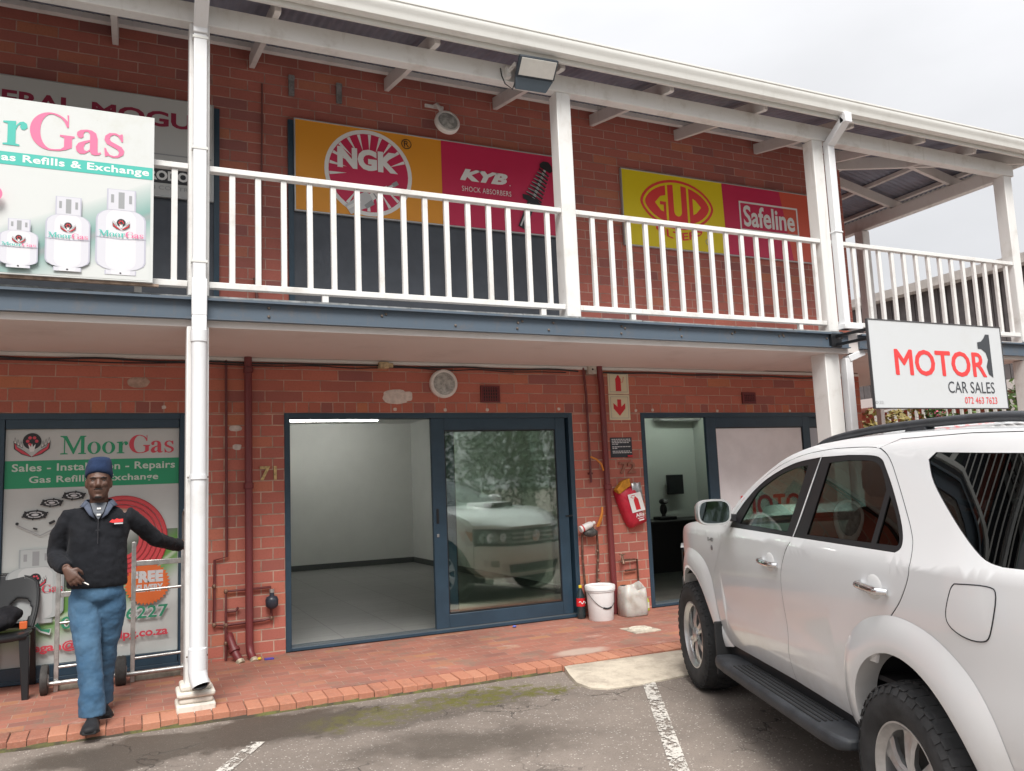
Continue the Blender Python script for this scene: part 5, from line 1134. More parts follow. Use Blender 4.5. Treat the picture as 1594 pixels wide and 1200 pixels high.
mb = MB(); mb.add([(.225,-.2,1.19),(.225,.2,1.19),(.225,.2,1.245),(.225,-.2,1.245)],[(0,1,2,3)]); mb.build('scoop_grille', M_trim, CAR, world=False)
# front fascia, panels in (t, z)
def nose_map(t, z, off=0.0):
    n = .815 + .05*math.exp(-((z-.58)/.16)**2) - .10*max(0, (z-.80)/.2)**2 - .12*max(0, (.42-z)/.15)**2
    w = min(1.0, abs(t)/.815); return (n - (n-.50+.02*0)*w**3.2 + off, t, z)
def nose_panel(name, outline, m, **kw): return surf_panel(name, outline, nose_map, m, CAR, sides=(1,), **kw)
nose_panel('front_bumper', [(-.812,.43),(-.70,.30),(.70,.30),(.812,.43),(.81,.72),(.74,.725),(.42,.70),(-.42,.70),(-.74,.725),(-.81,.72)], M_paint, holes=[[(-.42,.36),(.42,.36),(.46,.47),(-.46,.47)], [(.57,.45),(.66,.46),(.66,.53),(.58,.53)], [(-.57,.45),(-.66,.46),(-.66,.53),(-.58,.53)]])
nose_panel('bonnet_lip', [(-.43,.905),(.43,.905),(.60,.925),(.81,.935),(.80,.975),(0,.965),(-.80,.975),(-.81,.935),(-.60,.925)], M_paint)
nose_panel('grille_backing', [(-.80,.33),(.80,.33),(.80,.94),(-.80,.94)], M_trim, depth=-.03, ret=0)
for i in range(3): z0 = .735+.055*i; nose_panel('grille_bar', [(-.38,z0),(.38,z0),(.38,z0+.022),(-.38,z0+.022)], M_galv, gap=0)
mb = MB(); c = nose_map(0,.81,.015); mb.lathe([(0,.012),(.06,.01),(.075,0)], c, (1,0,0), n=24); mb.build('front_emblem', M_chrome, CAR, world=False, smooth=50)
M_hl = glass_mat('headlight_glass', (.82,.84,.84), .12); M_hlin = mat('headlight_inner', (.20,.205,.21), .3, metal=.4)
for sg in (1,-1):
    ol_ = [(sg*.36,.725),(sg*.66,.742),(sg*.808,.765),(sg*.806,.93),(sg*.60,.905),(sg*.42,.875)]
    h = nose_panel('headlight', ol_, M_hl, gap=.003, ret=0)[0]
    surf_panel('reflector', ol_, nose_map, M_hlin, h, sides=(1,), depth=-.028, ret=0)
    for tt, rr in ((.50,.052),(.64,.062)):
        mb = MB(); c = Vector(nose_map(sg*tt,.815,-.022)); mb.lathe([(rr,.004),(rr*.7,-.012),(rr*.3,.006),(0,.008)], c, (1,sg*.15,0), n=20); mb.build('bulb', M_chrome, h, world=False, smooth=50)
    mb = MB(); mb.lathe([(0,.004),(.045,.0),(.05,-.03)], Vector(nose_map(sg*.62,.49,-.012)), (1,sg*.2,0), n=18); mb.build('fog_light', M_hl, CAR, world=False, smooth=50)
    ml = [(.36,.92),(.47,.90),(.495,.80),(.44,.78)]
    surf_panel('indicator', ml, side_map, mat('indicator_amber', (.55,.14,.02), .2), CAR, sides=(sg,), depth=.004)
# tail
def tail_map(t, z, off=0.0):
    n = -3.74 - .03*math.exp(-((z-.9)/.2)**2) + .36*max(0, z-1.13) + .0; w = min(1.0, abs(t)/.80)
    return (n + .10*w**4 - off, t, z)
tl_ = [(-.79,.77),(.79,.77),(.80,1.12),(.70,1.56),(-.70,1.56),(-.80,1.12)]
tw = [(-.60,1.20),(.60,1.20),(.56,1.50),(-.56,1.50)]
o = surf_panel('tailgate', tl_, tail_map, M_paint, CAR, sides=(1,), holes=[tw])[0]; surf_panel('rear_window', tw, tail_map, G_priv, o, sides=(1,), depth=-.004, ret=0, gap=-.004)
surf_panel('rear_bumper', [(-.80,.40),(.80,.40),(.82,.76),(-.82,.76)], lambda t, z, o=0.0: (tail_map(t, z, o)[0]-.07*(1-min(1, abs(t)/.82)**6), t, z), M_paint, CAR, sides=(1,))
for sg in (1,-1): surf_panel('tail_light', [(sg*.62,.84),(sg*.80,.84),(sg*.80,1.18),(sg*.68,1.18)], tail_map, mat('tail_red', (.40,.01,.012), .15), CAR, sides=(1,), depth=.006)
# flares
def flare(name, outer, inner, sides=(1,-1), bulge=.028):
    n = len(outer); nj = 8
    for sd in sides:
        vs = []
        for i in range(n):
            a, b = Vector(outer[i]), Vector(inner[i])
            for j in range(nj+1):
                u = j/nj; q = a.lerp(b, u); t = prof_t(q.x, q.y) + bulge*math.sin(min(1, u*1.15)*math.pi/2)**.8 + (.0015 if j == 0 else 0)
                if j == nj: t -= .004
                vs.append((q.x, t*sd, q.y))
            q = b; vs.append((q.x + (b-a).normalized().x*.004, (prof_t(q.x, q.y)-.07)*sd, q.y + (b-a).normalized().y*.004))
        m = nj+2; fs = [(i*m+j, i*m+j+1, (i+1)*m+j+1, (i+1)*m+j) for i in range(n-1) for j in range(m-1)]
        mb = MB(); mb.add(vs, fs); o = mb.build(name, M_paint, CAR, world=False, smooth=50)
def resample(pl, n):
    P = [Vector(q) for q in pl]; L = [0]
    for a, b in zip(P, P[1:]): L.append(L[-1]+(b-a).length)
    o = []
    for i in range(n):
        d = L[-1]*i/(n-1); j = 0
        while j < len(L)-2 and L[j+1] < d: j += 1
        o.append(tuple(P[j].lerp(P[j+1], (d-L[j])/max(1e-6, L[j+1]-L[j]))))
    return o
NF = 44
flare('wheel_arch_flare', resample(spl([(-.70,.412),(-.615,.47),(-.562,.56),(-.552,.70),(-.50,.84),(-.40,.925),(-.23,.972),(-.06,.985),(.12,.955),(.27,.885),(.38,.78),(.44,.64),(.46,.46)],4), NF), resample(arch(-.05,.445,.455,181,8,30), NF))
flare('wheel_arch_flare', resample(spl([(-2.245,.42),(-2.275,.55),(-2.36,.74),(-2.50,.85),(-2.66,.905),(-2.80,.925),(-2.93,.918),(-3.05,.892),(-3.16,.842),(-3.25,.77),(-3.32,.65),(-3.36,.46)],4), NF), resample(arch(-2.79,.42,.395,0,181,30), NF))
for cx, rr in ((-.05,.47), (-2.79,.44)):
    mb = MB()
    for sd in (1,-1):
        vs = []
        for i in range(21):
            a = math.radians(-12+204*i/20)
            for t in (.42,.86): vs.append((cx+rr*math.cos(a), sd*t, .385+rr*.95*math.sin(a)))
        mb.add(vs, [(2*i, 2*i+1, 2*i+3, 2*i+2) for i in range(20)]); mb.add([(cx-.5, sd*.43, .2),(cx+.5, sd*.43, .2),(cx+.5, sd*.43, .9),(cx-.5, sd*.43, .9)], [(0,1,2,3)])
    mb.build('wheel_well', M_well, CAR, world=False)
mb = MB(); mb.box(-3.6,-3.25,-.80,.80,.40,.74); mb.box(-2.33,-.53,-.80,.80,.38,.62); mb.box(.42,.60,-.72,.72,.33,.85); mb.box(-3.55,.5,-.42,.42,.30,.62); mb.build('underbody', M_well, CAR, world=False)
# inner door skins, seats, dashboard: what shows through the glass
mb = MB()
for sd in (1,-1): mb.box(-2.32,-.72,sd*.83-.006,sd*.83+.006,.62,1.14); mb.box(-3.6,-2.33,sd*.80-.006,sd*.80+.006,.79,1.14)
mb.box(-3.6,-.6,-.8,.8,.61,.63); mb.build('cabin_lining', M_int, CAR, world=False)
mb = MB(); rings = []
for s, z in ((-.75,1.13),(-.85,1.175),(-1.02,1.16),(-1.10,1.08),(-1.08,.85)): rings.append([(s,-.80,z),(s,.80,z)])
mb.loft(rings, closed=False, cap=False); mb.box(-1.08,-.72,-.8,.8,.63,.86); mb.box(-1.16,-1.05,-.64,-.18,1.10,1.20); mb.build('dashboard', mat('dashboard_grey', (.10,.10,.09), .7), CAR, world=False, smooth=40)
mb = MB(); c = Vector((-1.27,-.38,1.12)); ax = Vector((-.88,0,.48)); e1 = Vector((0,1,0)); e2 = ax.cross(e1).normalized()
mb.tube([c+e1*.185*math.cos(a)+e2*.185*math.sin(a) for a in [2*math.pi*i/24 for i in range(24)]], .019, 8, close=True); mb.ell(c, (.05,.06,.05), 10, 6)
for a in (0, math.pi, math.pi*1.5): mb.tube([c, c+e1*.18*math.cos(a)+e2*.18*math.sin(a)], .018, 6)
mb.build('steering_wheel', mat('wheel_brown', (.05,.028,.018), .5), CAR, world=False, smooth=50)
def seat(s, t, w):
    mb = MB(); q = []
    for ds, z, h in ((.0,.78,.24),(-.10,1.0,.25),(-.17,1.22,.22),(-.19,1.30,.16)): q.append([(s+ds+.07, t-w*h/.25, z),(s+ds+.09, t, z),(s+ds+.07, t+w*h/.25, z),(s+ds-.07, t+w*h/.25*.95, z),(s+ds-.07, t-w*h/.25*.95, z)])
    mb.loft(q); mb.box(s-.05,s+.48,t-w,t+w,.68,.86)
    hr = []; 
    for dz, ww in ((0,.09),(.05,.125),(.13,.125),(.18,.10)): hr.append([(s-.16-.02*dz+.05, t-ww, 1.345+dz),(s-.16+.05, t+ww, 1.345+dz),(s-.16-.05, t+ww, 1.345+dz),(s-.16-.05, t-ww, 1.345+dz)])
    mb.loft(hr); return mb.build('seat', M_int, CAR, world=False, bevel=.02)
for t in (.38,-.38): seat(-1.75, t, .25)
for t in (.40,-.40): seat(-2.60, t, .30)
mb = MB(); mb.box(-1.42,-1.40,-.10,.10,1.47,1.53); mb.build('rear_view_mirror', M_trim, CAR, world=False, bevel=.01)
crowned('headlining', [(q[0], q[1]-.03) for q in re_[ia+2:]], lambda v: .08*(1-v)**3, lambda v: .045, mat('headlining_grey', (.22,.20,.19), .9), e1=.97)
for o, q in zip(doors+rdoors, (1,-1,1,-1)):
    ln = [p_ for p_ in spD(split) if p_[1] < 1.16] if o in doors else [p_ for p_ in spD(rtop) if p_[1] > .74]
    mb = MB(); mb.tube([(a, q*(prof_t(a, b)-.0035), b) for a, b in ln], .0032, 6); mb.build('seam', M_well, o, world=False)
# handles, fuel flap, badge, mirrors
for o, q in zip(doors+rdoors, (1,-1,1,-1)):
    s0 = -1.47 if o in doors else -2.56
    mb = MB(); pts = [(s0-.215*i/8, q*(prof_t(s0-.215*i/8,1.008)+ (.028 if 0 < i < 8 else .004) + .006*math.sin(math.pi*i/8)), 1.022-.012*i/8) for i in range(9)]
    mb.tube(pts, [.013]+[.0155]*7+[.013], 10); h = mb.build('handle', M_chrome, o, world=False, smooth=60)
    mb = MB(); mb.ell((s0-.105, q*(prof_t(s0-.1,1.015)-.006), 1.015), (.075,.012,.055), 18, 10); mb.build('handle_cup', mat('handle_cup_paint', (.62,.62,.615), .3), o, world=False, smooth=60)
surf_panel('fuel_flap', spl([(-3.202,1.089),(-3.349,1.097),(-3.383,1.072),(-3.347,.953),(-3.304,.924),(-3.224,.926),(-3.16,.951),(-3.149,.99),(-3.18,1.066),(-3.202,1.089)],4), side_map, M_paint, CAR, sides=(1,), depth=.002, gap=.0)
mbf = spl([(-3.202,1.089),(-3.349,1.097),(-3.383,1.072),(-3.347,.953),(-3.304,.924),(-3.224,.926),(-3.16,.951),(-3.149,.99),(-3.18,1.066),(-3.202,1.089)],4)
mb = MB(); mb.tube([side_map(q[0], q[1], .0012) for q in inset(mbf, -.003)], .0019, 6, close=True); mb.build('flap_seam', M_well, CAR, world=False)
vs, fs = text_geo('D4D', .03); 
for txt_, s0, z0, w, h in (('D-4D', -.50, 1.062, .12, .024),):
    vs, fs = text_geo(txt_, .03); xs = [v[0] for v in vs]; ys = [v[1] for v in vs]
    P = [(s0-(u-min(xs))/(max(xs)-min(xs))*w, z0+(v-min(ys))/(max(ys)-min(ys))*h) for u, v in vs]
    mb = MB(); mb.add([side_map(a, b, .003) for a, b in P], fs); mb.build('wing_badge', mat('badge_grey', (.22,.22,.23), .3, metal=.6), CAR, world=False, fix=False)
mb = MB(); mb.lathe([(0,.006),(.014,.005),(.018,0)], side_map(-.585,1.022), Vector((0,1,0)), n=14); mb.build('wing_indicator', mat('badge_grey', (.22,.22,.23)), CAR, world=False, smooth=50)
for sd in (1,-1):
    mb = MB(); rings = []
    for ds, f in ((.10,.45),(.085,.75),(.04,.96),(-.02,1.0),(-.035,.97)):
        c = Vector((-.985+ds, 1.0, 1.268)); rings.append([(c.x, sd*(c.y+.105*f*math.copysign(abs(math.cos(a))**.6, math.cos(a))), c.z+.078*f*math.copysign(abs(math.sin(a))**.6, math.sin(a))) for a in [2*math.pi*i/20 for i in range(20)]])
    mb.loft(rings); o = mb.build('wing_mirror', mat('mirror_shell', (.33,.34,.34), .25, coat=.5) if sd == 1 else M_paint, CAR, world=False, smooth=50)
    mb = MB(); mb.add([(-1.0205, sd*(1.0+.092*math.copysign(abs(math.cos(a))**.6, math.cos(a))), 1.268+.066*math.copysign(abs(math.sin(a))**.6, math.sin(a))) for a in [2*math.pi*i/20 for i in range(20)]], [tuple(range(20))])
    k_ = mat('mirror_glass', (.55,.66,.66), .03, metal=1.0); mb.build('mirror_glass', k_, o, world=False, fix=False)
    mb = MB(); mb.loft([[(-.90,sd*.86,1.20),(-1.0,sd*.86,1.20),(-1.0,sd*.86,1.25),(-.90,sd*.86,1.25)], [(-.94,sd*.93,1.225),(-.99,sd*.93,1.225),(-.99,sd*.93,1.26),(-.94,sd*.93,1.26)]]); mb.build('mirror_arm', M_trim, CAR, world=False, bevel=.005)
# sill, running board, mud flap, roof rails
for sd in (1,-1):
    mb = MB(); mb.box(-2.28,-.60,sd*.80-.02,sd*.80+.02,.34,.425); mb.build('sill', M_trim, CAR, world=False)
    mb = MB(); rings = []
    for s, w, f in ((-.60,.02,.4),(-.64,.055,.8),(-.74,.09,1),(-.9,.1,1),(-2.2,.1,1),(-2.34,.09,1),(-2.40,.05,.7)):
        c = .885; rings.append([(s, sd*(c-w-.02), .335-.035*f), (s, sd*(c+w*.9), .335-.035*f), (s, sd*(c+w), .335), (s, sd*(c+w*.85), .335+.028*f), (s, sd*(c-w), .335+.028*f)])
    mb.loft(rings); rb = mb.build('running_board', M_trim2, CAR, world=False, bevel=.012)
    mb = MB()
    for i in range(5): mb.box(-2.15,-1.0,sd*(.83+.028*i)-.005,sd*(.83+.028*i)+.005,.362,.368)
    mb.build('tread_strip', M_rub, rb, world=False)
    mb = MB(); mb.box(-.575,-.555,sd*.80-.11,sd*.80+.11,.22,.55); mb.build('mud_flap', M_rub, CAR, world=False, bevel=.006)
    mb = MB(); pts = [(-1.62,1.604),(-1.72,1.626),(-1.87,1.646),(-2.05,1.657),(-2.3,1.664),(-2.7,1.662),(-3.1,1.652),(-3.3,1.636),(-3.4,1.615)]
    pts = spl(pts, 4); rings = []
    for i, (s, z) in enumerate(pts):
        e = min(1, min(i, len(pts)-1-i)/5); w, h = .012+.010*e, .010+.009*e
        rings.append([(s, sd*(.615+w*math.cos(a)), z+h*math.sin(a)) for a in [2*math.pi*q/12 for q in range(12)]])
    mb.loft(rings); rr_ = mb.build('roof_rail', M_trim2, CAR, world=False, smooth=60)
    for s in (-2.62,): 
        mb = MB(); mb.loft([[(s+.10,sd*.585,1.62),(s-.10,sd*.585,1.62),(s-.10,sd*.645,1.605),(s+.10,sd*.645,1.605)], [(s+.065,sd*.60,1.66),(s-.065,sd*.60,1.66),(s-.065,sd*.63,1.66),(s+.065,sd*.63,1.66)]]); mb.build('rail_foot', M_trim2, rr_, world=False, bevel=.006)
mb = MB(); mb.tube([(-3.45,.0,1.66),(-3.62,.0,1.78)], .006, 6); mb.build('aerial', M_trim, CAR, world=False)
# wheels
def thing_child(name, parent, loc):
    o = bpy.data.objects.new(name, None); COL.objects.link(o); o.parent = parent; o.location = loc; o.empty_display_size = .1; return o
M_tyre = mat('tyre_rubber', (.024,.024,.025), .85, var=.35, vscale=9, bump=.2, bscale=120); M_alloy = mat('alloy_silver', (.50,.50,.50), .32, metal=.75, var=.1, vscale=20)
def wheel(cx, sd):
    w = thing_child('wheel', CAR, (cx, sd*.77, .385-.015 if cx == 0 else .297)); w.scale = (.961, 1, .961)
    R, hw = .37, .132
    mb = MB(); prof = [(.235,-.118),(.245,-.128),(.30,-.140),(.345,-.136),(.368,-.122),(.380,-.105),(.3835,0),(.380,.105),(.368,.122),(.345,.136),(.30,.140),(.245,.128),(.235,.118)]
    mb.lathe(prof, (0,0,0), 'Y', n=72, cap=False)
    for i in range(40):
        a = 2*math.pi*i/40
        for lane, (y0, y1, ph) in enumerate(((-.128,-.062,0),(-.05,-.004,.5),(.004,.05,.0),(.062,.128,.5))):
            aa = a + 2*math.pi/40*ph; da = .058; vs = []
            for (rr, aw) in ((.372,da),(.3895 if abs(y0+y1) < .15 else .386,da*.9)):
                for yy in (y0, y1):
                    edge = .010 if abs(yy) > .12 and rr > .38 else 0
                    for s_ in (-1, 1): vs.append(((rr-edge)*math.cos(aa+s_*aw), yy, (rr-edge)*math.sin(aa+s_*aw)))
            mb.add(vs, [(0,1,3,2),(4,6,7,5),(0,4,5,1),(2,3,7,6),(0,2,6,4),(1,5,7,3)])
        for sy in (-1, 1):                # shoulder lugs on the sidewall
            vs = []
            for rr, yy in ((.372,.121),(.345,.1365)):
                for s_ in (-1, 1):
                    for dd in (0, .004): vs.append((rr*math.cos(a+s_*.045), sy*(yy+dd), rr*math.sin(a+s_*.045)))
            mb.add(vs, [(0,1,3,2),(4,6,7,5),(0,4,5,1),(2,3,7,6),(1,5,7,3),(0,2,6,4)])
    mb.build('tyre', M_tyre, w, world=False, smooth=40)
    mb = MB(); mb.lathe([(.226,-.11),(.238,-.118),(.238,-.126),(.228,-.122),(.205,-.10),(.20,.06),(.205,.10),(.221,.112),(.231,.126),(.238,.126),(.238,.110)], (0,0,0), 'Y', n=64, cap=False)
    of = sd*.092
    for i in range(6):
        a = math.pi/2 + 2*math.pi*i/6; ca, sa = math.cos(a), math.sin(a)
        def P(r, u, y): return (r*ca-u*sa, sd*y, r*sa+u*ca)
        rings = []
        for r, w_, yf, dp in ((.045,.030,.105,.035),(.09,.029,.112,.03),(.14,.038,.108,.028),(.185,.052,.098,.026),(.215,.068,.098,.03)):
            rings.append([P(r,-w_,yf-.008), P(r,-w_*.55,yf), P(r,0,yf-.007), P(r,w_*.55,yf), P(r,w_,yf-.008), P(r,w_*.8,yf-dp), P(r,-w_*.8,yf-dp)])
        mb.loft(rings)
    mb.build('rim', M_alloy, w, world=False, smooth=35)
    mb = MB(); mb.lathe([(.05,.09),(.05,.112),(.042,.118),(0,.120)], (0,0,0), Vector((0,sd,0)), n=24)
    mb.build('hub_cap', M_alloy, w, world=False, smooth=35)
    mb = MB(); mb.lathe([(0,.03),(.165,.03),(.165,.045),(0,.046)], (0,0,0), Vector((0,sd,0)), n=32); mb.build('brake_disc', mat('brake_dark', (.05,.048,.046), .6, metal=.5), w, world=False)
    return w
for cx in (0, RH):
    for sd in (1, -1): wheel(cx, sd)
# ------------------------------------------------------------------ man in front of the gas poster
def ring(c, u, v, a, b, n=20, p=2.0):
    c = Vector(c); u = Vector(u).normalized(); v = Vector(v).normalized(); o = []
    for i in range(n):
        t = 2*math.pi*i/n; ct, st = math.cos(t), math.sin(t)
        o.append(tuple(c + u*a*math.copysign(abs(ct)**(2/p), ct) + v*b*math.copysign(abs(st)**(2/p), st)))
    return o
def limb(mb, pts, rad, wide=(1,0,0), n=18, mi=0):
    """pts joints, rad list of (a, b): a along 'wide', b across"""
    P = [Vector(q) for q in pts]; rings = []
    for i, q in enumerate(P):
        d = (P[min(i+1, len(P)-1)]-P[max(i-1, 0)]).normalized(); u = Vector(wide)-d*Vector(wide).dot(d)
        if u.length < .1: u = d.orthogonal()
        u.normalize(); v = d.cross(u); a, b = rad[i] if isinstance(rad[i], tuple) else (rad[i], rad[i]); rings.append(ring(q, u, v, a, b, n))
    return mb.loft(rings, mi)
def soften(o, vox, it=6, disp=0.0, dscale=.12, fac=.5):
    m = o.modifiers.new('remesh', 'REMESH'); m.mode = 'VOXEL'; m.voxel_size = vox; m.use_smooth_shade = True
    s = o.modifiers.new('smooth', 'SMOOTH'); s.iterations = it; s.factor = fac
    if disp:
        tx = bpy.data.textures.new('folds', 'CLOUDS'); tx.noise_scale = dscale; tx.noise_depth = 3
        d = o.modifiers.new('folds', 'DISPLACE'); d.texture = tx; d.strength = disp; d.mid_level = .5; d.texture_coords = 'LOCAL'
    return o
def fabric(name, c, c2, scale=5, rough=.9, weave=400):
    k = N(name); p = k.pos(); f = k.noise(p, scale, 6, .65); k.set(k.b.inputs['Base Color'], k.mix(k.step(f, .3, .72), c, c2)); k.b.inputs['Roughness'].default_value = rough
    k.b.inputs['Specular IOR Level'].default_value = .2; k.b.inputs['Sheen Weight'].default_value = .04; k.bump(k.noise(p, weave, 3, .8), .35, .003); MATS[name] = k.m; return k.m
MX = -1.440; MY = -1.27
MAN = thing('person', 'man in navy beanie, black fleece and blue jeans, one arm stretched towards the post', 'person', (MX, MY, -.05))
k = N('skin_dark'); p = k.pos(); k.set(k.b.inputs['Base Color'], k.mix(k.step(k.noise(p, 14, 4), .35, .7), (.110,.055,.038), (.080,.040,.028))); k.b.inputs['Roughness'].default_value = .5; M_skin = k.m
M_fle = fabric('black_fleece', (.009,.010,.013), (.015,.016,.020), 9); M_jean = fabric('blue_denim', (.036,.088,.160), (.075,.145,.225), 4); M_bean = fabric('navy_knit', (.012,.024,.060), (.018,.034,.082), 12, weave=260)
M_shoe = fabric('black_shoe', (.012,.012,.014), (.02,.02,.022), 20, .6); M_colr = fabric('grey_collar', (.07,.085,.12), (.09,.105,.145), 20)
hz = Vector((MX-.004, MY-.03, 1.505))
# body: one continuous surface (head, neck, trunk, arms, hands, legs)
b = MB()
H = lambda x, y, z: (hz.x+x, hz.y+y, hz.z+z)
b.loft([ring(H(0,.0,-.118),(1,0,0),(0,1,0),.030,.035), ring(H(0,-.012,-.108),(1,0,0),(0,1,0),.043,.060), ring(H(0,-.008,-.085),(1,0,0),(0,1,0),.056,.078), ring(H(0,-.002,-.05),(1,0,0),(0,1,0),.066,.088,p=2.3), ring(H(0,0,0),(1,0,0),(0,1,0),.071,.092,p=2.3), ring(H(0,.004,.05),(1,0,0),(0,1,0),.073,.096), ring(H(0,.008,.09),(1,0,0),(0,1,0),.066,.088), ring(H(0,.01,.122),(1,0,0),(0,1,0),.048,.062), ring(H(0,.01,.138),(1,0,0),(0,1,0),.015,.02)])
b.ell(H(0,-.084,.032), (.055,.018,.012)); b.ell(H(.032,-.074,-.012), (.026,.018,.022)); b.ell(H(-.032,-.074,-.012), (.026,.018,.022))      # brow, cheeks
b.loft([ring(H(0,-.084,.024),(1,0,0),(0,1,0),.010,.012,10), ring(H(0,-.094,.006),(1,0,0),(0,1,0),.012,.014,10), ring(H(0,-.102,-.018),(1,0,0),(0,1,0),.017,.016,10), ring(H(0,-.094,-.032),(1,0,0),(0,1,0),.020,.013,10), ring(H(0,-.084,-.036),(1,0,0),(0,1,0),.010,.008,10)])
b.ell(H(.016,-.090,-.028), (.010,.012,.009)); b.ell(H(-.016,-.090,-.028), (.010,.012,.009))
b.ell(H(0,-.083,-.055), (.027,.014,.008)); b.ell(H(0,-.081,-.067), (.024,.013,.008)); b.ell(H(0,-.072,-.098), (.028,.022,.018))
for s in (-1,1): b.ell(H(s*.075,.008,-.01), (.010,.020,.032))
limb(b, [H(0,.022,-.06),(MX,MY+.005,1.36),(MX,MY+.02,1.27)], [(.056,.060),(.058,.06),(.09,.08)])
b.loft([ring((MX,MY,z),(1,0,0),(0,1,0),a,c) for z, a, c in ((.74,.07,.06),(.82,.12,.08),(1.0,.16,.10),(1.24,.17,.09),(1.31,.12,.06))])
SR, ER, WR = (-1.612,MY+.01,1.285), (-1.690,MY+.05,1.045), (-1.618,MY-.155,.955)
SL_, EL_, WL_ = (-1.270,MY+.0,1.275), (-1.085,MY+.13,1.095), (-.905,MY+.36,1.03)
limb(b, [(-1.50,MY,1.29),SR,ER,WR], [.05,.05,.04,.027]); limb(b, [(-1.38,MY,1.29),SL_,EL_,WL_], [.05,.05,.04,.027])
def hand(b, w, d, side, palm_n, curl, lens=(.066,.074,.070,.055), thumb=1):
    """w wrist, d direction of the hand, side = towards the index finger, palm_n = palm normal"""
    w = Vector(w); d = Vector(d).normalized(); s = Vector(side); s = (s-d*s.dot(d)).normalized(); n = d.cross(s)
    if n.dot(Vector(palm_n)) < 0: n = -n
    b.loft([ring(w, s, n, .027, .021), ring(w+d*.03, s, n, .034, .019), ring(w+d*.065, s, n, .042, .016), ring(w+d*.088, s, n, .040, .013)])
    tips = []
    for i in range(4):
        off = s*(.032-.0205*i); q = w+d*(.083-.004*abs(i-1)) + off; L = lens[i]; ang = curl[i]; pts = [q - d*.02]; cur = q; a = ang*.35
        for seg in (.45,.32,.23):
            pts.append(cur); cur = cur + (d*math.cos(a)+n*math.sin(a)+s*(.10-.065*i))*L*seg; a += ang
        pts.append(cur); limb(b, pts, [.0105,.0100,.0092,.0085,.0058], s, 10); tips.append(cur)
    q = w+d*.028+s*.028; pts = [q-s*.012, q+(s*.7+d*.5+n*.2).normalized()*.028, q+(s*.55+d*.8+n*.4).normalized()*.055, q+(s*.35+d+n*.65).normalized()*.076]
    limb(b, pts, [.014,.0125,.0105,.007], d, 10); return tips
tips = hand(b, WR, (.50,-.32,-.80), (.75,-.2,.45), (.45,.75,-.15), (.42,.55,.62,.70))
hand(b, WL_, (.62,.78,-.05), (.1,.0,1), (.6,-.75,-.2), (.95,1.0,1.0,1.0))
HR, KR, AR = (-1.515,MY+.0,.76), (-1.487,MY-.10,.44), (-1.447,MY-.17,.035)
HL, KL, AL = (-1.365,MY+.02,.76), (-1.382,MY+.06,.43), (-1.405,MY+.17,.04)
limb(b, [HR,KR,AR], [.06,.05,.035]); limb(b, [HL,KL,AL], [.06,.05,.035])
soften(b.build('body', M_skin, MAN), .0055, 3)
# face details
g = MB()
for s in (-1,1): g.ell(H(s*.031,-.081,.008), (.012,.008,.0045), 12, 8)
g.build('eye', mat('eye_dark', (.05,.035,.03), .3), MAN, smooth=60)
g = MB()
for s in (-1,1): limb(g, [H(s*.014,-.096,.026),H(s*.03,-.097,.031),H(s*.052,-.083,.026)], [.0035,.0045,.003], (0,0,1), 8)
limb(g, [H(-.026,-.087,-.049),H(-.010,-.097,-.044),H(.010,-.097,-.044),H(.026,-.087,-.049)], [.002,.003,.003,.002], (0,0,1), 8)
g.ell(H(0,-.0845,-.100), (.022,.010,.010)); g.build('facial_hair', mat('hair_black', (.010,.008,.008), .85), MAN, smooth=60)
# beanie
b = MB(); tilt = .02
b.loft([ring(H(.0,.008,.028),(1,0,-.04),(0,1,-.36),.084,.112), ring(H(0,.008,.055),(1,0,-.04),(0,1,-.30),.087,.114), ring(H(0,.010,.09),(1,0,0),(0,1,-.16),.083,.108), ring(H(.002,.014,.12),(1,0,0),(0,1,-.05),.078,.100), ring(H(.004,.016,.15),(1,0,0),(0,1,0),.070,.088), ring(H(.005,.018,.166),(1,0,0),(0,1,0),.055,.066), ring(H(.005,.018,.173),(1,0,0),(0,1,0),.025,.03)])
soften(b.build('beanie', M_bean, MAN), .008, 4, .006, .05)
# fleece
b = MB()
b.loft([ring((MX+x,MY+y,z),(1,0,0),(0,1,0),a,c,28,2.3) for z, x, y, a, c in ((.812,0,0,.172,.118),(.83,0,0,.183,.126),(.90,0,-.005,.183,.130),(.98,-.002,-.005,.180,.128),(1.06,-.002,-.003,.178,.124),(1.15,0,0,.183,.120),(1.22,0,.004,.194,.112),(1.275,0,.008,.188,.098),(1.315,0,.012,.150,.085),(1.345,0,.014,.098,.074),(1.367,0,.012,.070,.066))])
limb(b, [(-1.53,MY+.01,1.285),SR,(-1.668,MY+.03,1.16),ER,(-1.678,MY-.03,.998),(-1.638,MY-.12,.965),(-1.622,MY-.15,.957)], [.060,.066,.064,.061,.056,.049,.044])
limb(b, [(-1.36,MY+.01,1.275),SL_,(-1.175,MY+.06,1.195),EL_,(-1.02,MY+.21,1.067),(-.93,MY+.33,1.036),(-.912,MY+.352,1.032)], [.060,.064,.060,.056,.050,.046,.043])
soften(b.build('fleece', M_fle, MAN), .008, 5, .020, .08)
b = MB()
for s in (-1,1):
    P = [[(MX+s*.062,MY-.052,1.373),(MX+s*.080,MY-.005,1.385),(MX+s*.070,MY+.05,1.390),(MX,MY+.075,1.390)], [(MX+s*.088,MY-.088,1.340),(MX+s*.112,MY-.03,1.343),(MX+s*.10,MY+.06,1.355),(MX,MY+.098,1.355)]]
    for r in (0,): b.add(P[0]+P[1], [(0,1,5,4),(1,2,6,5),(2,3,7,6)])
    b.add([(MX+s*.062,MY-.052,1.373),(MX+s*.088,MY-.088,1.340),(MX+s*.055,MY-.115,1.287),(MX+s*.02,MY-.118,1.260)], [(0,1,2,3)])
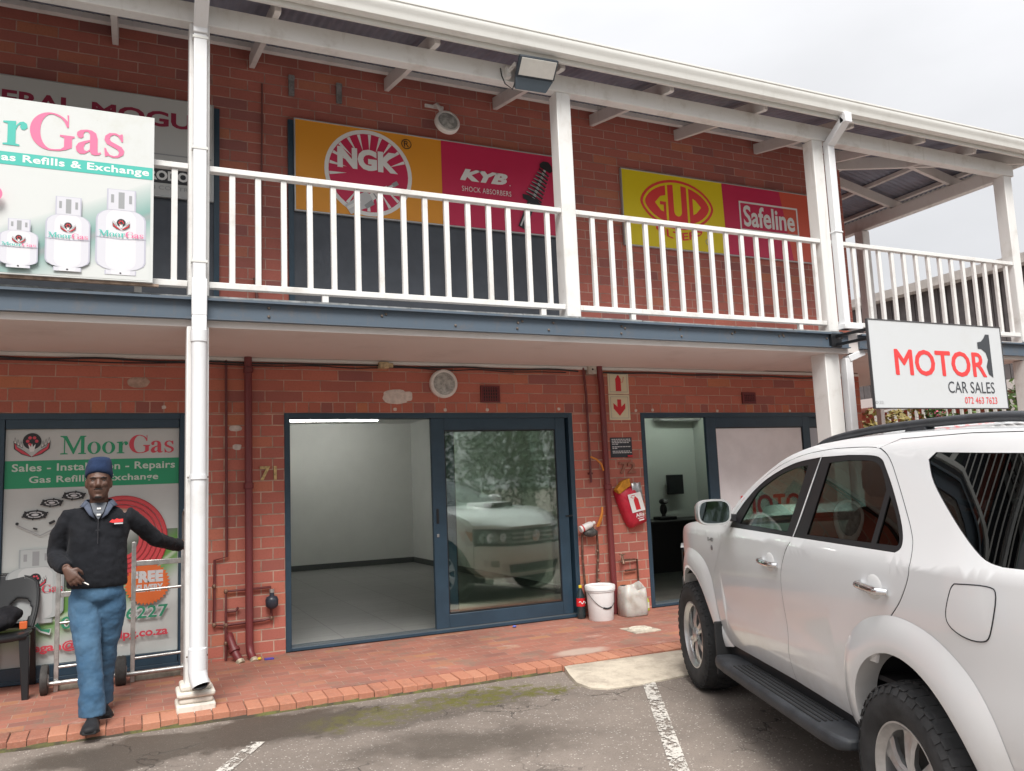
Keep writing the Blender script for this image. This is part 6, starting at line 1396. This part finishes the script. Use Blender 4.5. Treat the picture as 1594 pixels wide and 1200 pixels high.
o = b.build('collar', M_colr, MAN, smooth=60); mo = o.modifiers.new('t', 'SOLIDIFY'); mo.thickness = .006; mo.offset = 1
b = MB(); b.add([(MX-.050,MY-.064,1.367),(MX+.050,MY-.064,1.367),(MX+.03,MY-.112,1.305),(MX,MY-.126,1.255),(MX-.03,MY-.112,1.305)], [(0,1,2),(0,2,4),(2,3,4)]); b.build('inner_shirt', M_dark, MAN)
b = MB(); b.box(MX-.010,MX+.014,MY-.106,MY-.1,1.323,1.335); b.box(MX-.010,MX+.014,MY-.124,MY-.118,1.283,1.295); b.build('shirt_mark', I_wht, MAN)
b = MB(); limb(b, [(MX,MY-.130,1.260),(MX,MY-.137,1.14),(MX,MY-.139,1.10)], [.003,.003,.003], n=6); b.box(MX-.014,MX+.012,MY-.1385,MY-.134,1.186,1.190); b.build('zip', mat('zip_black', (.03,.03,.035), .4), MAN)
F = Flat((MX+.066,MY-.128,1.225), ex=(1,.22,0), ey=(0,.08,1), nrm=(0,-1,0)); F.text('Afrox', 0, .004, .085, .032, I_tom, bold=.08, shear=.25) if False else F.poly([(0,.012),(.010,.022),(.02,.03),(.03,.024),(.045,.034),(.06,.028),(.085,.03),(.085,.008),(.05,.006),(.02,.006)], I_tom); F.rect(.03,-.004,.084,.004,I_lgry); F.build('chest_logo', MAN)
# jeans
b = MB()
b.loft([ring((MX,MY,z),(1,0,0),(0,1,0),a,c,26,2.3) for z, a, c in ((.84,.158,.105),(.80,.160,.110),(.76,.163,.116),(.73,.150,.108),(.69,.10,.07))])
limb(b, [(-1.52,MY,.76),(-1.515,MY-.02,.66),(-1.500,MY-.06,.55),KR,(-1.470,MY-.13,.30),(-1.458,MY-.155,.17),(-1.452,MY-.165,.06),(-1.452,MY-.168,.015)], [.090,.098,.090,.078,.074,.074,.082,.082])
limb(b, [(-1.36,MY+.01,.76),(-1.362,MY+.02,.66),(-1.368,MY+.04,.55),KL,(-1.390,MY+.09,.30),(-1.398,MY+.13,.17),(-1.405,MY+.165,.06),(-1.405,MY+.17,.02)], [.092,.100,.088,.072,.066,.064,.070,.070])
soften(b.build('jeans', M_jean, MAN), .008, 4, .020, .07)
def shoe(ax, ay, toe_dx, z0=-.048):
    b = MB(); L = .25; rings = []
    for f, w, h, lift in ((-.05,.028,.05,0),(-.02,.036,.075,0),(.04,.038,.085,0),(.09,.037,.078,0),(.14,.050,.062,0),(.185,.054,.050,.002),(.215,.045,.040,.004),(.232,.018,.022,.006)):
        c = Vector((ax+toe_dx*f, ay-f, z0+lift)); rings.append([tuple(c+Vector((x, 0, z))) for x, z in ((-w,0),(-w*1.02,h*.35),(-w*.85,h*.75),(-w*.4,h),(w*.4,h),(w*.85,h*.75),(w*1.02,h*.35),(w,0))])
    b.loft(rings); return b
for q, dx in ((AR,-.06),(AL,.12)):
    o = shoe(q[0], q[1]+.03, dx).build('shoe', M_shoe, MAN, smooth=60); o.modifiers.new('sub', 'SUBSURF').render_levels = 2
    b = MB(); pts = [(q[0]+dx*f+s*w, q[1]+.03-f) for s in (1,-1) for f, w in (((-.055,.02),(-.02,.038),(.10,.044),(.18,.056),(.225,.036)) if s == 1 else ((.225,.036),(.18,.056),(.10,.044),(-.02,.038),(-.055,.02)))]
    b.prism([(a, c, -.052) for a, c in pts], (0,0,0), (0,0,.02)); b.build('sole', M_rub, o, bevel=.004)
# cigarette held between the fingers of the lowered hand
tp = (tips[0]+tips[1])/2
o = MB().tube([tp+Vector((-.012,.004,.012)), tp+Vector((.032,-.02,-.012))], .0042, 8)
o = o.build('cigarette', mat('cigarette_paper', (.75,.72,.68), .7), None, smooth=50); tag(o, 'white cigarette held in the lowered hand of the man in the beanie', 'cigarette')
# ------------------------------------------------------------------ hand trucks
def truck(name, label, x0, x1, y, top, tall, wheels):
    t = thing(name, label, 'hand truck', ((x0+x1)/2, y, -.02), 0, 'galvanised hand trucks by the poster')
    for x, zt in ((x0, top[0]), (x1, top[1])):
        g = MB(); g.box(x-.016, x+.016, y-.016, y+.016, -.015, zt); g.build('upright', M_galv, t, bevel=.003)
    g = MB(); g.box(x0+.017, x1-.017, y-.014, y+.014, tall-.028, tall+.012); g.build('top_bar', M_galv, t, bevel=.003)
    for z in (tall-.215, .165): 
        g = MB(); g.tube([(x0+.015, y, z-.004), (x1-.015, y, z+.004)], .0105, 10); g.build('cross_bar', M_galv, t, smooth=50)
    g = MB(); g.tube([(x0-.05, y-.045, .055), (x1+.05, y-.045, .06)], .017, 12); g.build('axle', M_galv, t, smooth=50)
    g = MB(); g.box(x0-.02, x1+.02, y-.02, y+.14, -.022, -.015); g.box(x0-.01, x1+.01, y+.017, y+.022, -.015, .06); g.build('toe_plate', mat('plate_dull', (.26,.24,.20), .6, metal=.4, var=.3, vscale=12), t)
    for x in wheels:
        g = MB(); g.lathe([(.04,-.022),(.085,-.026),(.105,-.022),(.112,0),(.105,.022),(.085,.026),(.04,.022)], (x, y-.045, .088), 'X', n=32); w = g.build('wheel', mat('solid_tyre', (.045,.042,.040), .8, var=.3, vscale=20), t, smooth=50)
        g = MB(); g.lathe([(0,-.030),(.03,-.03),(.045,-.02),(.045,.02),(.03,.03),(0,.03)], (x, y-.045, .088), 'X', n=18); g.build('hub', M_galv, w, smooth=40)
    return t
t = truck('hand_truck', 'galvanised hand truck between the man and the downpipe post', -1.217, -.857, -.36, (1.05,1.0), .89, (-1.285,-.79))
g = MB(); g.tube([(-.857,-.36,.99),(-.857,-.36,1.245),(-.85,-.42,1.28)], .013, 10); g.tube([(-.857,-.37,1.04),(-.85,-.55,1.04),(-.852,-.86,1.03)], .013, 10); g.build('handle', mat('dull_steel', (.20,.19,.18), .5, metal=.6), t, smooth=50)
truck('hand_truck', 'galvanised hand truck standing behind the man, beside the black chair', -1.733, -1.375, -.36, (.86,.86), .70, (-1.805,-1.31))
# ------------------------------------------------------------------ plastic chair
t = thing('plastic_chair', 'black moulded plastic chair by the poster at the left edge', 'chair', (-2.12,-.28,-.02))
cx = -2.125
g = MB(); rings = []
for y, w, z in ((-.50,.20,.41),(-.495,.215,.445),(-.44,.225,.455),(-.2,.215,.435),(-.06,.20,.43),(-.05,.19,.40)): rings.append([(cx-w,y,z),(cx-w*.6,y,z-.012),(cx,y,z-.018),(cx+w*.6,y,z-.012),(cx+w,y,z)])
g.loft(rings, closed=False, cap=False); o = g.build('seat', M_black, t, smooth=60); mo = o.modifiers.new('s', 'SOLIDIFY'); mo.thickness = .012
def back_pt(u, v):  # u across -1..1, v up 0..1
    w = .205+.03*math.sin(math.pi*min(1, v*1.0)*.8); x = cx+u*w; y = -.07+.10*v - .035*u*u*(1-.3*v); z = .44+.40*v - .07*abs(u)**3*v
    return (x, y, z)
g = MB(); vs = []; nu, nv = 28, 22; fs = []
for j in range(nv+1):
    for i in range(nu+1): vs.append(back_pt(-1+2*i/nu, j/nv))
for j in range(nv):
    for i in range(nu):
        u, v = -1+2*(i+.5)/nu, (j+.5)/nv
        if (abs(abs(u)-.52)/.32)**2.5 + (abs(v-.33)/.22)**2.5 < 1: continue
        fs.append((j*(nu+1)+i, j*(nu+1)+i+1, (j+1)*(nu+1)+i+1, (j+1)*(nu+1)+i))
g.add(vs, fs); o = g.build('backrest', M_black, t, smooth=60); mo = o.modifiers.new('s', 'SOLIDIFY'); mo.thickness = .010; o.modifiers.new('sub', 'SUBSURF').render_levels = 1
g = MB(); g.tube([back_pt(-1, v/10) for v in range(11)] + [back_pt(-1+u/8, 1) for u in range(1, 16)] + [back_pt(1, 1-v/10) for v in range(11)], .013, 8); g.build('back_rim', M_black, t, smooth=60)
for sx, y0, y1 in ((-1,-.46,-.50),(1,-.46,-.50),(-1,-.06,.0),(1,-.06,.0)):
    g = MB(); x = cx+sx*.19; g.loft([[(x-.035,y0-.03,.43),(x+.035,y0-.03,.43),(x+.035,y0+.03,.43),(x-.035,y0+.03,.43)], [(x+sx*.01-.028,(y0+y1)/2-.02,.2),(x+sx*.01+.028,(y0+y1)/2-.02,.2),(x+sx*.01+.028,(y0+y1)/2+.02,.2),(x+sx*.01-.028,(y0+y1)/2+.02,.2)], [(x+sx*.02-.022,y1-.018,-.02),(x+sx*.02+.022,y1-.018,-.02),(x+sx*.02+.022,y1+.018,-.02),(x+sx*.02-.022,y1+.018,-.02)]]); g.build('leg', M_black, t, bevel=.006)
b = MB(); b.ell((-2.17,-.20,.505), (.15,.13,.07)); b.ell((-2.08,-.16,.55), (.10,.09,.07)); b.ell((-2.24,-.15,.56), (.08,.08,.07))
o = soften(b.build('jacket', fabric('dark_cloth', (.012,.012,.015), (.022,.022,.026), 12), None), .012, 5, .03, .06); tag(o, 'dark crumpled jacket lying on the black plastic chair', 'jacket')
g = MB(); g.box(-1.985,-1.935,-.30,-.27,.455,.51); o = g.build('lighter_box', mat('box_orange', (.60,.12,.03), .5), None, bevel=.004); tag(o, 'small orange packet on the seat of the black plastic chair', 'packet')
# ------------------------------------------------------------------ buckets and bottles by the pier
t = thing('paint_bucket', 'white plastic bucket with lid and hanging handle between the cola bottle and the cut jug', 'bucket', (3.06,-.24,-.012))
c = (3.06,-.24,-.012); M_buck = mat('bucket_white', (.74,.75,.75), .35, var=.04, vscale=9)
g = MB(); g.lathe([(0,0),(.118,0),(.124,.008),(.140,.29),(.141,.30)], c, n=40); g.lathe([(.140,.285),(.148,.287),(.148,.295),(.141,.297)], c, n=40); g.build('tub', M_buck, t, smooth=40)
g = MB(); g.lathe([(.142,.298),(.153,.30),(.155,.335),(.150,.345),(.142,.347),(.136,.337),(0,.335)], c, n=40); g.build('lid', M_buck, t, smooth=40)
g = MB(); pts = [(c[0]-.148*math.cos(a), c[1]-.148*math.sin(a)*.55-.05*math.sin(a), c[2]+.28-.155*math.sin(a)**1.3) for a in [math.pi*i/20 for i in range(21)]]
g.tube(pts, .0028, 6); g.build('wire_handle', mat('wire_dark', (.03,.03,.03), .4), t); g = MB(); g.tube(pts[8:13], .009, 8); g.build('grip', M_black, t, smooth=50)
t = thing('cut_jug', 'translucent grey white plastic jug with its top cut off, right of the white bucket', 'jug', (3.45,-.22,-.012))
g = MB(); rings = []
for z, w, d, r in ((-.012,.125,.10,0),(.0,.138,.112,0),(.10,.140,.114,0),(.20,.136,.11,0)): rings.append(ring((3.45,-.22,z),(1,0,0),(0,1,0),w,d,32,4.5))
top = ring((3.452,-.22,.28),(1,0,0),(0,1,0),.128,.104,32,4.5); rings.append([(x, y, z + .03*math.sin(math.atan2(y+.22, x-3.45)*2+.6)+.012*math.sin(math.atan2(y+.22, x-3.45)*5)) for x, y, z in top])
g.loft(rings, cap=False); g.add(rings[0], [tuple(range(32))]); k = N('jug_plastic'); p_ = k.pos(); k.set(k.b.inputs['Base Color'], k.mix(k.step(k.noise(p_, 9, 5), .4, .7), (.50,.49,.46), (.36,.33,.29))); k.b.inputs['Roughness'].default_value = .4; k.b.inputs['Subsurface Weight'].default_value = .25; k.b.inputs['Subsurface Scale'].default_value = .02
o = g.build('shell', k.m, t, smooth=50); mo = o.modifiers.new('s', 'SOLIDIFY'); mo.thickness = .004
g = MB(); g.lathe([(.03,0),(.032,.02),(0,.022)], (3.40,-.14,.27), n=14); g.build('cap', M_black, t, smooth=50)
t = thing('cola_bottle', 'clear cola bottle with yellow cap and red label against the sliding door frame', 'bottle', (2.925,-.07,-.006)); c = (2.925,-.075,-.006)
g = MB(); g.lathe([(0,.0),(.038,.0),(.045,.02),(.046,.06),(.042,.10),(.046,.13),(.046,.20),(.040,.235),(.022,.28),(.014,.30),(.014,.315)], c, n=24); g.build('bottle', mat('cola_glass', (.02,.035,.04), .08, spec=.7), t, smooth=50)
g = MB(); g.lathe([(.0472,.125),(.0472,.205)], c, n=24); lb = g.build('label', mat('label_red', (.62,.02,.025), .4), t, smooth=50)
g = MB(); pts = [(c[0]+.0478*math.sin(a), c[1]-.0478*math.cos(a), c[2]+.163+.012*math.sin(a*7)) for a in [-.9+1.8*i/16 for i in range(17)]]; g.tube(pts, .0045, 6); g.build('script_stripe', I_wht, lb)
g = MB(); g.lathe([(.0165,.305),(.0165,.328),(.013,.332),(0,.332)], c, n=18); g.build('cap', mat('cap_yellow', (.70,.50,.02), .4), t, smooth=50)
t = thing('soap_bottle', 'small lime green squeeze bottle beside the cut jug', 'bottle', (3.70,-.09,-.004)); c = (3.70,-.09,-.004)
g = MB(); g.lathe([(0,0),(.032,.0),(.036,.01),(.036,.10),(.022,.13),(.013,.14),(.013,.15)], c, n=20); g.build('bottle', mat('lime_plastic', (.42,.50,.03), .3), t, smooth=50)
g = MB(); g.lathe([(.0365,.03),(.0365,.09)], c, n=20); g.build('label', mat('label_pale', (.62,.66,.55), .5), t, smooth=50)
g = MB(); g.lathe([(.014,.145),(.014,.17),(.006,.18),(.005,.205),(0,.206)], c, n=14); g.build('cap', mat('cap_brown', (.12,.05,.03), .5), t, smooth=50)
# ------------------------------------------------------------------ red fire bag with sponge and scoop
t = thing('fire_bag', 'red plastic fire extinguisher cover with white printed symbol, hung askew on the pier', 'bag', (3.6,-.09,1.05))
M_bag = mat('bag_red', (.50,.02,.045), .38, var=.1, vscale=20)
pl = [(3.418,1.262),(3.53,1.315),(3.66,1.29),(3.705,1.15),(3.755,1.0),(3.792,.915),(3.70,.885),(3.61,.858),(3.555,.90),(3.50,1.02),(3.45,1.15)]
cx, cz = 3.60, 1.10; rings = []
for f, y in ((1.0,-.012),(1.0,-.035),(.94,-.075),(.75,-.105),(.4,-.12),(.05,-.123)): rings.append([(cx+(a-cx)*f, y+.012*noise.noise((a*14, c*14, f*3)), cz+(c-cz)*f) for a, c in spl(pl+[pl[0]], 4)[:-1]])
g = MB(); g.loft(rings); bag = g.build('bag', M_bag, t, smooth=60)
th = math.radians(-16); ex = Vector((math.cos(th)*1, -.02, math.sin(th)*-.15+.10)).normalized(); ey = Vector((-.28,0,1)).normalized()
F = Flat((3.575,-.128,1.02), ex=(1,0,.17), ey=(-.26,0,1), lift=.001)
F.rect(0,0,.165,.20,I_wht); F.poly([(.055,.02),(.115,.02),(.115,.13),(.10,.15),(.09,.165),(.075,.165),(.07,.15),(.055,.13)], I_red); F.line([(.06,.15),(.03,.165),(.045,.18),(.09,.178)], .007, I_red); F.build('printed_symbol', t)
F.text('Allis', .03, -.055, .135, -.015, I_wht, bold=.02); F.rect(.045,-.073,.125,-.066,I_wht); F.rect(.055,-.098,.12,-.086,I_wht); F.build('lettering', t)
g = MB(); g.loft([[(3.41,-.03,1.27),(3.50,-.03,1.36),(3.575,-.03,1.385),(3.585,-.03,1.31),(3.44,-.03,1.225)], [(3.405,-.115,1.275),(3.49,-.115,1.365),(3.575,-.115,1.39),(3.585,-.115,1.31),(3.44,-.115,1.225)]]); tag(g.build('sponge', mat('sponge_amber', (.50,.22,.02), .9, var=.2, vscale=30, bump=.5, bscale=120), None, bevel=.007), 'amber sponge wedged on top of the red fire bag', 'sponge')
g = MB(); g.loft([[(3.59,-.11,1.33),(3.635,-.11,1.345),(3.66,-.115,1.335),(3.70,-.12,1.345)], [(3.61,-.10,1.24),(3.65,-.085,1.24),(3.69,-.085,1.225),(3.73,-.10,1.215)], [(3.625,-.11,1.17),(3.665,-.10,1.165),(3.705,-.10,1.155),(3.745,-.11,1.145)]], closed=False, cap=False)
o = g.build('metal_scoop', mat('scoop_metal', (.42,.42,.42), .35, metal=.8, var=.3, vscale=20), None, smooth=40); o.modifiers.new('s', 'SOLIDIFY').thickness = .004; tag(o, 'bent grey metal scoop tucked into the red fire bag beside the sponge', 'scoop')
# litter
g = MB(); g.box(-.205,-.13,-.20,-.15,-.006,.004); tag(g.build('plastic_scrap', mat('scrap_blue', (.06,.05,.35), .5, var=.5, vscale=60), None, bevel=.002), 'scrap of blue plastic on the paving by the maroon pipe shoe', 'litter')
g = MB(); g.ell((-.245,-.17,.008), (.018,.014,.012), 10, 6); tag(g.build('yellow_scrap', mat('scrap_yellow', (.6,.45,.03), .6), None, smooth=60), 'small yellow scrap on the paving beside the blue plastic', 'litter')
g = MB(); g.ell((2.15,-.12,.006), (.022,.012,.010), 10, 6); tag(g.build('blue_scrap', mat('scrap_pale_blue', (.10,.14,.5), .6), None, smooth=60), 'tiny blue scrap on the paving under the sliding door', 'litter')
# ------------------------------------------------------------------ office things seen through the open right bay
t = thing('air_conditioner', 'white split air conditioner high on the office wall', 'air conditioner', (6.55,3.0,2.3))
g = MB(); g.prism([(6.15,3.08,2.26),(6.15,2.92,2.26),(6.15,2.86,2.32),(6.15,2.87,2.52),(6.15,3.08,2.54)], (0,0,0), (.78,0,0)); g.build('casing', M_white2, t, bevel=.015); g = MB(); g.box(6.2,6.88,2.885,2.93,2.251,2.259); g.build('outlet_louvre', mat('louvre_grey', (.25,.26,.26), .5), t)
t = thing('wall_monitor', 'black monitor on the pale office wall', 'monitor', (6.42,3.05,1.25))
g = MB(); g.box(6.26,6.56,2.96,3.0,1.12,1.42); g.build('screen_case', M_black, t, bevel=.008); g = MB(); g.box(6.36,6.46,3.0,3.08,1.2,1.3); g.build('mount', M_black, t)
t = thing('office_desk', 'dark desk inside the car sales office', 'desk', (5.9,2.3,0))
M_desk = mat('desk_dark', (.022,.020,.020), .45); g = MB(); g.box(5.0,6.85,2.0,2.75,.74,.78); g.build('desk_top', M_desk, t, bevel=.005); g = MB(); g.box(5.02,6.83,2.02,2.05,.08,.739); g.build('front_panel', M_desk, t)
for x in (5.02, 6.78): 
    g = MB(); g.box(x, x+.05, 2.06, 2.74, .002, .739); g.build('side_panel', M_desk, t)
t = thing('desk_telephone', 'black telephone standing on the office desk', 'telephone', (5.72,2.3,.78)); g = MB(); g.box(5.58,5.86,2.22,2.42,.781,.83); g.build('base', M_black, t, bevel=.01); g = MB(); g.ell((5.70,2.32,.93), (.055,.05,.085)); g.ell((5.70,2.31,1.04),(.07,.06,.045)); g.tube([(5.70,2.32,.82),(5.70,2.32,1.0)], .03, 10); g.build('stand', M_black, t, smooth=60); g = MB(); g.ell((5.70,2.255,1.04),(.035,.012,.02)); g.build('light_band', mat('grey_band', (.35,.36,.36), .4), t, smooth=60)
t = thing('office_chair', 'black upholstered chair beside the office desk', 'chair', (6.1,1.75,0))
g = MB(); g.box(5.82,6.36,1.52,1.98,.42,.52); g.build('seat', M_int, t, bevel=.04); g = MB(); g.loft([[(5.86,1.56,.5),(6.34,1.56,.5),(6.34,1.62,.5),(5.86,1.62,.5)], [(5.84,1.50,.8),(6.36,1.50,.8),(6.36,1.58,.8),(5.84,1.58,.8)], [(5.90,1.44,1.06),(6.30,1.44,1.06),(6.30,1.50,1.06),(5.90,1.50,1.06)]]); g.build('backrest', M_int, t, bevel=.03)
for x in (5.86,6.32):
    for y in (1.56,1.92):
        g = MB(); g.box(x-.018,x+.018,y-.018,y+.018,.003,.42); g.build('leg', M_black, t)
# ------------------------------------------------------------------ lower rear post of the balcony end
g = MB(); g.box(8.535,8.615,.85,.93,G,2.604); g.build('post', M_white, B, bevel=.006)
# ------------------------------------------------------------------ next wing of the complex, to the right
NB = thing('neighbour_building', 'next brick wing with dark vertical cladding upstairs, beyond the open balcony end', 'building', (13.4,2.5,0))
M_clad = mat('brown_cladding', (.085,.075,.075), .7, var=.25, vscale=3); M_nfas = mat('pale_fascia', (.42,.39,.36), .6, var=.1)
g = MB(); g.box(13.4,13.6,-3.5,9.0,G,2.7); g.build('lower_wall', M_brick, NB)
g = MB(); y = -3.5
while y < 9.0: g.box(13.36+random.uniform(-.004,.004),13.40,y,y+.17,2.82,4.92); y += .185
g.box(13.40,13.6,-3.5,9.0,2.7,4.92); g.build('cladding', M_clad, NB)
g = MB(); g.box(13.1,13.6,-3.6,9.1,4.925,5.10); g.build('fascia', M_nfas, NB); g = MB(); g.box(12.3,13.39,-3.5,9.0,2.62,2.80); g.build('balcony_floor', M_soff, NB)
for y0 in (-2.5, .3, 3.2):
    g = MB(); g.box(13.36,13.395,y0,y0+1.9,.3,2.2); w = g.build('window', M_navy, NB); g = MB(); g.box(13.35,13.359,y0+.08,y0+.92,.4,2.1); g.box(13.35,13.359,y0+.98,y0+1.82,.4,2.1); g.build('pane', mat('dark_window', (.03,.045,.045), .1), w)
# raised planter terrace with white railing
g = MB(); g.box(11.6,13.35,-3.3,6.5,G,1.55); tag(g.build('terrace_wall', M_brick, None), 'low red brick terrace wall below the white terrace railing, beyond the car roof', 'wall')
t = thing('terrace_railing', 'white slatted railing on the brick terrace under the car sales board', 'railing', (11.75,1.5,1.55))
g = MB(); g.box(11.72,11.78,-3.2,3.7,2.44,2.49); g.build('top_rail', M_white2, t); g = MB(); g.box(11.72,11.78,-3.2,3.7,1.66,1.70); g.build('bottom_rail', M_white2, t)
y = -3.2
while y < 3.7: 
    g = MB(); g.box(11.73,11.77,y,y+.045,1.702,2.438); g.build('baluster', M_white2, t); y += .15
# ------------------------------------------------------------------ plants and trees
def leaf_mat(name, c1, c2):
    k = N(name); g_ = k.new('ShaderNodeNewGeometry'); r = g_.outputs['Random Per Island']; k.set(k.b.inputs['Base Color'], k.mix(r, c1, c2)); k.b.inputs['Roughness'].default_value = .55
    k.b.inputs['Transmission Weight'].default_value = 0; MATS[name] = k.m; return k.m
def leaves(mb, c, r, n, size, rnd, flat=1.0):
    for _ in range(n):
        while True:
            q = Vector((rnd.uniform(-1,1), rnd.uniform(-1,1), rnd.uniform(-1,1)))
            if q.length < 1: break
        q = q.normalized()*(q.length**.45); p = Vector(c)+Vector((q.x*r[0], q.y*r[1], q.z*r[2]))
        a = Vector((rnd.uniform(-1,1), rnd.uniform(-1,1), rnd.uniform(-.6,.6))).normalized(); b_ = a.orthogonal().normalized(); b_ = (Matrix.Rotation(rnd.uniform(0,6.28), 3, a) @ b_); s = size*rnd.uniform(.6,1.3)
        mb.add([p-a*s, p+b_*s*.42, p+a*s, p-b_*s*.42], [(0,1,2,3)])
def tree(name, label, x, y, h, cr, m, seed, group, n=12000, leaf=.11):
    rnd = random.Random(seed); t = thing(name, label, 'tree', (x, y, gz(y)), 0, group)
    g = MB(); pts = [(x,y,gz(y)-.05),(x+.1,y,h*.2),(x-.05,y+.1,h*.45),(x+.05,y,h*.75)]; g.tube(pts, [.26,.2,.15,.05], 9)
    cl = []
    for i in range(9):
        a = rnd.uniform(0,6.28); d = cr*rnd.uniform(.35,.75); z = h*rnd.uniform(.25,.9); e = (x+math.cos(a)*d, y+math.sin(a)*d, z); cl.append(e)
        b0 = Vector(pts[1]).lerp(Vector(pts[3]), rnd.uniform(.1,.9)); g.tube([b0, b0.lerp(Vector(e), .5)+Vector((0,0,.3)), e], [.08,.05,.02], 6)
    g.build('trunk', mat('bark', (.09,.065,.045), .95, var=.3, vscale=8, bump=.5, bscale=20), t, smooth=60)
    g = MB()
    for e in cl + [(x,y,h*.8),(x,y,h*.6)]: leaves(g, e, (cr*.45,cr*.45,h*.19), n//11, leaf, rnd)
    g.build('crown', m, t, fix=False); return t
ML = [leaf_mat('leaf_dark', (.028,.060,.018), (.055,.11,.03)), leaf_mat('leaf_mid', (.045,.095,.022), (.10,.17,.04)), leaf_mat('leaf_light', (.07,.12,.025), (.14,.20,.05))]
kinds = ['tallest dark leafy tree across the car park behind the viewer', 'mid green leafy tree across the car park behind the viewer', 'pale green leafy tree across the car park behind the viewer']
TG = 'trees across the car park'
for i, (x, y, h, cr) in enumerate(((5,-30,10,4.2),(10.5,-29,10,4.2),(16,-29,10,4.2),(22,-29,10,4.2),(2,-24,8.5,3.2),(7.5,-23,9.5,3.6),(12.5,-22,8.0,3.4),(17.5,-23,9,3.6),(23,-21,8,3.4),(-4.5,-25,9,3.4),(-11,-24,8,3.3))): tree('leafy_tree', kinds[i % 3], x, y, h, cr, ML[i % 3], 20+i, TG)
g = MB(); rnd = random.Random(5)
for i in range(60): leaves(g, (-14+i*.72, -20.5+rnd.uniform(-.3,.3), .9+rnd.uniform(0,.7)), (.6,.5,1.2), 140, .10, rnd)
tag(g.build('hedge_leaves', ML[0], None, fix=False), 'long dark clipped hedge at the far side of the car park', 'hedge')
def shrub(name, label, x, y, z, r, h, m, seed, group, n=420, leaf=.06, extra=None):
    rnd = random.Random(seed); t = thing(name, label, 'shrub', (x, y, z), 0, group); g = MB(); tips = []
    for i in range(11):
        a = rnd.uniform(0,6.28); e = Vector((x+math.cos(a)*r*rnd.uniform(.2,1), y+math.sin(a)*r*rnd.uniform(.2,1), z+h*rnd.uniform(.6,1))); g.tube([(x,y,z),(x+(e.x-x)*.4,y+(e.y-y)*.4,z+h*.45),e], [.012,.009,.004], 5); tips.append(e)
    g.build('stem', mat('twig', (.12,.085,.05), .9), t); g = MB()
    for e in tips: leaves(g, e, (r*.34,r*.34,h*.22), n//11, leaf, rnd)
    g.build('foliage', m, t, fix=False)
    if extra:
        g = MB()
        for e in tips[:6]: leaves(g, e+Vector((0,-.03,.04)), (.10,.10,.08), 12, .035, rnd)
        g.build('blossom', extra, t, fix=False)
SG = 'shrubs along the terrace'
M_gold = leaf_mat('leaf_gold', (.13,.10,.02), (.26,.20,.05)); M_pinkf = mat('petal_pink', (.60,.12,.20), .6)
shrub('golden_shrub', 'loose golden green shrub under the left end of the car sales board', 11.3, 2.9, 1.0, .55, 1.25, M_gold, 3, SG, 900)
shrub('green_shrub', 'low bright green shrub just above the car roof', 10.9, 2.0, .9, .6, 1.05, ML[2], 4, SG, 700)
shrub('green_shrub', 'dark shrub growing behind the white terrace railing, right of the sign', 12.3, 1.6, 1.55, .5, .8, ML[1], 6, SG)
shrub('rose_bush', 'pink flowering bush at the near end of the terrace railing', 11.5, .55, 1.55, .4, 1.0, ML[1], 8, SG, 420, .06, M_pinkf)
shrub('rose_bush', 'pink flowering bush in the middle of the terrace railing', 11.5, 2.1, 1.55, .35, .75, ML[1], 9, SG, 420, .06, M_pinkf)
